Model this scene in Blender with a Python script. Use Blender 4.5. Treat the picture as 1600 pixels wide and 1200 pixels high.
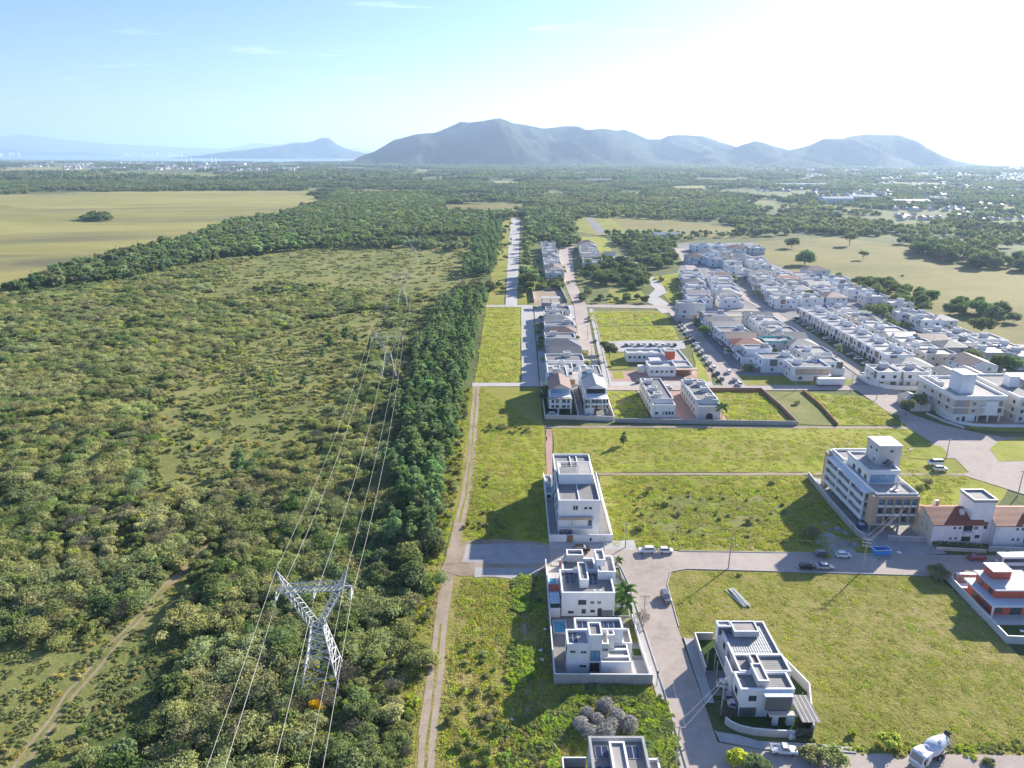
import bpy, math, random
import numpy as np
from mathutils import Vector, Matrix, noise as mnoise

for o in list(bpy.data.objects):
    bpy.data.objects.remove(o, do_unlink=True)
SC = bpy.context.scene
COL = SC.collection
R = math.radians
rnd = random.Random(7)
rng = np.random.default_rng(7)

# ---------------------------------------------------------------- camera
FOC, CAM_H = 1111.0, 100.0            # focal length in photo pixels (1600 wide), drone height in metres
PITCH = math.atan((600 - 238) / FOC)
cam = bpy.data.cameras.new('camera')
cam.sensor_fit = 'HORIZONTAL'; cam.sensor_width = 36.0
cam.lens = 36.0 * FOC / 1600.0
cam.clip_start = 1.0; cam.clip_end = 120000.0
cam_ob = bpy.data.objects.new('camera', cam); COL.objects.link(cam_ob)
cam_ob.location = (0, 0, CAM_H); cam_ob.rotation_euler = (math.pi / 2 - PITCH, 0, 0)
SC.camera = cam_ob

# ---------------------------------------------------------------- light
SUN_EL, SUN_AZ = R(21.5), R(46.5)     # azimuth measured from +Y towards +X
world = bpy.data.worlds.new('World'); SC.world = world; world.use_nodes = True
wn = world.node_tree; wn.nodes.clear()
w_out = wn.nodes.new('ShaderNodeOutputWorld'); w_bg = wn.nodes.new('ShaderNodeBackground')
w_sky = wn.nodes.new('ShaderNodeTexSky'); w_sky.sky_type = 'NISHITA'; w_sky.sun_disc = False
w_sky.sun_elevation = SUN_EL; w_sky.sun_rotation = SUN_AZ
w_sky.altitude = 0; w_sky.air_density = 1.0; w_sky.dust_density = 0.45; w_sky.ozone_density = 3.0
w_bg.inputs['Strength'].default_value = 0.088
# a few faint high wisps
w_tc = wn.nodes.new('ShaderNodeTexCoord'); w_sx = wn.nodes.new('ShaderNodeSeparateXYZ'); wn.links.new(w_tc.outputs['Generated'], w_sx.inputs[0])
def w_math(op, a, b):
    n = wn.nodes.new('ShaderNodeMath'); n.operation = op
    for i, v in enumerate((a, b)):
        if isinstance(v, float): n.inputs[i].default_value = v
        else: wn.links.new(v, n.inputs[i])
    return n.outputs[0]
w_z = w_math('MAXIMUM', w_sx.outputs[2], 0.02); w_cx = wn.nodes.new('ShaderNodeCombineXYZ')
wn.links.new(w_math('DIVIDE', w_sx.outputs[0], w_z), w_cx.inputs[0]); wn.links.new(w_math('MULTIPLY', w_math('DIVIDE', w_sx.outputs[1], w_z), 2.2), w_cx.inputs[1])
w_n = wn.nodes.new('ShaderNodeTexNoise'); w_n.inputs['Scale'].default_value = .55; w_n.inputs['Detail'].default_value = 8; w_n.inputs['Roughness'].default_value = .62; w_n.inputs['Distortion'].default_value = .7
wn.links.new(w_cx.outputs[0], w_n.inputs['Vector'])
w_r = wn.nodes.new('ShaderNodeValToRGB'); w_r.color_ramp.elements[0].position = .60; w_r.color_ramp.elements[1].position = .82; w_r.color_ramp.elements[1].color = (.5, .5, .5, 1)
wn.links.new(w_n.outputs['Fac'], w_r.inputs[0])
w_mx = wn.nodes.new('ShaderNodeMix'); w_mx.data_type = 'RGBA'; w_mx.inputs[7].default_value = (8.5, 9.0, 9.6, 1)
w_hs = wn.nodes.new('ShaderNodeHueSaturation'); w_hs.inputs['Saturation'].default_value = 1.04; wn.links.new(w_sky.outputs[0], w_hs.inputs['Color'])
wn.links.new(w_r.outputs[0], w_mx.inputs[0]); w_ti = wn.nodes.new('ShaderNodeMix'); w_ti.data_type = 'RGBA'; w_ti.blend_type = 'MULTIPLY'; w_ti.inputs[0].default_value = 1.0; w_ti.inputs[7].default_value = (.68, .72, .94, 1)
wn.links.new(w_hs.outputs[0], w_ti.inputs[6]); wn.links.new(w_ti.outputs[2], w_mx.inputs[6])
wn.links.new(w_mx.outputs[2], w_bg.inputs['Color']); wn.links.new(w_bg.outputs[0], w_out.inputs['Surface'])
sun = bpy.data.lights.new('sun', 'SUN'); sun.energy = 5.0; sun.angle = R(0.6); sun.color = (1.0, 0.93, 0.82)
sun_ob = bpy.data.objects.new('sun', sun); COL.objects.link(sun_ob); sun_ob.location = (300, 300, 400)
sdir = Vector((math.sin(SUN_AZ) * math.cos(SUN_EL), math.cos(SUN_AZ) * math.cos(SUN_EL), math.sin(SUN_EL)))
sun_ob.rotation_euler = sdir.to_track_quat('Z', 'Y').to_euler()
SC.view_settings.view_transform = 'Standard'; SC.view_settings.look = 'None'
SC.view_settings.gamma = 1.0; SC.view_settings.use_curve_mapping = False
SC.view_settings.exposure = 1.4
SC.render.engine = 'CYCLES'
SC.cycles.use_denoising = True
SC.cycles.max_bounces = 6; SC.cycles.diffuse_bounces = 4; SC.cycles.glossy_bounces = 2
SC.cycles.transmission_bounces = 2; SC.cycles.transparent_max_bounces = 6; SC.cycles.volume_bounces = 1
SC.cycles.caustics_reflective = False; SC.cycles.caustics_refractive = False
# ---------------------------------------------------------------- survey: photo pixel -> point on the ground (metres)
CP, SP = math.cos(PITCH), math.sin(PITCH)
def gp(px, py, z=0.0):
    u = (px - 800) / FOC; v = (py - 600) / FOC
    k = (CAM_H - z) / (SP + v * CP)
    return (u * k, (CP - v * SP) * k)
def gps(*pts): return [gp(*p) for p in pts]

# ---------------------------------------------------------------- materials
MATS = {}
def srgb(h):
    h = h.lstrip('#'); v = [int(h[i:i + 2], 16) / 255 for i in (0, 2, 4)]
    return tuple(((c + .055) / 1.055) ** 2.4 if c > .04045 else c / 12.92 for c in v)
def new_mat(name):
    m = bpy.data.materials.new(name); m.use_nodes = True; nt = m.node_tree
    b = nt.nodes['Principled BSDF']
    return m, nt, b
def node(nt, kind, **kw):
    n = nt.nodes.new(kind)
    for k, v in kw.items(): setattr(n, k, v)
    return n
def coords(nt, scale=(1, 1, 1), obj=True):
    tc = node(nt, 'ShaderNodeTexCoord'); mp = node(nt, 'ShaderNodeMapping')
    mp.inputs['Scale'].default_value = scale
    nt.links.new(tc.outputs['Object' if obj else 'Generated'], mp.inputs[0])
    return mp.outputs[0]
def noise_tex(nt, vec, scale, detail=4, rough=.6, dist=0.0):
    n = node(nt, 'ShaderNodeTexNoise'); n.inputs['Scale'].default_value = scale
    n.inputs['Detail'].default_value = detail; n.inputs['Roughness'].default_value = rough
    n.inputs['Distortion'].default_value = dist
    nt.links.new(vec, n.inputs['Vector']); return n.outputs['Fac']
def ramp(nt, fac, stops):
    r = node(nt, 'ShaderNodeValToRGB'); e = r.color_ramp.elements
    e[0].position, e[0].color = stops[0][0], (*stops[0][1], 1)
    e[1].position, e[1].color = stops[-1][0], (*stops[-1][1], 1)
    for p, c in stops[1:-1]:
        x = e.new(p); x.color = (*c, 1)
    nt.links.new(fac, r.inputs[0]); return r.outputs[0]
def mixc(nt, fac, a, b, blend='MIX'):
    m = node(nt, 'ShaderNodeMix', data_type='RGBA', blend_type=blend)
    for s, v in ((0, fac), (6, a), (7, b)):
        if isinstance(v, (int, float)): m.inputs[s].default_value = v
        elif isinstance(v, tuple): m.inputs[s].default_value = (*v, 1)
        else: nt.links.new(v, m.inputs[s])
    return m.outputs[2]
def scale_c(c, k): return tuple(min(1, x * k) for x in c)

def paint(name, col, rough=.7, wear=.12, scale=.6, spec=.3, metallic=0.0, bump=0.0, dirt=None):
    """plain painted / rendered / concrete surface with streaky weathering"""
    if name in MATS: return MATS[name]
    m, nt, b = new_mat(name)
    v = coords(nt, (1, 1, .35)); v2 = coords(nt)
    f = noise_tex(nt, v, scale, 5, .65)
    d = dirt or scale_c(col, .62)
    c = mixc(nt, ramp(nt, f, [(.35, (0, 0, 0)), (.75, (1, 1, 1))]), col, tuple(a * (1 - wear * 3) + e * wear * 3 for a, e in zip(col, d)))
    c = mixc(nt, noise_tex(nt, v2, 7.0, 3), c, mixc(nt, wear, c, d))
    nt.links.new(c, b.inputs['Base Color'])
    b.inputs['Roughness'].default_value = rough; b.inputs['Specular IOR Level'].default_value = spec
    b.inputs['Metallic'].default_value = metallic
    if bump:
        bp = node(nt, 'ShaderNodeBump'); bp.inputs['Strength'].default_value = bump; bp.inputs['Distance'].default_value = .05
        nt.links.new(noise_tex(nt, v2, 12, 4), bp.inputs['Height']); nt.links.new(bp.outputs[0], b.inputs['Normal'])
    MATS[name] = m; return m

def ribbed(name, col, pitch=1.0, axis=0, rough=.6, dirt=None, metallic=0.0):
    """corrugated / tiled sheet: relief only, colour with streaks"""
    if name in MATS: return MATS[name]
    m, nt, b = new_mat(name)
    v = coords(nt)
    w = node(nt, 'ShaderNodeTexWave', wave_type='BANDS', bands_direction='XYZ'[axis])
    w.inputs['Scale'].default_value = .314 / pitch; w.inputs['Distortion'].default_value = .3
    nt.links.new(v, w.inputs['Vector'])
    n1 = noise_tex(nt, v, .45, 5, .7); n2 = noise_tex(nt, v, 5, 3)
    d = dirt or scale_c(col, .55)
    c = mixc(nt, ramp(nt, n1, [(.3, (0, 0, 0)), (.7, (.8, .8, .8))]), col, d)
    c = mixc(nt, n2, c, mixc(nt, .3, c, d))
    nt.links.new(c, b.inputs['Base Color']); b.inputs['Roughness'].default_value = rough
    b.inputs['Metallic'].default_value = metallic; b.inputs['Specular IOR Level'].default_value = .3
    bp = node(nt, 'ShaderNodeBump'); bp.inputs['Strength'].default_value = .5; bp.inputs['Distance'].default_value = .06
    nt.links.new(w.outputs['Fac'], bp.inputs['Height']); nt.links.new(bp.outputs[0], b.inputs['Normal'])
    MATS[name] = m; return m

def ground_mat(name, stops, big=.02, mid=.15, fine=1.6, bump=.35, bd=.25, patch=None, stretch=(1, 1, 1), rough=.95, soil=None):
    """earth / grass: colour by broad, middle and fine variation"""
    if name in MATS: return MATS[name]
    m, nt, b = new_mat(name)
    v = coords(nt, stretch)
    a = noise_tex(nt, v, big, 5, .6, .6); c = noise_tex(nt, v, mid, 5, .7, .4); d = noise_tex(nt, v, fine, 4, .7)
    mm = node(nt, 'ShaderNodeMath', operation='MULTIPLY_ADD'); nt.links.new(c, mm.inputs[0]); mm.inputs[1].default_value = .55
    m2 = node(nt, 'ShaderNodeMath', operation='MULTIPLY_ADD'); nt.links.new(a, m2.inputs[0]); m2.inputs[1].default_value = .7
    m3 = node(nt, 'ShaderNodeMath', operation='MULTIPLY_ADD'); nt.links.new(d, m3.inputs[0]); m3.inputs[1].default_value = .45; m3.inputs[2].default_value = -.35
    nt.links.new(m3.outputs[0], mm.inputs[2]); nt.links.new(mm.outputs[0], m2.inputs[2])
    col = ramp(nt, m2.outputs[0], stops)
    if soil:
        sf = ramp(nt, noise_tex(nt, v, soil[1], 5, .7, 1.2), [(soil[2], (0, 0, 0)), (soil[2] + .07, (1, 1, 1))])
        col = mixc(nt, sf, col, soil[0])
    if patch:
        pc, ps, lo, hi = patch
        pf = ramp(nt, noise_tex(nt, v, ps, 4, .65, .8), [(lo, (0, 0, 0)), (hi, (1, 1, 1))])
        col = mixc(nt, pf, col, pc)
    nt.links.new(col, b.inputs['Base Color']); b.inputs['Roughness'].default_value = rough
    b.inputs['Specular IOR Level'].default_value = .1
    bp = node(nt, 'ShaderNodeBump'); bp.inputs['Strength'].default_value = bump; bp.inputs['Distance'].default_value = bd
    h = node(nt, 'ShaderNodeMath', operation='ADD'); nt.links.new(c, h.inputs[0]); nt.links.new(d, h.inputs[1])
    nt.links.new(h.outputs[0], bp.inputs['Height']); nt.links.new(bp.outputs[0], b.inputs['Normal'])
    MATS[name] = m; return m

def leaf_mat(name, col, col2, var=.5, trans=.35, nscale=.25):
    """foliage: leaf colour differs from leaf clump to leaf clump (attribute) and from plant to plant"""
    if name in MATS: return MATS[name]
    m, nt, b = new_mat(name)
    at = node(nt, 'ShaderNodeAttribute', attribute_name='tint'); oi = node(nt, 'ShaderNodeObjectInfo')
    c = mixc(nt, at.outputs['Fac'], col, col2)
    hv = node(nt, 'ShaderNodeHueSaturation'); nt.links.new(c, hv.inputs['Color'])
    for sock, lo, hi in (('Hue', .5 - .025 * var * 2, .5 + .025 * var * 2), ('Value', 1 - .45 * var, 1 + .45 * var), ('Saturation', 1 - .35 * var, 1 + .2 * var)):
        mr = node(nt, 'ShaderNodeMapRange'); mr.inputs[3].default_value = lo; mr.inputs[4].default_value = hi
        if sock == 'Value': nt.links.new(oi.outputs['Random'], mr.inputs[0])
        else:
            mu = node(nt, 'ShaderNodeMath', operation='MULTIPLY'); mu.inputs[1].default_value = 7.31 if sock == 'Hue' else 3.77
            fr = node(nt, 'ShaderNodeMath', operation='FRACT')
            nt.links.new(oi.outputs['Random'], mu.inputs[0]); nt.links.new(mu.outputs[0], fr.inputs[0]); nt.links.new(fr.outputs[0], mr.inputs[0])
        nt.links.new(mr.outputs[0], hv.inputs[sock])
    nt.nodes.remove(b)
    di = node(nt, 'ShaderNodeBsdfDiffuse'); tr = node(nt, 'ShaderNodeBsdfTranslucent'); mx = node(nt, 'ShaderNodeAddShader')                  # reflected plus transmitted light of a thin leaf
    nt.links.new(hv.outputs[0], di.inputs[0]); nt.links.new(mixc(nt, 1.0, hv.outputs[0], (trans * 2.2, trans * 2.2, trans * 1.6), 'MULTIPLY'), tr.inputs[0])
    nt.links.new(di.outputs[0], mx.inputs[0]); nt.links.new(tr.outputs[0], mx.inputs[1])
    nt.links.new(mx.outputs[0], nt.nodes['Material Output'].inputs[0])
    MATS[name] = m; return m

def glass_mat(name, col=(.03, .04, .05), rough=.08):
    if name in MATS: return MATS[name]
    m, nt, b = new_mat(name)
    f = noise_tex(nt, coords(nt), .8, 2); oi = node(nt, 'ShaderNodeObjectInfo')
    cur = ramp(nt, oi.outputs['Random'], [(.0, (0, 0, 0)), (.62, (0, 0, 0)), (.7, (.55, .55, .55)), (1.0, (.95, .95, .95))])   # some panes have curtains or blinds behind
    if name != 'window_glass': cur = 0.0
    nt.links.new(mixc(nt, cur, mixc(nt, f, col, scale_c(col, 2.4)), (.34, .33, .31)), b.inputs['Base Color'])
    b.inputs['Roughness'].default_value = rough; b.inputs['Specular IOR Level'].default_value = .6
    MATS[name] = m; return m

# ---------------------------------------------------------------- mesh building
class MB:
    def __init__(s): s.v = []; s.f = []
    def add(s, vs, fs):
        o = len(s.v); s.v += [tuple(v) for v in vs]; s.f += [tuple(i + o for i in f) for f in fs]
    def box(s, x0, x1, y0, y1, z0, z1):
        s.add([(x0, y0, z0), (x1, y0, z0), (x1, y1, z0), (x0, y1, z0), (x0, y0, z1), (x1, y0, z1), (x1, y1, z1), (x0, y1, z1)],
              [(0, 3, 2, 1), (4, 5, 6, 7), (0, 1, 5, 4), (1, 2, 6, 5), (2, 3, 7, 6), (3, 0, 4, 7)]); return s
    def prism(s, poly, z0, z1):
        a = sum(p[0] * q[1] - q[0] * p[1] for p, q in zip(poly, poly[1:] + poly[:1]))
        if a < 0: poly = poly[::-1]
        n = len(poly); s.add([(x, y, z0) for x, y in poly] + [(x, y, z1) for x, y in poly],
              [tuple(range(n - 1, -1, -1)), tuple(range(n, 2 * n))] + [(i, (i + 1) % n, n + (i + 1) % n, n + i) for i in range(n)]); return s
    def tube(s, pts, radii, n=8, cap=True):
        pts = [Vector(p) for p in pts]
        if isinstance(radii, (int, float)): radii = [radii] * len(pts)
        rings = []
        for i, p in enumerate(pts):
            d = (pts[min(i + 1, len(pts) - 1)] - pts[max(i - 1, 0)]).normalized()
            a = d.cross(Vector((0, 0, 1)) if abs(d.z) < .9 else Vector((1, 0, 0))).normalized(); b = d.cross(a)
            rings.append([p + (a * math.cos(2 * math.pi * k / n) + b * math.sin(2 * math.pi * k / n)) * radii[i] for k in range(n)])
        vs = [v for r_ in rings for v in r_]; fs = []
        for i in range(len(pts) - 1):
            for k in range(n): fs.append((i * n + k, (i + 1) * n + k, (i + 1) * n + (k + 1) % n, i * n + (k + 1) % n))
        if cap: fs += [tuple(range(n)), tuple(range(len(vs) - 1, len(vs) - n - 1, -1))]
        s.add(vs, fs); return s
    def ring(s, x0, x1, y0, y1, z0, z1, t):   # rectangular wall ring, corners butted
        s.box(x0, x1, y0, y0 + t, z0, z1); s.box(x0, x1, y1 - t, y1, z0, z1)
        s.box(x0, x0 + t, y0 + t, y1 - t, z0, z1); s.box(x1 - t, x1, y0 + t, y1 - t, z0, z1); return s
    def mesh(s, name, mat=None, smooth=False):
        me = bpy.data.meshes.new(name); me.from_pydata(s.v, [], s.f); me.update()
        if mat: me.materials.append(mat)
        if smooth: me.polygons.foreach_set('use_smooth', [True] * len(me.polygons))
        return me
    def build(s, name, mat=None, parent=None, loc=None, smooth=False):
        return put(name, s.mesh(name, mat, smooth), parent, loc)

def put(name, data, parent=None, loc=None):
    o = bpy.data.objects.new(name, data); COL.objects.link(o)
    if parent is not None: o.parent = parent
    if loc is not None: o.location = loc
    return o
def tag(o, label=None, cat=None, group=None, kind=None):
    for k, v in (('label', label), ('category', cat), ('group', group), ('kind', kind)):
        if v: o[k] = v
    return o
def thing(name, label, cat, loc=(0, 0, 0), rot=0.0, group=None):
    o = bpy.data.objects.new(name, None); COL.objects.link(o); o.empty_display_size = .5
    o.location = loc; o.rotation_euler = (0, 0, rot)
    return tag(o, label, cat, group)
def dup(root, loc, rot=0.0, label=None, group=None, scale=None, kids=True):
    r_ = root.copy(); COL.objects.link(r_); r_.location = loc; r_.rotation_euler = (0, 0, rot)
    if scale is not None: r_.scale = scale if isinstance(scale, tuple) else (scale,) * 3
    if label: r_['label'] = label
    if group: r_['group'] = group
    if kids:
        for ch in list(root.children):
            c = ch.copy(); COL.objects.link(c); c.parent = r_
            for g in list(ch.children):
                d = g.copy(); COL.objects.link(d); d.parent = c
    return r_

def jitter_poly(poly, step, amp, seed=0):
    out = []
    for (x0, y0), (x1, y1) in zip(poly, poly[1:] + poly[:1]):
        L = math.hypot(x1 - x0, y1 - y0); n = max(1, int(L / step))
        for i in range(n):
            t = i / n; x = x0 + (x1 - x0) * t; y = y0 + (y1 - y0) * t
            w = mnoise.noise_vector(Vector((x / step / 2.3, y / step / 2.3, seed * 3.7)))
            out.append((x + w.x * amp * 1.6, y + w.y * amp * 1.6))
    return out
def sheet(name, poly, z, mat, jit=None, kind='structure', seed=0):
    if jit: poly = jitter_poly(poly, jit[0], jit[1], seed)
    a = sum(p[0] * q[1] - q[0] * p[1] for p, q in zip(poly, poly[1:] + poly[:1]))
    if a < 0: poly = poly[::-1]
    m = MB(); m.add([(x, y, z) for x, y in poly], [tuple(range(len(poly)))])
    o = m.build(name, mat); o['kind'] = kind; return o
def strip(name, pts, width, z, mat, kind='structure', jit=0, seed=0):
    pts = [Vector((*p, 0)) for p in pts]; L = []; Rr = []
    fine = []
    for a, b in zip(pts, pts[1:]):
        n = max(1, int((b - a).length / 6)) if jit else 1
        fine += [a.lerp(b, i / n) for i in range(n)]
    fine.append(pts[-1]); pts = fine
    for i, p in enumerate(pts):
        d = (pts[min(i + 1, len(pts) - 1)] - pts[max(i - 1, 0)]).normalized(); n = Vector((-d.y, d.x, 0))
        w = width[min(i, len(width) - 1)] if isinstance(width, (list, tuple)) else width
        j1 = jit * mnoise.noise(Vector((i * .7, seed, 0))); j2 = jit * mnoise.noise(Vector((i * .7, seed + 9, 0)))
        L.append(p + n * (w / 2 + j1)); Rr.append(p - n * (w / 2 + j2))
    m = MB(); vs = []; fs = []
    for l, r_ in zip(L, Rr): vs += [(r_.x, r_.y, z), (l.x, l.y, z)]
    for i in range(len(L) - 1): fs.append((2 * i, 2 * i + 2, 2 * i + 3, 2 * i + 1))
    m.add(vs, fs); o = m.build(name, mat); o['kind'] = kind; return o
def inside(pts, poly):
    x, y = pts[:, 0], pts[:, 1]; c = np.zeros(len(pts), bool)
    for (x0, y0), (x1, y1) in zip(poly, poly[1:] + poly[:1]):
        k = ((y0 > y) != (y1 > y)); 
        with np.errstate(divide='ignore', invalid='ignore'):
            c ^= k & (x < (x1 - x0) * (y - y0) / (y1 - y0 + 1e-12) + x0)
    return c
# ---------------------------------------------------------------- land, water, hills, haze
G = {}
G['scrub'] = ground_mat('scrub_floor', [(.3, (.07, .10, .03)), (.5, (.12, .14, .045)), (.72, (.21, .20, .075))], .015, .12, .9, .6, .5)
G['plain'] = ground_mat('plain_floor', [(.3, (.07, .095, .035)), (.5, (.14, .155, .055)), (.75, (.27, .25, .105))], .0022, .012, .09, .3, 2)
G['meadow'] = ground_mat('dry_meadow', [(.28, (.19, .185, .055)), (.5, (.30, .275, .09)), (.75, (.385, .335, .125))], .006, .03, .5, .2, .3, patch=((.15, .14, .075), .0045, .52, .70), stretch=(.35, 1, 1))
G['meadow_r'] = ground_mat('dry_meadow_right', [(.28, (.13, .13, .04)), (.5, (.215, .19, .06)), (.75, (.285, .235, .09))], .006, .03, .5, .2, .3, stretch=(.5, 1, 1))
G['clear'] = ground_mat('clearing_grass', [(.3, (.115, .14, .04)), (.5, (.20, .205, .065)), (.72, (.30, .265, .105))], .02, .1, .8, .5, .4)
G['lawn'] = ground_mat('lawn_grass', [(.28, (.15, .175, .026)), (.5, (.26, .255, .045)), (.74, (.35, .29, .10))], .03, .22, 1.4, .6, .3, soil=((.33, .26, .15), .09, .64))
G['lawn_b'] = ground_mat('lawn_bright', [(.28, (.18, .22, .028)), (.5, (.29, .30, .042)), (.74, (.37, .33, .08))], .03, .22, 1.4, .6, .3, soil=((.33, .27, .14), .08, .67))
G['rough'] = ground_mat('rough_field', [(.28, (.15, .16, .032)), (.5, (.26, .235, .06)), (.74, (.34, .27, .12))], .035, .25, 1.3, .8, .35, soil=((.32, .25, .15), .07, .63))
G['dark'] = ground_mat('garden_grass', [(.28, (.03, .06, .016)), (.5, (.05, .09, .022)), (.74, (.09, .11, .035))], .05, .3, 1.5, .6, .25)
G['dirt'] = ground_mat('dirt_track', [(.28, (.22, .165, .115)), (.5, (.34, .27, .20)), (.74, (.44, .36, .27))], .05, .3, 2.5, .5, .1)
G['gravel'] = ground_mat('crushed_gravel', [(.28, (.27, .26, .25)), (.5, (.38, .36, .34)), (.74, (.47, .44, .40))], .08, .6, 4, .7, .12)
G['asphalt'] = ground_mat('worn_paving', [(.24, (.29, .24, .205)), (.42, (.385, .325, .28)), (.6, (.445, .38, .325)), (.78, (.50, .425, .365))], .05, .5, 4, .3, .03, soil=((.27, .24, .215), .16, .66))
G['path'] = ground_mat('grassy_track', [(.28, (.20, .165, .09)), (.5, (.29, .23, .14)), (.74, (.37, .30, .20))], .06, .4, 2.5, .5, .1)
G['concrete'] = ground_mat('concrete_paving', [(.28, (.36, .34, .32)), (.5, (.44, .42, .39)), (.74, (.52, .49, .45))], .05, .4, 3, .2, .03)
G['pinkpave'] = ground_mat('red_block_paving', [(.28, (.33, .20, .16)), (.5, (.42, .27, .22)), (.74, (.48, .33, .27))], .05, .4, 3, .2, .03)
G['darkasph'] = ground_mat('grey_asphalt', [(.28, (.19, .185, .18)), (.5, (.24, .23, .22)), (.74, (.30, .285, .27))], .04, .3, 3, .2, .03)

sheet('ground', [(-50000, -2500), (50000, -2500), (50000, 55000), (-50000, 55000)], -0.02, G['plain'])
# bay and sea
wm, nt, b = new_mat('sea_water')
wv = coords(nt, (.01, .01, .01)); b.inputs['Base Color'].default_value = (.10, .22, .30, 1)
nt.links.new(mixc(nt, noise_tex(nt, wv, .6, 3), (.10, .21, .28), (.14, .27, .34)), b.inputs['Base Color'])
b.inputs['Roughness'].default_value = .22
wb = node(nt, 'ShaderNodeBump'); wb.inputs['Strength'].default_value = .25; wb.inputs['Distance'].default_value = 2
nt.links.new(noise_tex(nt, wv, 3, 4), wb.inputs['Height']); nt.links.new(wb.outputs[0], b.inputs['Normal'])
sheet('sea', [(-30000, 13000), (-9000, 11600), (-4600, 9300), (-2600, 8000), (-1700, 8300), (-2300, 10500), (-3500, 17000), (-5000, 24000), (-4500, 54000), (-45000, 54000)], 0.6, wm, (700, 160))
sheet('sea', [(4200, 5300), (9000, 4900), (45000, 4300), (45000, 54000), (3500, 54000), (3300, 9000)], 0.6, wm, (700, 160), seed=3)

def hill_mat(name, c1, c2, sc):
    return ground_mat(name, [(.3, c1), (.5, tuple((a + e) / 2 for a, e in zip(c1, c2))), (.72, c2)], sc, sc * 6, sc * 40, 1.0, 18, rough=1)
HM = hill_mat('hill_forest', (.006, .016, .011), (.060, .088, .038), .0026)

def hill_range(name, prof, dist, depth, mat, seed, spur=.35, n=150, m=36, ends=1):
    """a real ridge: crest heights from the skyline, sloping down on both sides with spurs and gullies"""
    xs = [p[0] for p in prof]; px = np.linspace(xs[0], xs[-1], n); py = np.interp(px, xs, [p[1] for p in prof])
    vs = []; fs = []
    for i in range(n):
        u = (px[i] - 800) / FOC; v = (py[i] - 600) / FOC
        for j in range(m):
            t = j / (m - 1) * 2 - 1                       # -1 near foot .. 0 crest .. 1 far foot
            D = dist + t * depth
            k0 = dist / (CP - v * SP); ztop = CAM_H + (-SP - v * CP) * k0
            X = u * dist / (CP - v * SP) * (1 + t * .10)
            w = Vector((X / depth * 2.2, D / depth * 2.2, seed))
            fall = (1 - abs(t)) ** 1.25
            sp = mnoise.fractal(Vector((X / depth * 2.6 + t * .5, t * .7, seed)), 1.0, 2.1, 5)
            rid = 1 - abs(mnoise.noise(Vector((X / depth * 2.1 + .8 * t, D / depth * .5, seed + 7)))) * 2
            z = ztop * max(0, fall + (spur * sp * 4.6 + 1.15 * (rid - .5)) * (1 - abs(t)) * abs(t))
            z += 10 * mnoise.fractal(w * 4, 1, 2, 3) * (1 - abs(t)) * abs(t) * 2
            vs.append((X, D, max(z, 0) - 2 + (0 if j not in (0, m - 1) else -3)))
    for i in range(n - 1):
        for j in range(m - 1):
            a = i * m + j; fs.append((a, a + m, a + m + 1, a + 1))
    mb = MB(); mb.add(vs, fs); o = mb.build(name, mat, smooth=True); o['kind'] = 'structure'; return o

hill_range('hills', [(565, 243), (585, 236), (600, 227), (617, 217), (650, 209), (682, 205), (700, 197), (720, 188), (735, 190), (752, 189), (780, 187), (800, 191), (830, 195), (850, 199), (875, 197), (900, 198), (915, 202), (942, 200), (962, 202), (975, 200), (990, 205), (1012, 215), (1032, 216), (1045, 210), (1072, 209), (1100, 212), (1125, 221), (1140, 225), (1160, 233), (1190, 243), (1230, 252), (1280, 262)], 7000, 1500, HM, 1.3, n=220, m=50, spur=.55)
hill_range('hills', [(1020, 266), (1060, 256), (1100, 243), (1140, 233), (1160, 224), (1180, 219), (1200, 224), (1230, 233), (1250, 236), (1280, 245), (1310, 262)], 5900, 800, HM, 5.1, n=90, m=36, spur=.5)
hill_range('hills', [(1170, 270), (1200, 252), (1235, 233), (1267, 225), (1287, 216), (1320, 215), (1357, 209), (1370, 210), (1400, 210), (1425, 219), (1450, 229), (1470, 241), (1497, 252), (1517, 255), (1527, 258), (1560, 260), (1620, 261), (1680, 268)], 5600, 900, HM, 9.7, n=120, m=36, spur=.5)
hill_range('hills', [(230, 249), (290, 245), (330, 240), (360, 236), (400, 231), (441, 226), (465, 223), (479, 221), (493, 217), (501, 214.5), (508, 214), (516, 217), (526, 224), (536, 229), (550, 234), (565, 238), (590, 242), (640, 247), (690, 252)], 14000, 1500, HM, 2.2, n=150, m=34, spur=.45)
hill_range('hills', [(-260, 226), (-120, 214), (0, 213), (30, 212), (50, 213), (75, 214), (100, 217), (130, 220), (160, 223), (200, 225.5), (240, 226), (280, 228), (310, 230), (340, 233), (365, 231), (380, 227), (400, 222), (420, 224), (440, 225), (458, 219.5), (468, 219), (480, 222), (500, 227), (540, 232), (556, 230), (565, 231), (600, 240), (640, 246)], 30000, 4000, HM, 4.4, n=120, m=20)
hill_range('hills', [(-60, 244), (0, 236), (14, 232), (40, 236), (80, 238), (120, 236), (160, 240), (200, 245)], 22500, 900, HM, 6.4, n=40, m=14)

# air: one closed box of thin haze round everything
hz, nt, b = new_mat('haze_air'); nt.nodes.remove(b)
pv = node(nt, 'ShaderNodeVolumePrincipled')
pv.inputs['Color'].default_value = (.54, .73, 1.0, 1); pv.inputs['Density'].default_value = HAZE = 0.000064
pv.inputs['Anisotropy'].default_value = .38
nt.links.new(pv.outputs[0], nt.nodes['Material Output'].inputs['Volume'])
hb = MB().box(-51000, 51000, -2600, 56000, -7, 860).build('haze', hz); hb['kind'] = 'stuff'
# ---------------------------------------------------------------- fields, lots, roads (sheets a few mm or cm above one another)
ZC = {}
def zl(i):                                # every sheet a few mm above the one below, none in the same plane
    ZC[i] = ZC.get(i, -1) + 1
    return 0.02 * i + 0.004 * (ZC[i] % 5)
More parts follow.
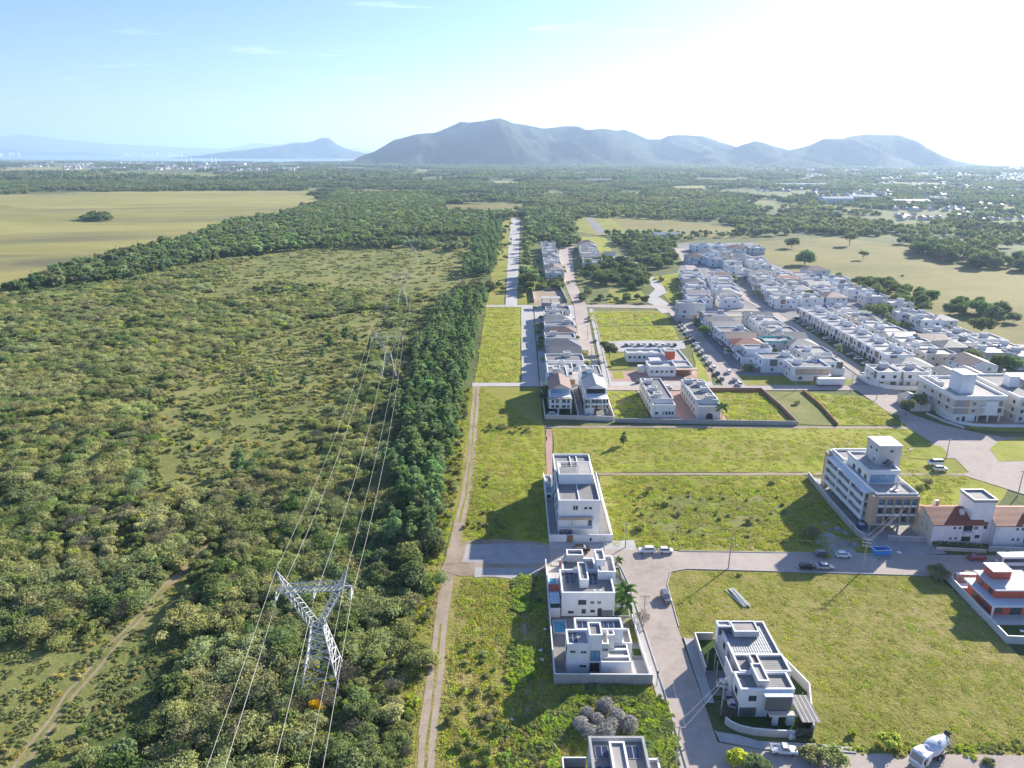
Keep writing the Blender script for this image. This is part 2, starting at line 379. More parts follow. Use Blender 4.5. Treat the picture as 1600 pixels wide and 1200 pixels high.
# left: scrub ground, meadow, clearing
sheet('scrubland', [(-520, 60), (-9, 60), (-9, 80), (-12, 300), (-12, 480), (-8, 640), (-6, 1150), (-330, 1150), (-420, 850), (-600, 560), (-700, 420)], zl(1), G['scrub'], (25, 5))
sheet('meadow', gps((-900, 520), (0, 452), (90, 428), (200, 397), (290, 382), (360, 352), (440, 338), (490, 324), (500, 306), (482, 298), (200, 299), (0, 304), (-700, 312), (-1500, 420)), 0.05, G['meadow'], (40, 6))
sheet('grassland', gps((300, 470), (405, 390), (500, 376), (640, 372), (740, 378), (735, 440), (690, 470), (620, 460), (540, 452), (430, 440), (380, 462)), zl(3), G['clear'], (20, 4))
sheet('grassland', gps((220, 700), (260, 610), (380, 540), (480, 500), (600, 480), (618, 520), (560, 610), (480, 690), (340, 760), (240, 790)), zl(3), G['clear'], (10, 3))
sheet('grassland', gps((-60, 1010), (60, 985), (190, 990), (285, 890), (310, 900), (190, 1040), (130, 1130), (110, 1230), (-80, 1230)), zl(3), G['clear'], (5, 1.2))
strip('dirt_track', gps((20, 1215), (110, 1085), (200, 985), (262, 915), (300, 878), (330, 850)), 2.5, zl(5), G['path'], jit=.8)
strip('grass_strip', gps((20, 1215), (110, 1085), (200, 985), (262, 915)), .95, zl(6), G['clear'], jit=.7)
strip('path', gps((655, 1150), (672, 1040), (690, 960)), .5, zl(5), G['dirt'])
# verge beside the track and the open strip left of the houses
sheet('field', [(-16.8, 70), (9, 70), (9.5, 157), (-17.5, 157)], zl(3), G['rough'], (6, .6))
sheet('field', [(-17, 165), (11, 169), (12.2, 252), (12, 302.5), (-18, 302.5), (-16.2, 215)], zl(3), G['lawn'], (6, .5))
sheet('lawn', [(1.5, 160), (11, 169), (11, 212), (12, 252), (3, 250), (1, 205)], zl(4), G['lawn_b'], (6, 1.0), seed=2)
sheet('verge', [(-22, 70), (-16.3, 70), (-17.2, 137), (-17.5, 165), (-15.8, 215), (-17.5, 300), (-22, 300), (-22, 170)], zl(2), G['rough'], (6, .8))
strip('dirt_track', [(-14.4, 70), (-14.8, 95), (-15.4, 120), (-16, 138), (-15.7, 160), (-14.2, 195), (-14.0, 225), (-15.6, 290), (-16, 303)], 2.9, zl(5), G['dirt'], jit=.45)
strip('grass_strip', [(-14.4, 70), (-14.8, 95), (-15.4, 120), (-15.8, 134)], .5, zl(6), G['rough'], jit=.4)
strip('grass_strip', [(-14.9, 180), (-14.2, 195), (-14.0, 225), (-15.6, 290), (-16, 302)], .6, zl(6), G['lawn'], jit=.35)
sheet('dirt_patch', [(-18, 155), (-12, 153), (8.5, 155.5), (10, 157), (10, 168), (-3, 170.5), (-11, 170), (-17.5, 166)], zl(6), G['dirt'], (4, .7))
sheet('gravel', [(-13, 159.3), (-3, 158.2), (9.5, 158.8), (10.2, 167.2), (-2, 168.2), (-12, 167.6)], zl(7), G['gravel'], (2.5, .35))
sheet('bare_soil', [(-10, 152), (5, 151.5), (7, 156), (-10, 157.5)], zl(6), G['gravel'], (3, .9), seed=5)
strip('furrow', [(3.2, 90), (3.0, 120), (2.6, 150)], .8, zl(5), G['dirt'], jit=.4)
sheet('overgrown_plot', [(8.6, 60), (28.3, 60), (27.9, 114.9), (8.4, 115.2)], zl(3), G['lawn_b'], (4, .2), seed=9)
# roads of the near quarter
sheet('pavement', [(10, 157.5), (27, 156.6), (27.6, 137), (27.9, 113), (28.4, 60), (33, 60), (33, 170), (10, 169.2)], zl(8), G['concrete'])
sheet('road', [(10.2, 159.5), (24, 159.5), (27.5, 157), (28.3, 150), (28.9, 137), (29.6, 113), (30, 60), (36.9, 60), (36.6, 92), (36.6, 110), (36.6, 133), (37.6, 149), (39.6, 154.6), (44, 156), (126, 151.9), (230, 147), (230, 159.5), (133, 162), (44, 164.2), (27, 165.4), (10.2, 165.6)], zl(10), G['asphalt'])
sheet('field', [(36.8, 128.9), (36.8, 133), (37.8, 149), (39.8, 154.4), (44, 155.8), (105.8, 152.7), (105.8, 127.4), (106.4, 60), (54.2, 60), (54.2, 97), (53.8, 101.5), (57.8, 113), (52, 129)], zl(7), G['rough'], (6, .35))
sheet('road', [(36.4, 92), (36.4, 100.6), (44, 98.8), (54, 98.6), (60, 98.1), (130, 97.2), (130, 60), (36.4, 60)], zl(9), G['asphalt'])
sheet('pavement', [(37.0, 103), (40.6, 102.2), (44, 100.8), (54, 100.2), (60.5, 99.4), (60, 98.5), (44, 98.9), (37, 100.7)], zl(12), G['concrete'])
sheet('pavement', [(36.7, 110), (38.6, 110), (39.3, 128.9), (37, 129)], zl(12), G['concrete'])
# the field north of the road, the long lawn and its footpaths
sheet('field', [(27.2, 166), (44, 164.8), (94.8, 163.3), (94.8, 210.6), (28.2, 210.6)], zl(4), G['lawn'], (6, .4))
sheet('scrubby_ground', [(36, 178), (52, 172), (68, 176), (84, 184), (78, 196), (62, 200), (46, 196)], zl(5), G['clear'], (4, 1.6))
sheet('lawn', [(13.5, 213), (170, 213), (160, 252.5), (15.5, 252.5)], zl(4), G['lawn'], (6, .4), seed=4)
sheet('lawn', [(20, 240), (150, 240), (150, 251), (20, 251)], zl(5), G['lawn_b'], (6, 1.2), seed=4)
sheet('lawn', [(28, 214), (130, 214), (150, 222), (60, 221), (30, 220)], zl(5), G['lawn_b'], (6, 1.2), seed=6)
strip('footpath', [(28, 211.7), (95, 211.7), (150, 211.2)], 1.7, zl(6), G['dirt'], jit=.2)
strip('footpath', [(12.5, 253.6), (60, 253.8), (120, 253.0), (160, 252.6)], 2.2, zl(6), G['dirt'], jit=.4)
strip('footpath', [(12.2, 206), (12.6, 213), (12.6, 222), (13.2, 236), (14.2, 251)], [2.4, 2.3, 2.2, 2.2, 2.4], zl(7), G['pinkpave'], jit=.2)
sheet('lawn', [(95, 213), (168, 213), (150, 196), (135, 181), (112, 180), (113, 205)], zl(3), G['lawn_b'], (6, .5))
# right: large paved junction
sheet('road', [(150, 213), (146.5, 211), (158, 196), (230, 150), (260, 190), (230, 240), (182, 243), (176, 246), (166, 255), (160, 268), (163, 282), (171, 289), (171, 300), (162, 304.5), (152, 304.5), (152, 262), (151, 252), (152, 238), (140, 232), (141, 226), (152, 224)], zl(9), G['asphalt'])
sheet('road', [(38, 297.5), (152.5, 297.3), (152.5, 304), (96, 304.3), (38, 304.5)], zl(11), G['asphalt'])
sheet('street', [(95, 303.5), (105, 303.5), (111.5, 446), (110, 470), (103.5, 470)], zl(12), G['asphalt'])
sheet('road', [(50, 474), (104, 470), (112, 470), (112, 480), (60, 483.5), (50, 483.5)], zl(9), G['asphalt'])
sheet('street', [(110, 446), (165, 447), (165, 453), (110, 454)], zl(9), G['asphalt'])
sheet('lawn', gps((1545, 702), (1560, 690), (1620, 680), (1700, 690), (1700, 720), (1560, 722)), zl(11), G['lawn_b'], (5, .3))
sheet('lawn', gps((1430, 690), (1470, 698), (1482, 712), (1465, 720), (1420, 716)), zl(10), G['lawn_b'], (5, .3))
sheet('lawn', [(126, 256), (150.5, 256), (152.5, 275), (150, 289), (127, 295.5)], zl(5), G['lawn_b'], (5, .4))
sheet('bare_lot', [(111, 256), (124.5, 255.5), (127, 295), (111, 296)], zl(5), G['clear'], (4, .5))
sheet('lawn', [(85, 257), (109.3, 257), (109.3, 296), (85, 296)], zl(5), G['lawn'], (5, .3))
sheet('field', [(39, 258), (55, 258), (54, 297), (39.5, 297)], zl(5), G['clear'], (4, .5))
sheet('lawn', [(103, 305), (152, 305), (158, 313), (150, 318), (105, 320)], zl(5), G['lawn'], (4, .4))
# mid: lots left of the house row
sheet('road', [(-18, 303), (12.6, 303), (12.6, 308.4), (-18, 308.4)], zl(8), G['concrete'])
sheet('road', [(4.4, 308), (12.2, 308), (14.2, 478), (6.2, 478)], zl(9), G['concrete'])
sheet('lawn', [(-17, 309), (3.9, 309), (5.9, 474), (-17.4, 474)], zl(6), G['lawn_b'], (8, .4))
sheet('road', [(-18, 475), (14.2, 475), (14.2, 482), (-18, 482)], zl(10), G['concrete'])
sheet('road', [(-4.5, 481), (3.6, 481), (8, 800), (13, 1160), (-1, 1160), (-4, 800)], zl(11), G['concrete'])
sheet('lawn', [(-18, 483), (-5, 483), (-5, 540), (-3, 700), (-22, 700), (-16, 560)], zl(6), G['lawn'], (10, 1))
sheet('lawn', [(3.5, 483), (15, 483), (15, 545), (5, 545)], zl(6), G['lawn'], (8, .6))
sheet('lawn', [(-22, 700), (-3, 700), (-1, 1150), (-18, 1150)], zl(6), G['lawn'], (20, 1.5))
sheet('lawn', [(6, 640), (20, 640), (24, 1100), (9, 1150)], zl(6), G['clear'], (20, 1.5))
sheet('dirt_patch', [(14.5, 478), (37, 478), (37, 545), (14.5, 545)], zl(7), G['dirt'], (5, .6))
sheet('road', [(33, 262), (41, 300), (43, 352), (51, 482), (51, 570), (62, 740), (74, 840), (58, 850), (48, 740), (42, 570), (42.5, 482), (35, 352), (33.5, 305)], zl(8), G['asphalt'])
sheet('pavement', [(41.5, 300), (45, 300), (54.5, 470), (51.8, 470)], zl(7), G['concrete'])
sheet('plot', [(13, 262.5), (38.7, 259), (41.5, 302), (35, 352), (42.3, 482), (15, 482), (12.8, 310)], zl(6), G['concrete'])
# between street and town
sheet('lawn', gps((917, 487), (1035, 486), (1050, 508), (928, 510)), zl(6), G['lawn'], (8, .5))
sheet('lawn', gps((928, 511), (1050, 509), (1062, 532), (936, 534)), zl(6), G['lawn_b'], (8, .5))
sheet('car_park', gps((938, 534), (1010, 532), (1068, 533), (1072, 545), (980, 550), (940, 550)), zl(7), G['concrete'])
sheet('lawn', gps((940, 551), (982, 551), (982, 576), (948, 578)), zl(6), G['lawn'], (5, .4))
sheet('plaza', gps((950, 580), (1110, 578), (1112, 598), (956, 598)), zl(7), G['pinkpave'])
sheet('lawn', gps((957, 581), (972, 580), (976, 592), (960, 593)), zl(8), G['lawn_b'], (4, .3))
sheet('road', gps((950, 597), (1112, 597), (1115, 604), (955, 606)), zl(10), G['concrete'])
sheet('lawn', gps((1082, 548), (1100, 575), (1112, 600), (1096, 604), (1088, 580)), zl(9), G['lawn_b'], (4, .3))
sheet('road', gps((1000, 432), (1018, 432), (1036, 445), (1042, 458), (1028, 464), (1050, 478), (1052, 488), (1034, 490), (1020, 476), (1004, 470), (1016, 460), (1024, 452), (1010, 440)), zl(9), G['concrete'], (8, .3))
sheet('lawn', gps((1016, 433), (1070, 425), (1110, 470), (1060, 482), (1036, 462), (1044, 452)), zl(8), G['lawn_b'], (10, 1))
sheet('lawn', gps((950, 452), (1000, 452), (1015, 470), (950, 476)), zl(7), G['lawn'], (10, 1))
sheet('lawn', gps((905, 370), (945, 370), (960, 405), (940, 414), (922, 408)), zl(7), G['lawn_b'], (14, 2))
sheet('meadow', gps((892, 338), (1020, 341), (1080, 348), (1180, 358), (1175, 372), (1050, 372), (960, 368), (900, 362)), zl(6), G['meadow_r'], (30, 4))
sheet('lawn', gps((892, 338), (950, 340), (990, 366), (935, 368), (902, 362)), zl(8), G['lawn'], (20, 3))
strip('road', gps((920, 340), (940, 365)), 14, zl(10), G['darkasph'])
strip('road', gps((965, 400), (985, 412)), 16, zl(10), G['concrete'])
sheet('meadow', gps((1175, 378), (1300, 371), (1420, 384), (1520, 400), (1750, 420), (1750, 640), (1610, 560), (1500, 520), (1440, 500), (1360, 470), (1290, 440), (1200, 410)), zl(6), G['meadow_r'], (20, 3))
sheet('meadow', gps((676, 333), (700, 319), (830, 318), (822, 334), (740, 336)), zl(6), G['meadow_r'], (20, 4))
sheet('town_ground', [(104, 304), (163, 304), (174, 440), (262, 340), (300, 345), (262, 520), (250, 640), (285, 840), (190, 830), (168, 700), (138, 600), (119, 500), (109, 450)], zl(2), G['darkasph'])
sheet('street', [(162.5, 302), (169.5, 302), (175, 463), (172, 520), (182, 640), (176, 640), (165, 520), (167, 463)], zl(8), G['asphalt'])
sheet('street', [(118, 463), (230, 459), (230, 466), (118, 470)], zl(11), G['asphalt'])
sheet('street', [(146, 560), (154, 560), (188, 780), (178, 790)], zl(8), G['asphalt'])
# far meadows and fields in the plain
for k, q in enumerate([[(0, 262), (150, 260), (165, 268), (40, 271), (0, 272)], [(150, 269), (330, 273), (420, 277), (360, 280), (180, 276)], [(755, 283), (830, 284), (820, 290), (765, 289)], [(1050, 291), (1120, 290), (1120, 296), (1060, 297)], [(1260, 322), (1340, 325), (1330, 330), (1265, 328)], [(1545, 318), (1600, 322), (1600, 332), (1550, 330)], [(505, 262), (580, 262), (580, 266), (515, 266)], [(560, 296), (690, 298), (690, 301), (570, 301)], [(700, 288), (760, 286), (760, 290), (705, 291)]]):
    sheet('meadow', gps(*q), 0.3, G['meadow_r' if k > 3 else 'meadow'], (60, 12), seed=k)

for k, q in enumerate([[(440, 262), (560, 263), (700, 266), (690, 268), (540, 267), (440, 265)], [(600, 270), (760, 272), (740, 275), (610, 274)], [(470, 294), (560, 295), (550, 298), (470, 297)], [(640, 309), (700, 311), (690, 315), (650, 314)], [(820, 268), (960, 270), (950, 273), (830, 272)], [(960, 300), (1010, 301), (1000, 305), (965, 304)], [(1090, 278), (1180, 280), (1170, 284), (1100, 283)], [(1360, 284), (1500, 286), (1480, 291), (1370, 290)], [(0, 276), (120, 277), (110, 284), (0, 283)], [(200, 284), (420, 285), (400, 290), (230, 290)]]):
    sheet('meadow', gps(*q), 0.3, G['meadow_r' if k % 2 else 'clear'], (60, 12), seed=20 + k)
# kerb stones along the near roads: a real step
M_KERB = ground_mat('kerb_stone', [(.28, (.36, .34, .31)), (.5, (.46, .43, .40)), (.74, (.55, .52, .48))], .1, .8, 6, .2, .02)
def kerb(pts, w=.22):
    pts = [Vector((*p, 0)) for p in pts]; m = MB(); vs = []; fs = []
    for i, p in enumerate(pts):
        d = (pts[min(i + 1, len(pts) - 1)] - pts[max(i - 1, 0)]).normalized(); n = Vector((-d.y, d.x, 0)) * w / 2
        vs += [(p.x - n.x, p.y - n.y, .0), (p.x - n.x, p.y - n.y, .335), (p.x + n.x, p.y + n.y, .335), (p.x + n.x, p.y + n.y, .0)]
    for i in range(len(pts) - 1):
        a = 4 * i
        for j in range(3): fs.append((a + j, a + 4 + j, a + 5 + j, a + 1 + j))
    m.add(vs, fs); o = m.build('kerb', M_KERB); o['kind'] = 'structure'
for q in ([(44, 164.3), (70, 163.6), (94.6, 163.0)], [(36.95, 133), (37.7, 149), (39.7, 154.6), (44, 155.95), (80, 154.1), (105.8, 152.8)], [(36.8, 109.6), (37.2, 129.4)], [(30.05, 62), (29.7, 113), (28.95, 137), (28.35, 150), (27.5, 157), (25, 159.4), (12, 159.6)], [(36.9, 103.2), (37.1, 100.9), (44, 99.0), (54, 98.75), (60.2, 98.2)], [(44.2, 304), (54.2, 470)], [(35.6, 352), (42.5, 480)], [(105.2, 304), (111.4, 446)], [(162.6, 304), (167, 460)], [(169.7, 304), (175, 460)], [(152.4, 304.2), (106, 304.3)]): kerb(q)
# ---------------------------------------------------------------- plants: leaf-clump crowns
L = {}
L['scrub'] = leaf_mat('leaf_olive', (.118, .136, .052), (.268, .262, .12), .5, .5)
L['green'] = leaf_mat('leaf_green', (.085, .12, .044), (.21, .23, .092), .5, .45)
L['yellow'] = leaf_mat('leaf_yellow_green', (.16, .20, .03), (.31, .34, .065), .4, .5)
L['tree'] = leaf_mat('leaf_tree', (.055, .09, .036), (.17, .20, .075), .6, .32)
L['grey'] = leaf_mat('leaf_grey', (.11, .105, .075), (.22, .20, .15), .5, .15)
L['silver'] = leaf_mat('leaf_silver', (.22, .21, .205), (.50, .485, .475), .2, .2)
L['pine'] = leaf_mat('needle_dark', (.055, .10, .046), (.185, .245, .105), .6, .5)
L['flower'] = leaf_mat('leaf_flowering', (.35, .20, .01), (.55, .34, .02), .3)
L['grass'] = leaf_mat('grass_blade', (.17, .20, .035), (.27, .27, .065), .45, .55)
L['grassb'] = leaf_mat('grass_blade_bright', (.20, .25, .035), (.28, .31, .055), .4, .55)
L['straw'] = leaf_mat('grass_blade_dry', (.20, .19, .055), (.31, .265, .10), .45, .5)
L['palm'] = leaf_mat('palm_frond', (.06, .11, .03), (.13, .19, .05), .4, .35)
BARK = paint('bark', (.12, .09, .065), .9, .2, 2)
BARKP = paint('bark_pale', (.27, .25, .22), .9, .2, 2)

def leafquads(rg, cen, nrm, size, tint, squash=1.0):
    n = len(cen)
    a = np.cross(nrm, rg.normal(size=(n, 3))); a /= np.linalg.norm(a, axis=1)[:, None] + 1e-9
    b = np.cross(nrm, a); b *= squash
    s = size[:, None]
    bend = nrm * s * .25
    v = np.stack([cen - a * s - bend, cen + b * s * .8, cen + a * s - bend, cen - b * s * .8], 1).reshape(-1, 3)
    return v, np.arange(n * 4).reshape(-1, 4), np.repeat(tint, 1)

def crown_mesh(name, seed, lobes, nleaf, leaf, mat, core=True, stems=None, up=.35, squash=.8, droop=0.0):
    """lobes: list of (x,y,z, rx,ry,rz). Leaf clumps cover the lobes' outsides unevenly; an added darker core inside keeps light from leaking through"""
    rg = np.random.default_rng(seed); V = []; F = []; T = []
    lobes = np.array(lobes, float); vol = lobes[:, 3] * lobes[:, 4]; cnt = np.maximum(4, (vol / vol.sum() * nleaf)).astype(int)
    for lb, k in zip(lobes, cnt):
        d = rg.normal(size=(k, 3)); d /= np.linalg.norm(d, axis=1)[:, None]
        d[:, 2] = np.where(d[:, 2] < -.45, -d[:, 2], d[:, 2])
        rr = .62 + .46 * rg.random(k) ** .7
        c = lb[:3] + d * lb[3:] * rr[:, None]
        c[:, 2] = np.maximum(c[:, 2] - droop * (rr - .6), .08)
        nn = d + rg.normal(size=(k, 3)) * .55; nn[:, 2] += up; nn /= np.linalg.norm(nn, axis=1)[:, None]
        v, f, t = leafquads(rg, c, nn, leaf * (.6 + .8 * rg.random(k)), np.clip(rg.normal(.45, .22, k) + rg.normal(0, .24), 0, 1), squash)
        F.append(f + sum(len(x) for x in V)); V.append(v); T.append(t)
    V = np.concatenate(V); F = [tuple(x) for x in np.concatenate(F)]; T = list(np.concatenate(T)); V = V.tolist()
    if core:
        ico = [(0, 0, -1), (.72, -.53, -.45), (-.28, -.85, -.45), (-.89, 0, -.45), (-.28, .85, -.45), (.72, .53, -.45), (.28, -.85, .45), (-.72, -.53, .45), (-.72, .53, .45), (.28, .85, .45), (.89, 0, .45), (0, 0, 1)]
        fi = [(0, 1, 2), (1, 0, 5), (0, 2, 3), (0, 3, 4), (0, 4, 5), (1, 5, 10), (2, 1, 6), (3, 2, 7), (4, 3, 8), (5, 4, 9), (1, 10, 6), (2, 6, 7), (3, 7, 8), (4, 8, 9), (5, 9, 10), (6, 10, 11), (7, 6, 11), (8, 7, 11), (9, 8, 11), (10, 9, 11)]
        for lb in lobes:
            o = len(V); V += [(lb[0] + x * lb[3] * .68, lb[1] + y * lb[4] * .68, max(.02, lb[2] + z * lb[5] * .66)) for x, y, z in ico]
            F += [tuple(i + o for i in f) for f in fi]; T += [.3] * len(fi)
    me = bpy.data.meshes.new(name); me.from_pydata(V, [], F); me.update(); me.materials.append(mat)
    at = me.attributes.new('tint', 'FLOAT', 'FACE'); at.data.foreach_set('value', np.array(T, np.float32))
    return me

def rand_lobes(seed, w, h, n, base=.25, flat=1.0):
    r_ = random.Random(seed); out = [(0, 0, h * (.5 + base * .3), w * .34, w * .34, h * .42 * flat)]
    for i in range(n):
        a = i / n * 6.283 + r_.uniform(-.4, .4); d = w * r_.uniform(.2, .34); s = w * r_.uniform(.17, .27)
        out.append((math.cos(a) * d, math.sin(a) * d, h * r_.uniform(base + .12, .78), s, s * r_.uniform(.8, 1.2), min(s * .95, h * .3) * flat))
    return out

def stem_mesh(name, h, r0, mat, seed=0, limbs=4, spread=.3, lean=0):
    r_ = random.Random(seed); m = MB()
    m.tube([(0, 0, -.1), (lean * .3, 0, h * .35), (lean * .7, .0, h * .7)], [r0, r0 * .75, r0 * .5], 7)
    for i in range(limbs):
        a = i / limbs * 6.283 + r_.uniform(-.5, .5); z = h * r_.uniform(.3, .6)
        m.tube([(lean * z / h, 0, z), (lean * z / h + math.cos(a) * spread * h * .5, math.sin(a) * spread * h * .5, z + h * .18), (lean + math.cos(a) * spread * h, math.sin(a) * spread * h, z + h * .3)], [r0 * .5, r0 * .33, r0 * .14], 5)
    return m.mesh(name, mat)

def pine_lobes(seed, w, h):
    r_ = random.Random(seed); out = []
    for i in range(7):
        t = i / 6; z = h * (.30 + .60 * t); rad = w * .5 * (1 - .72 * t ** 1.4) * r_.uniform(.8, 1.15)
        for k in range(4 if t < .4 else 3 if t < .8 else 1):
            a = r_.uniform(0, 6.283); d = rad * r_.uniform(.45, .7) if t < .8 else 0; s_ = rad * r_.uniform(.36, .52) + .25
            out.append((math.cos(a) * d, math.sin(a) * d, z + r_.uniform(-.4, .4), s_, s_, s_ * .72))
    return out

PROTO = {}
def protos(key, meshes): PROTO[key] = meshes; return meshes
# bush crowns are modelled at real size and scaled a little
protos('bush', [crown_mesh('bush_crown', 10 + i, rand_lobes(10 + i, 4.4, 2.3, 9), 820, .22, L['scrub']) for i in range(4)])
protos('bush_green', [crown_mesh('bush_crown', 20 + i, rand_lobes(20 + i, 4.1, 2.6, 9), 820, .22, L['green']) for i in range(3)])
protos('bush_yellow', [crown_mesh('bush_crown', 30 + i, rand_lobes(30 + i, 3.4, 2.0, 7), 600, .22, L['yellow']) for i in range(2)])
protos('bush_grey', [crown_mesh('bush_crown', 40 + i, rand_lobes(40 + i, 4.4, 2.7, 8), 700, .18, L['grey'], core=False, squash=.35) for i in range(2)])
protos('low', [crown_mesh('low_brush', 50 + i, [(random.Random(i * 7 + k).uniform(-1.4, 1.4), random.Random(i * 9 + k + 50).uniform(-1.4, 1.4), .25, .6, .6, .38) for k in range(7)], 210, .2, L[c]) for i, c in enumerate(('scrub', 'straw', 'scrub', 'grass'))])
protos('pine', [crown_mesh('pine_crown', 60 + i, pine_lobes(60 + i, 5.6, 11.5 + i % 2), 1000, .34, L['pine'], squash=.5, up=.6, droop=.2) for i in range(4)])
protos('tree', [crown_mesh('tree_crown', 70 + i, [(x, y, z + 2.6, a, b_, c) for x, y, z, a, b_, c in rand_lobes(70 + i, 8.5, 5.4, 8, .2)], 900, .42, L['tree']) for i in range(4)])
protos('round', [crown_mesh('tree_crown', 170 + i, [(x, y, z + .7, a, b_, c) for x, y, z, a, b_, c in rand_lobes(170 + i, 8.5, 5.6, 9, .12)], 950, .42, L['tree']) for i in range(3)])
protos('fartree', [crown_mesh('tree_crown', 80 + i, [(x, y, z + 1.5, a, b_, c) for x, y, z, a, b_, c in rand_lobes(80 + i, 9, 6.5, 7, .1)], 240, .85, L[c]) for i, c in enumerate(('tree', 'tree', 'pine', 'tree'))])
L['lush'] = leaf_mat('leaf_lush', (.125, .185, .03), (.285, .33, .06), .4, .5)
protos('weed', [crown_mesh('weed_clump', 240 + i, [(random.Random(i * 11 + k).uniform(-1.3, 1.3), random.Random(i * 13 + k + 50).uniform(-1.3, 1.3), .22 + .05 * (k % 4), .62, .62, .32) for k in range(9)], 330, .17, L['lush' if i < 2 else 'green']) for i in range(3)])
def tangle(seed):
    r_ = random.Random(seed); lob = []
    for k in range(40):
        x, y = r_.uniform(-5.5, 5.5), r_.uniform(-5.5, 5.5); s_ = r_.uniform(.5, 1.0) + (r_.random() ** 4) * 1.5; h = r_.uniform(.5, 1.6) + s_ * .75
        lob.append((x, y, h - s_ * .6, s_ * r_.uniform(.9, 1.5), s_ * r_.uniform(.9, 1.5), s_ * r_.uniform(.55, .8)))
    return crown_mesh('scrub_tangle', seed, lob, 3000, .2, L[('scrub', 'scrub', 'green', 'scrub')[seed % 4]], squash=.8)
protos('tangle', [tangle(140 + i) for i in range(4)])
def tuft(seed, n, h, w, mat):
    rg = np.random.default_rng(seed); V = []; F = []; T = []
    for k in range(n):
        a = rg.random() * 6.283; d = rg.random() ** .6 * w; x, y = math.cos(a) * d, math.sin(a) * d
        b_ = rg.random() * 6.283; hh = h * (.5 + .7 * rg.random()); lx, ly = math.cos(b_) * hh * 1.1, math.sin(b_) * hh * 1.1; t = .06 + .06 * rg.random()
        px_, py_ = -math.sin(b_) * t, math.cos(b_) * t; o = len(V)
        V += [(x - px_, y - py_, 0), (x + px_, y + py_, 0), (x + lx + px_ * .6, y + ly + py_ * .6, hh), (x + lx - px_ * .6, y + ly - py_ * .6, hh)]
        F.append((o, o + 1, o + 2, o + 3)); T.append(min(1, max(0, rg.normal(.5, .25))))
    me = bpy.data.meshes.new('grass_tuft'); me.from_pydata(V, [], F); me.update(); me.materials.append(mat)
    me.attributes.new('tint', 'FLOAT', 'FACE').data.foreach_set('value', np.array(T, np.float32)); return me
protos('tuft', [tuft(90, 36, .26, .7, L['grass']), tuft(91, 36, .22, .75, L['straw']), tuft(92, 40, .22, .7, L['grassb'])])
def patch_canopy(seed):
    r_ = random.Random(seed); lob = []
    for k in range(26):
        x, y = r_.uniform(-26, 26), r_.uniform(-26, 26); s = r_.uniform(3.0, 5.8); h = r_.uniform(4, 9)
        lob.append((x, y, h - s * .55, s, s, s * .85))
    return crown_mesh('forest_canopy', seed, lob, 1150, 1.35, L['fars' if seed % 2 else 'tree'], squash=.9)
L['fars'] = leaf_mat('leaf_forest', (.055, .085, .034), (.16, .18, .07), .55, .4)
protos('canopy', [patch_canopy(100 + i) for i in range(4)])

def scatter(name, pts, size, kind, meshes, label=None):
    """one 'stuff' object: points carry their own plant form, turn and size; geometry nodes set the plants on them"""
    n = len(pts); me = bpy.data.meshes.new(name); me.vertices.add(n)
    co = np.zeros((n, 3), np.float32); co[:, :pts.shape[1]] = pts; me.vertices.foreach_set('co', co.ravel())
    for an, ty, va in (('form', 'INT', kind.astype(np.int32)), ('size', 'FLOAT', size.astype(np.float32)), ('turn', 'FLOAT', (rng.random(n) * 6.283).astype(np.float32))):
        me.attributes.new(an, ty, 'POINT').data.foreach_set('value', va)
    coll = bpy.data.collections.new(name + '_forms')
    for m in meshes: coll.objects.link(bpy.data.objects.new(m.name + '_form', m))
    ng = bpy.data.node_groups.new(name, 'GeometryNodeTree')
    ng.interface.new_socket('Geometry', in_out='INPUT', socket_type='NodeSocketGeometry'); ng.interface.new_socket('Geometry', in_out='OUTPUT', socket_type='NodeSocketGeometry')
    gi = ng.nodes.new('NodeGroupInput'); go = ng.nodes.new('NodeGroupOutput'); ip = ng.nodes.new('GeometryNodeInstanceOnPoints'); ci = ng.nodes.new('GeometryNodeCollectionInfo')
    ci.inputs['Collection'].default_value = coll; ci.inputs['Separate Children'].default_value = True; ci.inputs['Reset Children'].default_value = True
    ip.inputs['Pick Instance'].default_value = True
    def attr(an, ty):
        a = ng.nodes.new('GeometryNodeInputNamedAttribute'); a.data_type = ty; a.inputs['Name'].default_value = an; return a.outputs['Attribute']
    cx = ng.nodes.new('ShaderNodeCombineXYZ'); l = ng.links.new
    l(attr('turn', 'FLOAT'), cx.inputs[2]); l(gi.outputs[0], ip.inputs['Points']); l(ci.outputs[0], ip.inputs['Instance'])
    l(attr('form', 'INT'), ip.inputs['Instance Index']); l(cx.outputs[0], ip.inputs['Rotation']); l(attr('size', 'FLOAT'), ip.inputs['Scale']); l(ip.outputs[0], go.inputs[0])
    o = put(name, me); o['kind'] = 'stuff'
    md = o.modifiers.new('plants', 'NODES'); md.node_group = ng
    return o

def grid_pts(x0, x1, y0, y1, step, jit=.8):
    xs = np.arange(x0, x1, step); ys = np.arange(y0, y1, step); g = np.stack(np.meshgrid(xs, ys), -1).reshape(-1, 2)
    return g + (rng.random(g.shape) - .5) * step * jit
def nz(p, s, seed=0): return np.array([mnoise.fractal(Vector((x * s, y * s, seed)), 1.0, 2.0, 4) for x, y in p])
def in_view(p, m=60, zt=8):
    x, y = p[:, 0], p[:, 1]; zc = y * CP + CAM_H * SP; u = 800 + FOC * x / zc; v = 600 + FOC * (CAM_H * CP - y * SP) / zc
    return (u > -m) & (u < 1600 + m) & (v < 1200 + m * 1.6)

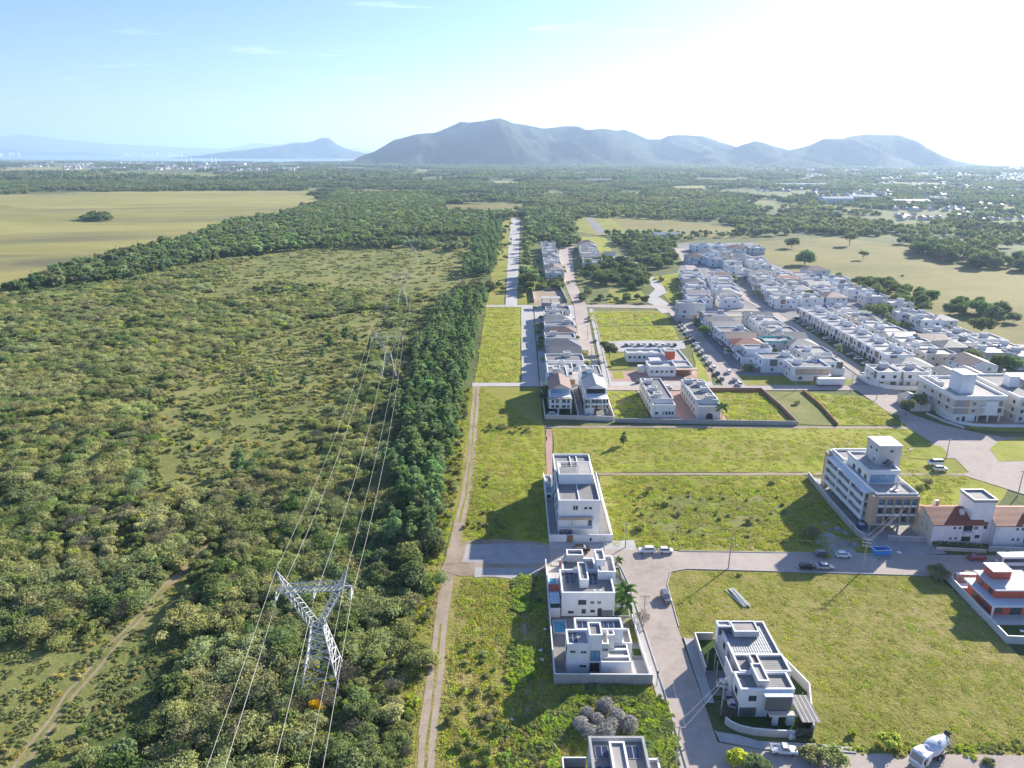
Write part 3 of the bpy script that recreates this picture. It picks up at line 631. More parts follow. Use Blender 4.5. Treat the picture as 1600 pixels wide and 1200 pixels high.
# ---- scrub left of the track
SCRUB = [(-470, 380), (-440, 480), (-398, 556), (-394, 735), (-372, 835), (-380, 1000), (-330, 1150), (-45, 1150), (-45, 480), (-47, 300), (-46, 195), (-33, 190), (-24, 170), (-22.5, 137), (-20.5, 70), (-520, 70)]
OPEN1 = gps((300, 470), (405, 390), (500, 376), (640, 372), (740, 378), (735, 440), (690, 470), (620, 460), (540, 452), (430, 440), (380, 462))
OPEN2 = gps((215, 720), (255, 610), (380, 540), (480, 500), (600, 480), (618, 520), (560, 610), (480, 690), (340, 760), (240, 790))
OPEN3 = gps((-60, 1010), (60, 985), (190, 990), (285, 890), (310, 900), (190, 1040), (130, 1130), (110, 1230), (-80, 1230))
OPEN4 = gps((160, 1030), (260, 950), (300, 1000), (240, 1100), (260, 1230), (110, 1230))
TRACK = gps((20, 1215), (110, 1085), (200, 985), (262, 915), (300, 878), (330, 850))
def seg_dist(p, line):
    d = np.full(len(p), 1e9)
    for a, b in zip(line, line[1:]):
        a = np.array(a); b = np.array(b); t = np.clip(((p - a) @ (b - a)) / ((b - a) @ (b - a)), 0, 1)
        d = np.minimum(d, np.linalg.norm(p - (a + t[:, None] * (b - a)), axis=1))
    return d
def scrub_points():
    P_ = []; S_ = []; K_ = []
    for y0, y1, st in ((70, 330, 2.6), (330, 620, 3.3), (620, 1150, 5.0)):
        p = grid_pts(-700, -15, y0, y1, st, 1.5); p = p[inside(p, SCRUB)]; p = p[in_view(p)]
        o1 = inside(p, OPEN1); o2 = inside(p, OPEN2); o3 = inside(p, OPEN3) | inside(p, OPEN4)
        nzv = nz(p, 1 / 26, 3); nz2 = nz(p, 1 / 9, 8)
        nz3 = nz(p, 1 / 55, 31); dens = np.clip(1.0 + .5 * nzv + 1.1 * nz3, .12, .97); dens[o1] = .02 + .10 * np.maximum(nzv[o1], 0); dens[o2] = .10 + .5 * nzv[o2]; dens[o3] = .09 + .4 * nzv[o3]
        pyl = np.abs(p[:, 0] - (-38 - (p[:, 1] - 116) * .0915)) ; row = (pyl < 4) & (p[:, 1] > 150)
        dens[row] *= .3
        keep = (rng.random(len(p)) < dens) & (seg_dist(p, TRACK) > 1.7)
        pl = (np.abs(p[:, 0] + 38) < 3.2) & (np.abs(p[:, 1] - 116) < 4); keep &= ~pl
        p = p[keep]; o = (o1 | o2 | o3)[keep]; nzv = nzv[keep]; nz2 = nz2[keep]
        s = (.42 + .95 * rng.random(len(p)) ** 2.2 + .8 * np.maximum(nzv, 0) + .3 * nz2) * np.where(o, .62, 1) * (st / 2.6) ** .35 * .88
        q = rng.random(len(p)) + nz(p, 1 / 40, 21) * .35
        k = np.where(q < .56, rng.integers(0, 4, len(p)), np.where(q < .84, 4 + rng.integers(0, 3, len(p)), np.where(q < .875, 7 + rng.integers(0, 2, len(p)), 9 + rng.integers(0, 2, len(p)))))
        P_.append(p); S_.append(np.clip(s, .25, 2.2)); K_.append(k)
    return np.concatenate(P_), np.concatenate(S_), np.concatenate(K_)
bp_, bs_, bk_ = scrub_points()
BUSH = PROTO['bush'] + PROTO['bush_green'] + PROTO['bush_yellow'] + PROTO['bush_grey']
show = bs_ / np.hypot(bp_[:, 0], np.hypot(bp_[:, 1], CAM_H))
vis = in_view(bp_, -15); order = np.argsort(-(show * vis)); single = order[:300]; rest = order[300:]
tp = grid_pts(-700, -24, 70, 1000, 8.5, 1.3); tp = tp[inside(tp, SCRUB)]; tp = tp[in_view(tp)]
tp = tp[~(inside(tp, OPEN1) | inside(tp, OPEN2) | inside(tp, OPEN3) | inside(tp, OPEN4))]; tp = tp[(seg_dist(tp, TRACK) > 7) & (nz(tp, 1 / 48, 77) > -.42) & (np.hypot(tp[:, 0] + 38, tp[:, 1] - 116) > 9)]
rk = np.random.default_rng(3); near = np.array([(np.hypot(tp[:, 0] - q[0], tp[:, 1] - q[1]) < 5.0).any() for q in bp_[rest]])
rest = rest[~(near & (rk.random(len(rest)) < .8))]
scatter('scrub_thicket', bp_[rest], bs_[rest], bk_[rest], BUSH)
scatter('scrub_tangle', tp, rk.uniform(.75, 1.35, len(tp)), rk.integers(0, 4, len(tp)), PROTO['tangle'])
KD = {0: ('olive green', 'olive'), 1: ('deep green', 'green'), 2: ('bright yellow-green', 'yellow'), 3: ('thin grey-brown', 'grey')}
STEM = [stem_mesh('bush_stems', 2.2, .09, BARK, 3, 5, .3)]
for i in single:
    k = int(bk_[i]); kd = KD[0 if k < 4 else 1 if k < 7 else 2 if k < 9 else 3]; x, y = bp_[i]
    lx = -37.6 - (y - 116.3) * .0915
    where = 'at the foot of the near pylon' if math.hypot(x + 37.6, y - 116) < 9 else 'beside the narrow track at lower left' if seg_dist(bp_[i:i + 1], TRACK)[0] < 6 else 'along the edge of the dirt track' if x > -26 else 'under the wires in front of the near pylon' if abs(x - lx) < 8 and y < 116 else 'under the wires beyond the near pylon' if abs(x - lx) < 8 else 'between the wires and the dirt track' if x > lx else 'in the scrub left of the wires, nearer than the pylon' if y < 116 else 'in the scrub left of the wires, beyond the pylon'
    sz = 'large' if bs_[i] > 1.35 else 'small' if bs_[i] < 1.0 else 'middle-sized'
    r_ = thing('bush', '%s %s bush %s' % (sz, kd[0], where), 'bush', (x, y, 0), rnd.uniform(0, 6.28), '%s %s bushes %s' % (sz, kd[0], where))
    r_.scale = (float(bs_[i]),) * 3
    put('crown', BUSH[k], r_); put('stems', STEM[0], r_)
def clump_trees():
    p = grid_pts(-420, -26, 90, 760, 5.5, 1.4); p = p[inside(p, SCRUB)]; p = p[in_view(p)]; p = p[~(inside(p, OPEN1) | inside(p, OPEN2) | inside(p, OPEN3))]
    p = p[(nz(p, 1 / 34, 91) > .26) & (rng.random(len(p)) < .6) & (seg_dist(p, TRACK) > 5) & (np.hypot(p[:, 0] + 38, p[:, 1] - 116) > 12)]
    return p, rng.uniform(.35, .8, len(p)), rng.integers(0, 3, len(p))
scatter('thicket_trees', *clump_trees(), PROTO['round'])
# low brush and grass between the bushes
def low_cover():
    P_ = []
    for y0, y1, st in ((70, 200, 1.5), (200, 420, 2.6), (420, 800, 5.5)):
        p = grid_pts(-520, -16, y0, y1, st); p = p[inside(p, SCRUB)]; p = p[in_view(p, 20)]; p = p[seg_dist(p, TRACK) > 1.3]; P_.append(p[rng.random(len(p)) < .75])
    p = np.concatenate(P_); o = inside(p, OPEN1) | inside(p, OPEN2) | inside(p, OPEN3) | inside(p, OPEN4); p = p[o | (rng.random(len(p)) < .75)]
    f = np.where(p[:, 1] > 420, 1.7, np.where(p[:, 1] > 200, 1.1, .75))
    oo = inside(p, OPEN1) | inside(p, OPEN2) | inside(p, OPEN3) | inside(p, OPEN4); kp = ~oo | (rng.random(len(p)) < np.where(inside(p, OPEN1), .42, .6)); p = p[kp]; oo = oo[kp]; f = f[kp]
    return p, (.5 + .7 * rng.random(len(p))) * f, np.where(oo, rng.choice([1, 3, 3, 0], len(p)), rng.integers(0, 4, len(p)))
scatter('low_brush', *low_cover(), PROTO['low'])
# ---------------------------------------------------------------- building parts
M_WHITE = paint('white_render', (.80, .80, .79), .75, .16, .5)
M_OFF = paint('off_white_render', (.68, .66, .62), .75, .2, .5)
M_LG = paint('pale_grey_render', (.55, .55, .54), .8, .12, .5)
M_GREY = paint('grey_render', (.36, .36, .36), .85, .16, .5)
M_DG = paint('dark_grey_cladding', (.15, .145, .145), .6, .12, .8)
M_CREAM = paint('cream_render', (.66, .58, .48), .8, .12, .5)
M_TAN = paint('tan_render', (.50, .37, .26), .8, .12, .5)
M_RED = paint('red_render', (.55, .11, .07), .7, .12, .5)
M_BLUEW = paint('pale_blue_render', (.62, .68, .74), .75, .1, .5)
M_GREENW = paint('pale_green_render', (.45, .62, .55), .75, .1, .5)
M_TURQ = paint('turquoise_render', (.16, .52, .46), .6, .12, .5)
M_COPE = paint('white_coping', (.82, .81, .79), .6, .10, .8)
M_CONC = paint('raw_concrete', (.42, .41, .39), .9, .22, .7, bump=.2)
M_SLAB = paint('roof_slab', (.27, .26, .25), .9, .25, .35)
M_SLABL = paint('pale_roof_slab', (.43, .40, .37), .9, .2, .35)
M_FIB = ribbed('fibre_cement_sheet', (.24, .23, .22), .55, 0)
M_FIBY = ribbed('fibre_cement_sheet_cross', (.27, .255, .245), .55, 1)
M_TILE = ribbed('clay_roof_tile', (.36, .105, .06), .35, 1)
M_TILEB = ribbed('brown_roof_tile', (.25, .16, .125), .35, 1)
M_TILEG = ribbed('grey_roof_tile', (.22, .215, .215), .35, 1)
M_TILEP = ribbed('pale_roof_tile', (.42, .37, .33), .35, 1)
M_METAL = ribbed('pale_metal_sheet', (.37, .37, .37), .5, 0, .45, metallic=.2)
M_WOOD = paint('wood_slat', (.36, .20, .11), .7, .2, 2)
M_BRICK = paint('orange_brick', (.46, .21, .12), .9, .25, 1.2)
M_GLASS = glass_mat('window_glass'); M_GLASSB = glass_mat('blue_glass', (.10, .18, .26), .1)
M_FRAME = paint('window_frame', (.07, .07, .075), .5, .1, 2); M_FRAMEW = paint('white_frame', (.72, .72, .71), .5, .06, 2)
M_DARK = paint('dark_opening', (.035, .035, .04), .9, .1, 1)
M_SOLAR = glass_mat('solar_cell', (.018, .025, .05), .2); M_POOL = glass_mat('pool_water', (.02, .16, .24), .06)
M_TANK = paint('blue_tank', (.03, .12, .42), .5, .1, 1)
M_STEEL = paint('galvanised_steel', (.46, .47, .48), .55, .12, 3, metallic=.35)
M_POLE = paint('pole_concrete', (.40, .38, .35), .9, .2, 2)
M_RUB = paint('rubble', (.34, .31, .28), .95, .3, 1.2, bump=.5)
MC = {}
def cached(key, fn):
    if key not in MC: MC[key] = fn()
    return MC[key]
def windows(parent, face, plane, items, fr=None, gl=None):
    """items: (along, z, w, h). face F -Y, B +Y, L -X, R +X. Each window: frame object with a pane child"""
    fr = fr or M_FRAME; gl = gl or M_GLASS
    for a, z, w, h in items:
        def mk():
            m = MB(); t = .07; m.box(-w / 2 - .06, w / 2 + .06, -.09, .02, -.09, 0)
            m.box(-w / 2 - .06, w / 2 + .06, -.07, .02, h, h + .06); m.box(-w / 2 - .06, -w / 2 + t * .4, -.07, .02, 0, h); m.box(w / 2 - t * .4, w / 2 + .06, -.07, .02, 0, h)
            if w > .9: m.box(-t / 2, t / 2, -.065, .02, 0, h)
            return m.mesh('window', fr)
        def mp(): return MB().box(-w / 2, w / 2, -.03, .01, 0, h).mesh('pane', gl)
        k = (round(w, 2), round(h, 2))
        o = put('window', cached(('w', k, fr.name), mk), parent); p = put('pane', cached(('p', k, gl.name), mp), o)
        rz, loc = {'F': (0, (a, plane, z)), 'B': (math.pi, (a, plane, z)), 'L': (-math.pi / 2, (plane, a, z)), 'R': (math.pi / 2, (plane, a, z))}[face]
        o.location = loc; o.rotation_euler = (0, 0, rz)
def panel(parent, name, face, plane, a0, a1, z0, z1, mat, t=.06):
    """a slab of cladding / door / railing standing proud of a wall"""
    m = MB()
    if face == 'F': m.box(a0, a1, plane - t, plane + .01, z0, z1)
    elif face == 'B': m.box(a0, a1, plane - .01, plane + t, z0, z1)
    elif face == 'L': m.box(plane - t, plane + .01, a0, a1, z0, z1)
    else: m.box(plane - .01, plane + t, a0, a1, z0, z1)
    return m.build(name, mat, parent)
def block(parent, x0, x1, y0, y1, z0, z1, mat, ph=.6, t=.18, roof=None, cope=None, wname='wall'):
    w = MB(); zr = z1 - ph; w.box(x0, x1, y0, y1, z0, zr)
    if ph: w.ring(x0, x1, y0, y1, zr, z1, t)
    o = w.build(wname, mat, parent)
    if ph:
        MB().box(x0 + t + .004, x1 - t - .004, y0 + t + .004, y1 - t - .004, zr - .05, zr + .07).build('roof', roof or M_FIB, parent)
        MB().ring(x0 - .05, x1 + .05, y0 - .05, y1 + .05, z1 + .002, z1 + .09, t + .1).build('parapet', cope or M_COPE, parent)
    return o
def slab(parent, name, x0, x1, y0, y1, z0, z1, mat): return MB().box(x0, x1, y0, y1, z0, z1).build(name, mat, parent)
def gable(parent, x0, x1, y0, y1, z, rise, mat, axis='x', ov=.4, t=.16, gmat=None, z0=None):
    """pitched roof as two sloping slabs with a ridge along 'axis', gable triangles in the wall material"""
    m = MB()
    if axis == 'y': (a0, a1, b0, b1) = (y0, y1, x0, x1)
    else: (a0, a1, b0, b1) = (x0, x1, y0, y1)
    mid = (b0 + b1) / 2; k = rise / (mid - b0)
    def q(a, b_, zz): return (a, b_, zz) if axis == 'x' else (b_, a, zz)
    for s_, e in ((-1, b0 - ov), (1, b1 + ov)):
        ze = z - k * ov; vs = []
        for a in (a0 - ov, a1 + ov):
            vs += [q(a, e, ze), q(a, mid + s_ * .01, z + rise), q(a, mid + s_ * .01, z + rise + t), q(a, e, ze + t)]
        m.add(vs, [(0, 1, 2, 3), (7, 6, 5, 4), (0, 4, 5, 1), (1, 5, 6, 2), (2, 6, 7, 3), (3, 7, 4, 0)])
    o = m.build('roof', mat, parent)
    g = MB()
    for a in (a0 + .003, a1 - .003): g.add([q(a, b0, z - .01), q(a, b1, z - .01), q(a, mid, z + rise - .02)], [(0, 1, 2)])
    g.build('gable', gmat or M_WHITE, parent); return o
def hip(parent, x0, x1, y0, y1, z, rise, mat, ov=.5):
    x0 -= ov; x1 += ov; y0 -= ov; y1 += ov; w, d = x1 - x0, y1 - y0; m = MB()
    if w >= d: r0, r1 = (x0 + d / 2, (y0 + y1) / 2), (x1 - d / 2 - .01, (y0 + y1) / 2)
    else: r0, r1 = ((x0 + x1) / 2, y0 + w / 2), ((x0 + x1) / 2, y1 - w / 2 - .01)
    v = [(x0, y0, z), (x1, y0, z), (x1, y1, z), (x0, y1, z), (*r0, z + rise), (*r1, z + rise), (x0, y0, z - .15), (x1, y0, z - .15), (x1, y1, z - .15), (x0, y1, z - .15)]
    f = [(0, 1, 5, 4), (2, 3, 4, 5), (1, 2, 5), (3, 0, 4)] if w >= d else [(0, 1, 4), (1, 2, 5, 4), (2, 3, 5), (3, 0, 4, 5)]
    m.add(v, f + [(6, 7, 1, 0), (7, 8, 2, 1), (8, 9, 3, 2), (9, 6, 0, 3), (9, 8, 7, 6)]); return m.build('roof', mat, parent)
def solar(parent, x, y, z, nx, ny, w=1.05, d=1.7, gap=.08):
    def mk():
        m = MB().box(0, w, 0, d, 0, .05); return m.mesh('solar_panel', M_SOLAR)
    def fr():
        return MB().ring(-.02, w + .02, -.02, d + .02, .012, .075, .05).mesh('frame', M_STEEL)
    for i in range(nx):
        for j in range(ny):
            o = put('solar_panel', cached(('sol', w, d), mk), parent, (x + i * (w + gap), y + j * (d + gap), z)); o.rotation_euler = (R(4), 0, 0)
            put('frame', cached(('solf', w, d), fr), o)
def railing(parent, x0, x1, y0, y1, z, h=1.0, mat=None, glass=False):
    m = MB(); d = Vector((x1 - x0, y1 - y0, 0)); n = max(1, int(d.length / 1.2))
    for i in range(n + 1):
        p = Vector((x0, y0, z)) + d * (i / n); m.tube([p, p + Vector((0, 0, h))], .03, 4)
    m.tube([(x0, y0, z + h), (x1, y1, z + h)], .035, 4); m.tube([(x0, y0, z + h * .5), (x1, y1, z + h * .5)], .02, 4)
    return m.build('railing', mat or M_STEEL, parent)
def garden_wall(name, label, pts, h, mat, t=.18, cat='wall', cope=None, group=None, z=0):
    """a boundary wall along pts, mitred runs, with a coping part"""
    o = thing(name, label, cat, (pts[0][0], pts[0][1], z), 0, group); ox, oy = pts[0]
    m = MB(); c = MB()
    for i, ((ax, ay), (bx, by)) in enumerate(zip(pts, pts[1:])):
        d = Vector((bx - ax, by - ay)); L_ = d.length; d /= L_; n = Vector((-d.y, d.x)) * t / 2
        e = d * (t / 2 - .002 * (i + 1)); A = Vector((ax - ox, ay - oy)) - e; B = Vector((bx - ox, by - oy)) - e
        q = [A - n, B - n, B + n, A + n]; m.prism([tuple(v) for v in q], -.1, h)
        n2 = n * 1.35; q = [A - n2, B - n2, B + n2, A + n2]; c.prism([tuple(v) for v in q], h + .002 * (i % 2), h + .08 + .002 * (i % 2))
    m.build('wall_face', mat, o); c.build('coping', cope or M_COPE, o); return o
# ---------------------------------------------------------------- buildings of the near quarter (metres, seen from the drone: F = towards us)
# three-storey white building at the end of the gravel road
b = thing('apartment_building', 'white three-storey building with grey flat roofs beside the end of the gravel road', 'building', (12.6, 172.2, 0))
block(b, 0, 11.2, 0, 31, 3.0, 10.9, M_WHITE, .7, .25, M_SLAB)
slab(b, 'ground_storey', 3.9, 11.2, .01, 30.9, 0, 2.995, M_WHITE); slab(b, 'ground_storey', .0, .35, .01, 30.9, 0, 2.995, M_WHITE)
slab(b, 'garage_back', .36, 3.89, 6, 6.3, 0, 2.99, M_GREY)
slab(b, 'roof_ridge', 5.5, 5.75, .3, 11, 10.3, 10.62, M_COPE); slab(b, 'roof_ridge', 5.0, 5.3, 20.2, 30.7, 10.3, 10.62, M_COPE); slab(b, 'roof_ridge', 7.0, 7.3, 20.2, 30.7, 10.3, 10.62, M_COPE)
slab(b, 'roof_storey', .7, 10.2, 11.2, 16.6, 10.2, 13.2, M_WHITE); slab(b, 'roof_storey', 6.1, 10.2, 16.61, 20, 10.2, 13.2, M_WHITE); slab(b, 'roof_storey', .7, 1.6, 16.61, 20, 10.2, 13.2, M_WHITE)
slab(b, 'roof', .9, 6, 11.4, 16.4, 13.2, 13.3, M_SLAB); slab(b, 'roof', 6.3, 10, 11.4, 19.8, 13.2, 13.3, M_SLABL); slab(b, 'terrace_floor', 1.61, 6.09, 16.62, 19.9, 10.3, 10.42, M_TILEG); slab(b, 'pergola_beam', 1.61, 6.09, 17.4, 17.6, 12.9, 13.1, M_DG); slab(b, 'pergola_beam', 1.61, 6.09, 18.8, 19.0, 12.9, 13.1, M_DG); MB().ring(.65, 10.25, 11.15, 20.05, 13.21, 13.4, .3).build('parapet', M_COPE, b)
railing(b, 1.7, 6, 19.9, 19.9, 12.2, 1.0)
slab(b, 'balcony', -.1, 9.3, -1.2, 0, 2.85, 3.02, M_WHITE); railing(b, 0, 9.2, -1.1, -1.1, 3.02, .9)
slab(b, 'canopy', -.1, 9.3, -1.0, -.01, 5.55, 5.75, M_TAN); panel(b, 'tan_band', 'F', -1.0, -.1, 9.3, 5.76, 6.3, M_TAN, .05)
for x in (.3, 4.25): 
    for k in range(3): panel(b, 'sliding_door', 'F', 0, x + k * 1.2, x + k * 1.2 + 1.12, 3.05, 5.3, M_COPE, .05)
windows(b, 'F', 0, [(8.6, 3.4, .9, 1.5)])
slab(b, 'balcony_divider', 3.85, 4.05, -1.19, -.01, 3.05, 5.7, M_WHITE)
windows(b, 'F', 0, [(4.2, 8.2, .45, 1.1), (4.9, 8.2, .45, 1.1), (7.3, 8.4, .7, .5), (8.6, 8.4, .7, .5)])
windows(b, 'L', 0, [(3 + k * 4.6, z, 1.2, 1.2) for k in range(6) for z in (4.2, 7.2)])
for y in (6.5, 14, 22, 28):
    panel(b, 'wall_fin', 'L', 0, y, y + .5, 6.0, 10.6, M_DG, .12); panel(b, 'wall_fin', 'R', 11.2, y, y + .5, 6.0, 10.6, M_DG, .12)
railing(b, .4, 3.8, -.05, -.05, .02, 1.0, M_STEEL)
for yy, hh in ((30.5, 2.9), (24, 2.4)):
    s_ = thing('outbuilding', 'small white outbuilding %s the white three-storey building' % ('at the far left of' if yy > 28 else 'half way along the left of'), 'outbuilding', (10.15, 169.2 + yy, 0))
    block(s_, 0, 2.1, 0, 5.2, 0, hh, M_WHITE, .5, .15, M_SLABL); windows(s_, 'F', 0, [(1, 1.1, .9, .9)])
garden_wall('garden_wall', 'white front wall with brown gate of the three-storey building', [(10.05, 208), (10.05, 169.2), (27, 169.2), (27, 209)], 2.2, M_WHITE)
g_ = thing('gate', 'brown wooden gate in the white wall of the three-storey building', 'gate', (14.9, 169.1, 0)); slab(g_, 'leaf', 0, 1.5, -.08, -.02, .05, 2.25, M_WOOD); slab(g_, 'post', -.14, -.02, -.1, 0, 0, 2.35, M_DG)
g_ = thing('gate', 'wide white sliding gate in the white wall of the three-storey building', 'gate', (17, 169.0, 0)); slab(g_, 'leaf', 0, 6.4, -.06, -.01, .05, 2.1, M_COPE); slab(g_, 'handle', 3.9, 4.4, -.12, -.065, .5, 1.5, M_DARK)
sheet('yard', [(10.2, 169.4), (26.8, 169.4), (26.8, 208), (10.2, 208)], zl(9), G['concrete'])

# white house at the corner with solar panels and a curved front fence
b = thing('house', 'white flat-roofed house with blue solar panels and palm beside it at the road corner', 'house', (11.2, 136.9, 0))
block(b, 0, 11.9, 0, 9.4, 0, 6.2, M_WHITE, .9, .28, M_SLAB)
block(b, .9, 8.8, 9.41, 15.6, 0, 5.4, M_WHITE, .8, .25, M_SLAB)
block(b, 8.81, 12.9, 6.5, 13.4, 0, 7.4, M_WHITE, .6, .25, M_SLABL); block(b, 8.6, 10.7, 9.0, 13.6, 7.4, 9.0, M_WHITE, .5, .25, M_SLABL)
block(b, 4.3, 6.3, 3.2, 10.4, 5.3, 7.5, M_WHITE, .35, .22, M_FIBY); block(b, 2.2, 6.2, 15.0, 17.6, 4.6, 6.6, M_OFF, .5, .25, M_SLAB)
solar(b, 1.2, 4.6, 5.42, 2, 3, 1.0, 1.5); solar(b, 6.6, 4.2, 5.42, 2, 3, .95, 1.4)
for x in (7.2, 8.6): slab(b, 'roof_unit', x, x + .6, 1.3, 1.9, 5.35, 5.9, M_LG)
windows(b, 'F', 0, [(4.6, 3.2, 1.7, 1.1), (6.9, 3.5, .7, .45), (8.4, 3.5, .7, .45), (2.1, .9, 1.1, .5), (5, .9, .8, 1.0), (7.0, 1.2, .9, .5), (8.6, .1, .8, 2.0), (10.3, .1, 2.4, 1.5)])
windows(b, 'L', 0, [(2.5, 3.3, 1.2, 1.1), (6.5, 3.3, 1.2, 1.1)]); windows(b, 'R', 12.9, [(9, 4, 1.6, 1.2), (11.5, 4, 1.0, 1.2)])
panel(b, 'garage_door', 'B', 15.6, 2, 5, 0, 2.4, M_WOOD)
s_ = thing('outbuilding', 'narrow pale outbuilding with brick-red roof beside the white corner house', 'outbuilding', (8.75, 143.3, 0)); slab(s_, 'wall', 0, 2.2, 0, 2.2, 0, 2.5, M_WHITE); slab(s_, 'roof', -.1, 2.3, -.15, 2.3, 2.5, 2.62, M_RED)
s_ = thing('awning', 'blue-grey sheet awning in the side yard of the white corner house', 'awning', (8.75, 138.2, 0)); slab(s_, 'roof', 0, 2.2, 0, 4.2, 2.5, 2.58, M_BLUEW)
for x in (.05, 2.05): slab(s_, 'post', x, x + .1, .05, .15, 0, 2.5, M_STEEL)
s_ = thing('swimming_pool', 'small blue pool in the narrow side yard of the white corner house', 'pool', (8.9, 147, 0)); MB().ring(0, 2.1, 0, 4.2, 0, .75, .2).build('rim', M_COPE, s_); slab(s_, 'water', .21, 1.89, .21, 3.99, 0, .6, M_POOL)
garden_wall('garden_wall', 'tall white side wall left of the white corner house', [(8.5, 157), (8.5, 136.6), (11, 136.6)], 2.3, M_WHITE)
garden_wall('garden_wall', 'dark brick wall behind the white corner house along the road', [(12, 157.4), (21.5, 157.2)], 1.8, M_BRICK, cope=M_COPE)
fp = [(24.6, 153.4), (25.6, 152.6), (26.6, 151.2), (27.2, 149.2), (27.4, 147.2)]
f_ = thing('fence', 'dark curved garden fence at the corner of the white house', 'fence', (0, 0, 0))
for p, q in zip(fp, fp[1:]): MB().prism([(p[0], p[1]), (q[0], q[1]), (q[0] + .06, q[1] + .03), (p[0] + .06, p[1] + .03)], .1, 1.3).build('panel', M_DG, f_)
for p in fp: slab(f_, 'post', p[0] - .06, p[0] + .06, p[1] - .06, p[1] + .06, 0, 1.45, M_FRAME)
sheet('yard', [(8.6, 136.7), (26.8, 136.7), (27, 147), (26.9, 150), (25.5, 152.5), (22.9, 153.2), (22.9, 157.1), (8.6, 157)], zl(8), G['concrete'])
sheet('garden', [(23.2, 137), (26.6, 137), (26.8, 146), (24.4, 146), (24.4, 150), (23.2, 150)], zl(10), G['dark'])
for i, x in enumerate((24.3, 25.6)):
    s_ = thing('parasol', '%s of two white parasols in the garden of the white corner house' % ('left' if i == 0 else 'right'), 'parasol', (x, 138.6, 0), 0, 'white parasols in the corner house garden')
    m = MB(); m.tube([(0, 0, 1.75), (0, 0, 2.15)], [.75, .05], 10); m.build('canopy', M_COPE, s_); MB().tube([(0, 0, 0), (0, 0, 1.76)], .03, 6).build('pole', M_STEEL, s_)

# white house with stepped blocks behind the grey lot wall
b = thing('house', 'white house of stepped boxes with rows of solar panels behind the grey lot wall', 'house', (11.0, 118.4, 0))
block(b, 0, 4.4, 0, 4.6, 0, 7.0, M_WHITE, .6, .26, M_SLABL); block(b, 4.41, 7.0, .4, 4.5, 0, 8.8, M_WHITE, .4, .24, M_SLAB)
block(b, 2.0, 11.8, 4.61, 8.4, 0, 7.0, M_WHITE, .7, .26, M_FIBY); block(b, 7.01, 8.4, .7, 4.6, 0, 6.5, M_OFF, .5, .2, M_SLABL); block(b, 8.41, 9.8, 2.9, 4.6, 0, 6.9, M_OFF, .5, .2, M_SLABL)
block(b, 6.8, 12.7, -1.0, .69, 0, 3.5, M_WHITE, .4, .22, M_SLABL); block(b, 8.41, 12.7, .7, 2.89, 0, 3.49, M_WHITE, .4, .22, M_SLABL); block(b, 9.81, 12.7, 2.9, 4.6, 0, 3.5, M_WHITE, .4, .22, M_FIBY); block(b, 11.81, 13.8, 4.62, 9.4, 0, 3.6, M_WHITE, .6, .2, M_TILEP)
solar(b, .4, .9, 6.5, 2, 2, .85, 1.5); solar(b, 2.6, 5.6, 6.4, 2, 1, 1.0, 2.0); solar(b, 8.0, 5.6, 6.4, 3, 1, 1.0, 2.0)
windows(b, 'F', 0, [(.9, 5.1, .35, .3), (1.4, 5.1, .35, .3), (3.0, 5.0, .35, .3), (3.6, 5.0, .35, .3), (2.9, 1.6, .5, .35), (3.6, 1.6, .5, .35)])
windows(b, 'F', .4, [(5.7, 2.9, 1.8, 2.2)], gl=M_GLASSB); windows(b, 'F', .7, [(7.7, 5.0, .9, .35)])
panel(b, 'door_opening', 'F', .4, 4.7, 6.6, .1, 2.2, M_DARK); windows(b, 'L', 0, [(1.5, 4.2, 1.2, 1.2), (3.2, 1, 1.2, 1.2)])
garden_wall('garden_wall', 'long grey rendered lot wall facing the overgrown plot', [(8.4, 136.3), (8.4, 115.4), (27.8, 115.2)], 2.4, M_CONC)
garden_wall('garden_wall', 'low white street wall beside the house of stepped boxes', [(27.6, 115.6), (27.2, 126), (27.0, 136)], 1.3, M_WHITE)
s_ = thing('swimming_pool', 'turquoise pool in the paved yard behind the grey lot wall', 'pool', (9.0, 130.4, 0)); MB().ring(0, 3.1, 0, 4.6, 0, .5, .3).build('rim', M_LG, s_); slab(s_, 'water', .31, 2.79, .31, 4.29, 0, .4, M_POOL)
sheet('yard', [(8.5, 115.5), (27.5, 115.5), (27, 136.2), (8.5, 136.2)], zl(8), G['darkasph'])
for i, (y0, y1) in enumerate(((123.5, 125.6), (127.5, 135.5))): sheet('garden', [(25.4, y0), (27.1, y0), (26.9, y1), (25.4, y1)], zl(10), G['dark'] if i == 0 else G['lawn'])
sheet('drive', [(24.2, 115.6), (27.3, 115.6), (27.2, 122), (24.4, 122)], zl(10), G['concrete'])

# house cut by the lower edge
b = thing('house', 'grey and white flat-roofed house at the bottom edge with pale central roof box', 'house', (12.8, 82, 0))
block(b, 0, 9.2, 2, 12.9, 0, 7.0, M_LG, .8, .35, M_SLAB, M_CONC); block(b, 3.1, 5.6, 5, 10.8, 6.2, 8.0, M_LG, .3, .25, M_SLABL); block(b, 7.2, 11, 4.5, 9.3, 0, 6.0, M_OFF, .6, .22, M_SLABL)
solar(b, .6, 5.0, 6.3, 2, 1, 1.15, 2.4); solar(b, .9, 9.0, 6.3, 2, 1, 1.0, 2.4); solar(b, 6.0, 9.0, 6.3, 2, 1, 1.0, 2.4)
windows(b, 'L', 0, [(5, 3.5, 1.4, 1.2), (9, 3.5, 1.4, 1.2), (6, .8, 1.6, 1.4)])
garden_wall('garden_wall', 'dark grey yard wall left of the house at the bottom edge', [(8.6, 80), (8.6, 95.2), (12.7, 95.2)], 2.2, M_GREY)
sheet('yard', [(8.7, 80), (12.7, 80), (12.7, 95.1), (8.7, 95.1)], zl(8), G['dark'])

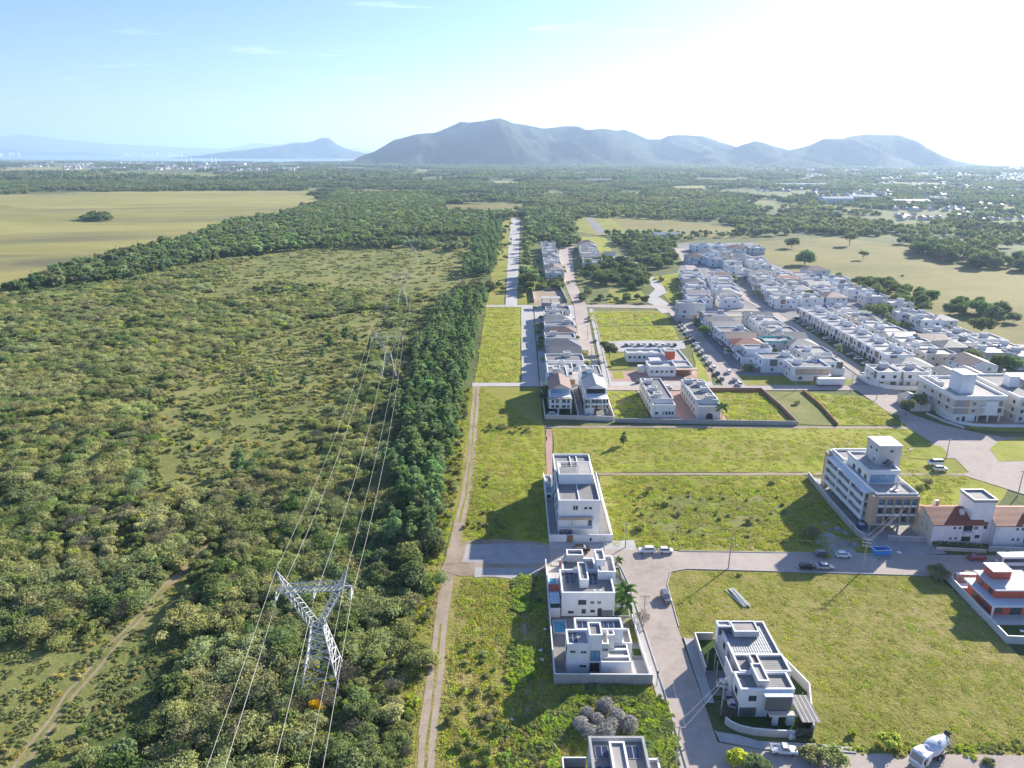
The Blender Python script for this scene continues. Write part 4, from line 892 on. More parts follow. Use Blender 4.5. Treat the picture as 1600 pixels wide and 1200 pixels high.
# semi-detached pair right of the street
b = thing('house', 'grey and white two-storey house with dark cladding facing the street corner', 'house', (42.0, 106.6, 0))
block(b, 0, 9.9, 0, 4.6, 0, 6.4, M_WHITE, .5, .28, M_FIBY); block(b, 3.4, 5.4, .9, 5.6, 5.9, 7.5, M_LG, .3, .2, M_SLABL); block(b, 1.2, 10.9, 4.61, 9.4, 0, 6.5, M_LG, .5, .25, M_FIBY)
block(b, 3.9, 5.5, 5.61, 8.6, 6.0, 7.3, M_LG, .3, .2, M_TILEB)
panel(b, 'cladding', 'F', 0, .1, 3.2, .1, 2.3, M_DG, .07); panel(b, 'cladding', 'L', 0, .3, 4.4, .1, 2.9, M_DG, .07)
panel(b, 'cladding', 'F', -1.3, 4.2, 9.0, 2.9, 5.9, M_DG, .1); slab(b, 'balcony_box', 4.2, 9.0, -1.29, -.01, 2.9, 5.9, M_LG); slab(b, 'canopy', 4.0, 9.2, -1.5, -.02, 5.92, 6.1, M_COPE)
slab(b, 'porch_wall', 5.7, 6.6, -2.2, -1.5, 0, 2.4, M_WHITE); slab(b, 'porch_wall', 8.2, 9.4, -2.2, -1.5, 0, 2.4, M_WHITE); slab(b, 'porch_roof', 4.8, 9.9, -2.5, -1.42, 2.42, 2.8, M_CREAM)
panel(b, 'door_opening', 'F', 0, 5.4, 8.9, .1, 2.3, M_DARK)
windows(b, 'F', 0, [(2.3, 3.9, 1.3, 1.0), (1.3, .8, .6, .8), (2.0, .8, .6, .8), (2.7, .8, .6, .8)]); windows(b, 'L', 0, [(2.2, 3.7, 1.2, 1.2)])
slab(b, 'wall_fin', -.25, -.0, 4.62, 9.3, 3.0, 6.2, M_OFF)
for k in range(4): put('roof_sheet', cached('rs', lambda: MB().box(0, .86, -6.8, 0, 0, .06).mesh('roof_sheet', M_FIB)), b, (9.95 + k * .865, 2.4, 3.0 - k * .02))
for y in (-3.0, .5, 3.2): slab(b, 'carport_post', 13.0, 13.1, y, y + .1, 0, 2.8, M_STEEL)
b = thing('house', 'grey two-storey house with long grey sheet roof behind the clad corner house', 'house', (42.3, 116.3, 0))
block(b, 1.0, 10.5, 0, 10.4, 0, 6.2, M_LG, .5, .25, M_SLAB); block(b, .2, 2.9, 7.4, 9.2, 3.2, 7.2, M_WHITE, .25, .2, M_SLABL); block(b, 2.95, 8.0, 5.6, 9.0, 6.0, 7.3, M_LG, .2, .2, M_TILEP)
panel(b, 'cladding', 'F', 7.4, .25, 2.85, 5.2, 6.9, M_DG, .06); windows(b, 'F', 0, [(1.7, 3.8, 1.0, 1.2)]); windows(b, 'L', 1.0, [(2, 3.8, 1.2, 1.2), (5, 3.8, 1.2, 1.2), (3, .8, 1.4, 1.4)])
for k in range(9): put('roof_sheet', cached('rs2', lambda: MB().box(0, 9.0 - .1, 0, 1.02, 0, .05).mesh('roof_sheet', M_METAL)), b, (1.3, .3 + k * 1.08, 5.78 + (k % 2) * .012))
slab(b, 'beam', -.6, -.42, -5.2, 6.5, 3.0, 3.2, M_COPE)
block(b, -.3, 1.6, -5.6, -1.2, 0, 3.4, M_LG, .3, .2, M_SLABL); panel(b, 'door_opening', 'F', -5.6, -.1, 1.4, .1, 2.6, M_DARK)
garden_wall('garden_wall', 'curved pale lot wall round the corner of the clad house', [(39.2, 105), (40.0, 104), (41.2, 103.1), (43.4, 102.4), (47, 102.0), (50.8, 101.8)], 1.5, M_LG)
garden_wall('garden_wall', 'long grey side wall between the clad house and the rough field', [(54.0, 101.9), (57.6, 113), (52.9, 128.8)], 2.2, M_LG)
garden_wall('garden_wall', 'grey front wall beside the driveway of the semi-detached houses', [(38.9, 118), (39.3, 128.6), (43.3, 128.6)], 1.9, M_GREY)
g_ = thing('gate', 'dark slatted metal gate beside the curved pale wall', 'gate', (51, 101.75, 0))
for k in range(8): slab(g_, 'slat', .05, 2.7, -.04, 0, .15 + k * .25, .34 + k * .25, M_FRAME)
slab(g_, 'post', -.14, 0, -.08, .06, 0, 2.3, M_DG); slab(g_, 'post', 2.75, 2.9, -.08, .06, 0, 2.3, M_DG)
for x, y in ((39.6, 119.6), (41.0, 119.2), (40.8, 116.9)):
    s_ = tag(MB().tube([(0, 0, 0), (0, 0, 4.2)], [.14, .11], 8).build('gate_post', M_POLE, None, (x, y, 0)), 'tall bare concrete post at the driveway of the semi-detached houses', 'post', 'bare concrete driveway posts')
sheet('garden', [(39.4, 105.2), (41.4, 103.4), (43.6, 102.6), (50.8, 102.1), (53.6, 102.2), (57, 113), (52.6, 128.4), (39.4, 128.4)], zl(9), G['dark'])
sheet('drive', [(38.8, 112), (43, 112), (43, 119), (39, 119)], zl(10), G['darkasph'])

# apartment block under construction
b = thing('apartment_block', 'tan and white four-storey block under construction with tall rooftop tower', 'building', (98.0, 173.6, 0))
W_, D_ = 12.6, 31.0
slab(b, 'floor_slab', .2, W_ - .2, .2, D_ - .2, 2.45, 2.75, M_CONC)
for x in (.4, 4.2, 8.2, 12.0):
    for y in (.5, 6, 12, 18, 24, 30): slab(b, 'column', x, x + .4, y, y + .4, 0, 2.45, M_CONC)
slab(b, 'wall', 1.2, W_, .9, D_, 2.75, 11.0, M_WHITE); slab(b, 'side_wall', -.1, 1.19, 0, 2.6, 2.75, 11.4, M_TAN); slab(b, 'side_wall', -.1, 1.19, 28.6, D_ + .05, 0, 11.4, M_TAN)
panel(b, 'tan_front', 'F', .9, 1.2, W_, 10.6, 11.4, M_TAN, 1.0)
for x in (1.2, 3.45, 5.7, 7.95, 10.2, 12.2): slab(b, 'pier', x, x + .4, -.1, .88, 2.75, 10.59, M_TAN)
for k in range(4):
    z = 2.75 + k * 2.65
    if k < 3:
        slab(b, 'front_slab', 1.61, 12.19, -.02, .87, z - .01, z + .2, M_CONC)
        for i in range(5): 
            x = 1.61 + i * 2.25; panel(b, 'balcony_front', 'F', .02, x + .02, x + 1.82, z + .21, z + (.65 if k else .5), M_COPE if k else M_CONC, .06)
        windows(b, 'F', .9, [(2.55 + i * 2.25, z + .65, 1.5, 1.7) for i in range(5)], gl=M_GLASSB if k == 2 else None)
# long white balcony frame on the side
for k in range(4): slab(b, 'balcony_slab', -1.0, 1.18, 3.4, 28.0, 2.6 + k * 2.65, 2.85 + k * 2.65, M_COPE)
for y in (3.4, 11.5, 19.7, 27.7): slab(b, 'balcony_frame', -1.02, -.6, y, y + .32, 2.86, 10.54, M_COPE)
for k in range(3):
    for i in range(3):
        y0 = 3.75 + i * 8.15; panel(b, 'balcony_front', 'L', -.75, y0, y0 + 7.6, 2.87 + k * 2.65, 3.7 + k * 2.65, M_BLUEW, .06)
        windows(b, 'L', 1.2, [(y0 + 1.6, 3.0 + k * 2.65, 1.5, 2.0), (y0 + 4.0, 3.0 + k * 2.65, 1.5, 2.0), (y0 + 6.4, 3.7 + k * 2.65, 1.0, 1.2)])
slab(b, 'roof', 1.3, W_ - .1, 1.0, D_ - .1, 11.0, 11.1, M_SLABL); MB().ring(1.18, W_ + .02, .88, D_ + .02, 11.1, 11.9, .2).build('parapet', M_COPE, b)
block(b, 1.6, W_ - .6, 22.5, 30.3, 11.1, 12.4, M_COPE, .6, .3, M_DG); slab(b, 'setback_storey', 2.2, 10.6, 8.5, 21.4, 11.1, 14.4, M_WHITE); block(b, 1.9, 10.9, 8.2, 21.6, 14.4, 15.3, M_BLUEW, .6, .25, M_SLABL)
windows(b, 'L', 2.2, [(10, 12, 1.2, 1.2), (13.5, 12, 1.6, 1.4), (17, 12, 1.2, 1.2)]); panel(b, 'glazing', 'F', 8.5, 2.8, 9.8, 11.4, 13.9, M_GLASSB, .05)
slab(b, 'tower', 6.6, 13.0, 13.0, 20.0, 11.1, 20.6, M_LG); slab(b, 'tower_roof', 6.45, 13.15, 12.85, 20.15, 20.6, 20.8, M_COPE)
windows(b, 'F', 13.0, [(8.6, 15.2, .7, .6), (10.8, 15.2, .8, .6), (10.2, 18.8, .8, .5)]); windows(b, 'L', 6.6, [(15, 15.6, .7, .6), (17.5, 18.2, .7, .6), (14.4, 18.6, .6, .5)])
railing(b, 1.3, W_ - .1, .95, .95, 11.9, .6, M_STEEL); m = MB(); m.tube([(8.8, 5.2, 11.1), (8.8, 5.2, 12.6)], .35, 8); m.tube([(8.2, 4.6, 13.1), (9.4, 4.6, 13.1)], .42, 10); m.build('boiler', M_LG, b); slab(b, 'solar_heater', 6.6, 8.4, 3.2, 4.6, 11.4, 11.48, M_STEEL)
slab(b, 'chimney', 8.6, 9.4, 11.5, 12.3, 15.3, 16.8, M_DG)
garden_wall('garden_wall', 'long raw concrete wall left of the block under construction', [(95.6, 209), (94.6, 190), (94.4, 172.5), (95.3, 169.6)], 2.0, M_CONC)
garden_wall('garden_wall', 'grey site hoarding wall in front of the block under construction', [(101.5, 169.6), (112.5, 168.6)], 1.7, M_CONC)
sheet('construction_yard', [(95, 163), (114, 163), (112.4, 205), (95.6, 209)], zl(7), G['gravel'], (4, .4))
sheet('rubble_ground', gps((1290, 830), (1325, 845), (1345, 870), (1300, 862), (1275, 850), (1278, 835)), zl(8), G['gravel'], (2, .7))

# red-tiled apartment house with rooftop box
b = thing('apartment_building', 'white two-storey building with brown-red tiled roofs and tall white roof tower', 'building', (111.5, 167.0, 0))
slab(b, 'wall', 0, 13.2, 0, 10.5, 0, 6.6, M_WHITE); gable(b, 0, 13.2, 0, 10.5, 6.6, 2.4, M_TILE, 'x', .4, gmat=M_CREAM)
slab(b, 'wall', 16.2, 34, -.6, 10.2, 0, 6.6, M_WHITE); gable(b, 16.2, 34, -.6, 10.2, 6.6, 2.4, M_TILE, 'x', .4); slab(b, 'link', 13.21, 16.19, 1.4, 9.5, 0, 7.0, M_WHITE); slab(b, 'link_roof', 13.6, 15.8, 1.3, 3.2, 7.01, 7.2, M_TILEG)
slab(b, 'tower', 10.2, 16.0, 1.2, 7.2, 6.9, 12.4, M_WHITE); block(b, 10.0, 16.2, 1.0, 7.4, 12.41, 13.2, M_GREY, .5, .3, M_SLABL)
for x, y in ((8.2, 2.6), (25, 2.2), (4.5, 8.0)): slab(b, 'chimney', x, x + 1.0, y, y + .8, 7.2, 9.4, M_OFF)
panel(b, 'side_cladding', 'L', 0, .2, 10.3, .1, 6.4, M_CREAM, .05)
for x0 in (0, 16.2):
    yo = 0 if x0 == 0 else -.6
    windows(b, 'F', yo, [(x0 + 5.6, 5.3, .5, .5), (x0 + 7.0, 5.3, .5, .5), (x0 + 11.2, 5.2, 1.0, .7), (x0 + 5.0, 2.2, .5, .5), (x0 + 6.4, 2.2, .5, .5), (x0 + 12.0, 2.6, 1.1, .8)])
    for z in (.6, 3.8): slab(b, 'balcony', x0 + 7.9, x0 + 10.3, yo - 1.0, yo - .01, z, z + .9, M_OFF); panel(b, 'balcony_opening', 'F', yo, x0 + 7.9, x0 + 10.3, z + .95, z + 2.4, M_DARK, .04)
windows(b, 'F', 1.4, [(14.6, 4.6, .9, .8), (14.6, 5.7, .9, .7)]); windows(b, 'L', 0, [(2.5, 3.8, .7, .6), (5, 3.8, .7, .6)])
garden_wall('garden_wall', 'low cream wall under the long hedge of the red-tiled building', [(112.2, 165.2), (124.6, 163.8)], .9, M_CREAM)
garden_wall('garden_wall', 'grey wall along the road right of the long hedge', [(125.6, 164.6), (145, 163.2)], 1.4, M_LG)

# red house
b = thing('house', 'red and white house with flat roofs on the walled plot at the right edge', 'house', (108.6, 137.2, 0))
slab(b, 'wall', 0, 12, 0, 9.0, 0, 3.0, M_RED); slab(b, 'eaves', -.8, 13, -1.2, 9.8, 3.0, 3.5, M_BLUEW); block(b, 1.2, 11.5, 1.6, 8.6, 3.5, 5.6, M_RED, .12, .2, M_SLABL, M_BLUEW); slab(b, 'eaves', .6, 12, .9, 9.2, 5.72, 6.0, M_LG)
slab(b, 'tower', 2.6, 6.8, 5.4, 8.6, 6.0, 8.0, M_RED); slab(b, 'tower_roof', 2.3, 7.1, 5.1, 8.9, 8.0, 8.2, M_COPE)
slab(b, 'porch_post', -.6, -.3, -1.0, -.7, 0, 3.0, M_COPE); slab(b, 'porch_floor', -.8, 12, -3.2, -.02, 0, .25, M_LG)
windows(b, 'F', 0, [(1.6, .9, 1.4, 1.2), (5.5, .2, 2.4, 2.2), (9, .9, 1.6, 1.2)]); windows(b, 'L', 0, [(2, .9, 1.2, 1.2), (6, .9, 1.2, 1.2)]); windows(b, 'L', 1.2, [(3.2, 4.0, 1.2, 1.0), (6.5, 4.0, 1.2, 1.0)])
garden_wall('garden_wall', 'grey and white lot wall round the red house', [(107.0, 154.5), (106.3, 140), (105.8, 127.6), (128, 126.2)], 1.9, M_LG)
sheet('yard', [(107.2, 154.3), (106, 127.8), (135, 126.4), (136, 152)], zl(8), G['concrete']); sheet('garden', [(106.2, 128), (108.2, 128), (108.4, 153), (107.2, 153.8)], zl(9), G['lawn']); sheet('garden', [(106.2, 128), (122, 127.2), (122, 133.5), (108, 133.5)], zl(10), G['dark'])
garden_wall('pergola_wall', 'pale carport roof behind the red house by the road', [(108.5, 150.5), (114, 150.2)], 2.4, M_TILEP, .6)

# tall apartment building at upper right
b = thing('apartment_building', 'beige and white four-storey building with pale blue rooftop tower at the big junction', 'building', (171.5, 258.8, 0))
slab(b, 'ground_storey', 0, 8.5, .2, 26, 0, 3.0, M_WHITE); slab(b, 'garage_back', 8.51, 19, 8, 8.3, 0, 2.9, M_DG)
for x in (9.5, 13.5, 18): slab(b, 'column', x, x + .5, .4, .9, 0, 3.0, M_WHITE)
slab(b, 'wall', -.6, 19.2, 0, 26, 3.0, 9.2, M_CREAM)
for z in (3.0, 6.0): slab(b, 'band', -.75, 19.35, -.15, 26.15, z - .15, z + .2, M_COPE)
block(b, -.75, 19.35, -.15, 26.15, 9.2, 10.8, M_COPE, .9, .3, M_SLABL)
panel(b, 'dark_panel', 'F', 0, 3.2, 5.2, 3.3, 9.1, M_TAN, .12); panel(b, 'dark_panel', 'F', 0, -.5, 3.1, 3.3, 5.8, M_GREY, .05); panel(b, 'dark_panel', 'F', 0, -.5, 3.1, 6.3, 9.1, M_GREY, .05)
MB().ring(11, 15.6, -1.4, -.02, 3.4, 9.0, .3).build('balcony_frame', M_COPE, b)
for z in (4.0, 6.8): slab(b, 'balcony', 9.6, 15.9, -1.45, -.03, z - .5, z + .1, M_COPE)
windows(b, 'F', 0, [(7.2, 4.4, 1.0, .9), (7.2, 7.2, 1.0, .9), (12.6, 4.2, 2.2, 1.8), (12.6, 7.0, 2.2, 1.8), (17.2, 4.2, 1.6, 1.5), (17.2, 7.0, 1.6, 1.5)])
windows(b, 'L', -.6, [(y, z, 1.1, 1.0) for y in (4, 9.5, 15, 20.5) for z in (4.4, 7.3)]); windows(b, 'F', .2, [(2, .4, 1.2, 1.6), (4.2, .1, 1.0, 2.2)])
slab(b, 'tower', 4.2, 9.6, 5.6, 13.0, 10.0, 17.6, M_BLUEW); slab(b, 'tower_roof', 4.05, 9.75, 5.45, 13.15, 17.6, 17.8, M_COPE)
for x, y in ((1.2, 15), (1.4, 20), (11, 16), (13, 19.5)): block(b, x, x + 2.4, y, y + 3.2, 10.0, 11.6, M_OFF, .2, .2, M_SLABL)
garden_wall('garden_wall', 'white curved forecourt wall of the beige building at the junction', [(171, 269), (170.6, 262), (172.8, 257.2), (177, 254.4), (184, 253.4), (205, 253.0)], 1.1, M_WHITE)
garden_wall('garden_wall', 'low pale pavement wall beside the street left of the beige building', [(166.4, 268), (168.5, 259), (172.2, 252)], .7, M_LG)
sheet('forecourt', [(171, 269), (171, 262), (173, 257.5), (177, 254.8), (205, 253.2), (205, 285), (171, 285)], zl(8), G['pinkpave'])
sheet('lawn', [(172, 252), (182, 248.6), (205, 247.6), (230, 247.6), (230, 252.4), (184, 252.6), (176, 253.9)], zl(11), G['lawn'], (3, .2))
b = thing('apartment_building', 'long grey-white three-storey building right of the beige building', 'building', (195.5, 258, 0))
slab(b, 'wall', 0, 16, 0, 30, 0, 9.4, M_OFF); block(b, -.2, 16.2, -.2, 30.2, 9.4, 10.6, M_COPE, .7, .3, M_SLAB); panel(b, 'green_panel', 'F', 0, 3.5, 15.5, 1.0, 6.5, M_GREENW, .08)
slab(b, 'tower', 4.5, 8.5, 14, 18, 10.0, 14.5, M_WHITE); gable(b, 9, 15.6, 10, 24, 10.0, 2.0, M_FIB, 'y', .2)
windows(b, 'F', 0, [(x, z, 1.1, 1.2) for x in (1.6, 5, 9, 13) for z in (1.2, 4.2, 7.2)]); windows(b, 'L', 0, [(y, z, 1.1, 1.1) for y in range(3, 29, 5) for z in (1.2, 4.2, 7.2)])
slab(b, 'ledge', -.5, -.02, 1, 29, 6.2, 6.4, M_COPE); slab(b, 'ledge', -.5, -.02, 1, 29, 3.2, 3.4, M_COPE)

# pair of three-storey houses with hipped gables at the end of the street
for i, (x, wall, roof, lab) in enumerate(((14.9, M_WHITE, M_TILEB, 'white three-storey house with brown tiled gable and blue terrace glass'), (29.2, M_WHITE, M_METAL, 'white three-storey house with pale sheet gable and dark side strips'))):
    b = thing('house', lab, 'house', (x, 267.2, 0)); w = 9.0 + .2 * i; zt = 6.6
    slab(b, 'wall', 0, w, 0, 34, 2.6, zt, wall); slab(b, 'wall', .4, w - .2, 6, 34, zt, 9.2, wall); slab(b, 'wall', 3.4 if i == 0 else .1, 4.0 if i == 0 else 3.6, .1, 34, 0, 2.6, wall); slab(b, 'wall', .1, w - .1, 7, 33, 0, 2.59, wall); slab(b, 'column', w - .5, w - .1, .1, .5, 0, 2.6, wall)
    gable(b, .4, w - .2, 5.4, 20, 9.2, 2.0, roof, 'y', .5, gmat=M_CREAM if i == 0 else M_WHITE); block(b, .5, w - .3, 20.6, 33.8, 9.2, 10.4 if i else 9.9, wall, .4, .2, M_FIB)
    block(b, 2.6, 5.6, 22, 27, 10, 12.4, M_OFF if i == 0 else M_BLUEW, .3, .2, M_SLABL); slab(b, 'terrace_roof', -.2, w + .2, -.4, 1.6, zt + .02, zt + .22, M_TILEP if i == 0 else M_COPE)
    panel(b, 'terrace_glass', 'F', 6, .8, w - .6, zt + .3, zt + 2.3, M_GLASSB if i == 0 else M_DARK, .05)
    for xx in (.3, w - .7): slab(b, 'terrace_column', xx, xx + .35, 3.4, 3.8, zt + .22, 9.2, wall)
    for z in (2.8, 4.9): windows(b, 'F', 0, [(1.4, z + .3, 1.0, 1.1), (3.2, z + .3, 1.2, 1.2), (5.8, z + .3, 1.4, 1.2), (7.6, z + .3, .9, 1.2)])
    slab(b, 'balcony', .2, w - .2, -.9, -.01, 4.4, 5.0, wall)
    if i: panel(b, 'dark_strip', 'F', 0, 4.1, 4.9, 2.7, zt - .1, M_DARK, .12); panel(b, 'dark_strip', 'F', 0, .05, .7, 2.7, zt - .1, M_DARK, .1); panel(b, 'dark_strip', 'F', 0, w - .7, w - .05, 2.7, zt - .1, M_DARK, .1)
    windows(b, 'L', 0, [(y, z, 1.0, 1.1) for y in (4, 9, 14, 19, 25) for z in (3.4, 5.0)])
garden_wall('garden_wall', 'cream plot wall in front of the pair of three-storey houses', [(13, 306), (13, 262.4), (40, 260.6), (40.6, 297)], 1.7, M_CREAM)
garden_wall('garden_wall', 'thin white wall between the pair of three-storey houses', [(26.2, 262), (26.6, 296)], 1.6, M_OFF)
garden_wall('garden_wall', 'grey wall along the long lawn below the two long buildings', [(40.1, 258.6), (72, 257.0), (110, 255.4)], 1.7, M_GREY, cope=M_LG)
garden_wall('garden_wall', 'dark plot wall with a brick corner beside the long lawn', [(110, 255.6), (110.4, 275), (109.6, 296.4), (86, 296.6)], 1.6, M_BRICK, cope=M_GREY)
garden_wall('garden_wall', 'orange brick wall crossing the open plot', [(125.2, 255), (127.4, 276), (127.6, 296)], 1.2, M_BRICK, cope=M_BRICK)
sheet('yard', [(13.2, 262.6), (26, 262), (26.3, 300), (13.2, 300)], zl(9), G['dark']); sheet('yard', [(26.8, 262), (39.8, 261), (40.4, 297), (26.8, 297)], zl(9), G['darkasph'])
for i, (x, lab) in enumerate(((55.6, 'long two-storey building with grey sheet roof and green window shutters'), (73.2, 'long grey two-storey building with stepped roof boxes and an arched doorway'))):
    b = thing('apartment_building', lab, 'building', (x, 263.6 - 1.5 * i, 0)); w = 8.8
    block(b, 0, w, 0, 4.4, 0, 5.4, M_WHITE if i == 0 else M_LG, .9, .2, M_SLABL); block(b, 0, w, 4.41, 31, 0, 6.6, M_OFF if i == 0 else M_LG, .5, .2, M_FIB if i == 0 else M_SLAB)
    for k, (xx, yy) in enumerate(((1.4, 6), (1.2, 14), (1.0, 24)) if i == 0 else ((4.2, 5), (4.6, 15), (.8, 26), (5.2, 23))): block(b, xx, xx + 3, yy, yy + 2.6, 6.1, 8.0, M_OFF if i == 0 else M_LG, .25, .2, M_SLABL)
    if i == 0:
        windows(b, 'F', 0, [(1.6, 1.6, 1.2, .9)]); windows(b, 'F', 0, [(4.2 + k * 1.2, 1.4, .8, 1.3) for k in range(4)], M_TURQ)
        for k in range(5): slab(b, 'roof_joint', 4.3, w - .25, 7.5 + k * 4.6, 7.7 + k * 4.6, 6.17, 6.24, M_CONC)
    else:
        m = MB(); n = 10; m.add([(3.2 + 2.6 * (.5 + .5 * math.cos(math.pi * (1 - t / n))), -.04, 1.4 + 1.1 * math.sin(math.pi * t / n)) for t in range(n + 1)] + [(5.8, -.04, .05), (3.2, -.04, .05)], [tuple(range(n + 3))]); m.build('arched_doorway', M_DARK, b)
        windows(b, 'F', 0, [(7.2, 3.4, .7, .6)])
    windows(b, 'L', 0, [(y, z, 1.1, 1.2) for y in range(7, 31, 4) for z in (1.0, 4.0)])
sheet('yard', [(55.2, 258), (84.5, 257), (85, 296), (55, 297)], zl(7), G['pinkpave'])
# white single-storey clinic with red box
b = thing('clinic', 'low white building of long flat-roofed wings with a red box on top', 'clinic', (57.5, 318, 0))
block(b, 0, 20, 24.5, 33.5, 0, 4.6, M_WHITE, .9, .25, M_SLABL); block(b, 18, 27.5, 12, 33, 0, 4.4, M_WHITE, .6, .25, M_SLABL); block(b, 6.6, 19.2, 0, 9.5, 0, 5.0, M_WHITE, .9, .25, M_SLABL); block(b, 19.21, 27.5, 3, 11.99, 0, 4.2, M_WHITE, .6, .25, M_SLABL)
slab(b, 'link', 10, 18, 9.51, 24.4, 0, 3.2, M_LG); slab(b, 'red_box', 17.2, 21.4, 13.5, 17.5, 4.5, 8.4, M_RED); block(b, 17.0, 21.6, 13.3, 17.7, 8.41, 8.8, M_OFF, .25, .2, M_SLAB)
slab(b, 'canopy', 19.5, 29.5, -.5, 2.9, 3.2, 3.6, M_TAN); windows(b, 'F', 0, [(8 + k * 2.3, 2.0, 1.3, 1.0) for k in range(5)]); windows(b, 'F', 24.5, [(1.5 + k * 2.4, 2.0, 1.2, 1.0) for k in range(7)])
panel(b, 'porch_opening', 'F', 3, 19.8, 26.5, .1, 2.6, M_WOOD, .05); slab(b, 'roof_light', 6, 8, 27, 29, 4.0, 4.6, M_COPE); slab(b, 'annex', 2.6, 5.6, 6, 9, 0, 3.2, M_WHITE); slab(b, 'roof_light', 12, 14, 27.5, 29.5, 4.0, 4.5, M_COPE)
# ---------------------------------------------------------------- houses of the rows and of the town on the right
ORD = ['first', 'second', 'third', 'fourth', 'fifth', 'sixth', 'seventh', 'eighth', 'ninth', 'tenth', 'eleventh', 'twelfth', 'thirteenth', 'fourteenth', 'fifteenth', 'sixteenth', 'seventeenth', 'eighteenth', 'nineteenth', 'twentieth']
WALLS = [(M_WHITE, 'white'), (M_OFF, 'off-white'), (M_OFF, 'off-white'), (M_WHITE, 'white'), (M_LG, 'pale grey'), (M_OFF, 'off-white'), (M_CREAM, 'cream'), (M_BLUEW, 'bluish white')]
def town_house(x, y, w, d, rot, style, seed, where, group, wall=None, storeys=2, detail=True):
    """front of the house is its -Y side before turning. style: flat, step, gable, hip, duplex"""
    r_ = random.Random(seed); wm_, wl = wall or r_.choice(WALLS)
    rm, rl = r_.choice([(M_TILEG, 'grey tiled'), (M_TILEB, 'brown tiled'), (M_TILEP, 'pale tiled'), (M_FIB, 'grey sheet')]) if style in ('gable', 'hip') else r_.choice([(M_FIB, 'grey flat'), (M_SLAB, 'grey flat'), (M_SLABL, 'pale flat'), (M_FIBY, 'grey flat')])
    if seed % 17 == 5 and style in ('gable', 'hip'): rm, rl = M_TILE, 'red-brown tiled'
    H = 3.1 * storeys; kind = {'flat': 'boxy', 'step': 'stepped', 'gable': 'gabled', 'hip': 'hip-roofed', 'duplex': 'narrow'}[style]
    b = thing('house', '%s %s house, %s roof, %s' % (wl, kind, rl, where), 'house', (x, y, 0), rot, group)
    x0, x1, y0, y1 = -w / 2, w / 2, -d / 2, d / 2
    if style == 'flat':
        block(b, x0, x1, y0, y1, 0, H + .7, wm_, .7, .22, rm, M_COPE if seed % 3 else M_LG); bx = r_.uniform(x0 + .8, x1 - 4.2); by = r_.uniform(y0 + d * .35, y1 - 3.6)
        block(b, bx, bx + 3.2, by, by + 2.8, H - .1, H + 2.4, r_.choice([M_WHITE, M_LG, M_OFF]), .25, .2, M_SLABL)
        slab(b, 'canopy', x0 - .3, x1 + .3, y0 - 1.3, y0 - .01, 3.0, 3.25, M_COPE)
    elif style == 'step':
        block(b, x0, x1, y0, y1, 0, 3.5, wm_, .5, .2, M_SLABL); block(b, x0 + .01, x0 + w * .68, y0 + d * .18, y1 - .01, 3.0, H + .6, wm_, .6, .22, rm)
        block(b, x0 + w * .3, x0 + w * .3 + 2.8, y1 - 4.5, y1 - 1.6, H - .1, H + 2.6, r_.choice([M_WHITE, M_OFF, M_GREY]), .25, .2, M_SLABL); railing(b, x0 + w * .68, x1 - .1, y0 + .1, y0 + .1, 3.5, .9)
    elif style == 'duplex':
        block(b, x0, x1, y0 + 1.6, y1, 0, H + .6, wm_, .6, .2, rm); block(b, x0 + .02, x1 - .02, y0, y0 + 1.59, 3.0, H + .9, M_COPE, .3, .2, M_SLABL)
        block(b, -.9 if seed % 2 else x0 + .4, 1.4 if seed % 2 else x0 + 2.8, y1 - 5.4, y1 - 2.6, H, H + 2.7, M_WHITE, .25, .2, M_SLABL); panel(b, 'cladding', 'F', y0, x0 + .4, x0 + w * .45, 3.5, H + .4, r_.choice([M_DG, M_TAN, M_WOOD]), .06)
    elif style == 'gable':
        slab(b, 'wall', x0, x1, y0, y1, 0, H, wm_); gable(b, x0, x1, y0, y1, H, d * .17 if w > d else w * .17, rm, 'x' if w > d else 'y', .5, gmat=wm_)
        if seed % 2: slab(b, 'chimney', x0 + 1.5, x0 + 2.4, y1 - 2.6, y1 - 1.7, H, H + 2.4, M_OFF)
        slab(b, 'veranda_roof', x0 + .2, x1 - .2, y0 - 1.8, y0 - .01, 2.7, 2.85, rm)
    else:
        slab(b, 'wall', x0, x1, y0, y1, 0, H, wm_); hip(b, x0, x1, y0, y1, H, min(w, d) * .2, rm)
        slab(b, 'wall', x0 + w * .2, x0 + w * .55, y0 - 2.4, y0 - .01, 0, 3.0, wm_); slab(b, 'veranda_roof', x0 + w * .15, x0 + w * .6, y0 - 2.7, y0 - .01, 3.01, 3.2, rm)
    zt = H + (.14 if style == 'flat' else 3.0)
    if style in ('flat', 'duplex') and seed % 3 != 1:        # roof clutter: water tank, air-conditioning units, aerial
        MB().tube([(x1 - 1.6, y1 - 1.5, H - .1), (x1 - 1.6, y1 - 1.5, H + 1.3), (x1 - 1.6, y1 - 1.5, H + 1.5)], [.7, .78, .3], 10).build('water_tank', M_TANK if seed % 2 else M_LG, b)
    if detail:
        for k in range(1 + seed % 3): slab(b, 'air_conditioner', x0 - .42, x0 - .02, -d * .3 + k * d * .22, -d * .3 + k * d * .22 + .85, 3.2 + (k % 2) * .9, 3.8 + (k % 2) * .9, M_OFF)
        if seed % 2: MB().tube([(x0 + 1, y1 - 1, H), (x0 + 1, y1 - 1, H + 3.4)], .05, 4).build('aerial', M_STEEL, b)
    yf = y0 if style != 'step' else y0 + d * .18
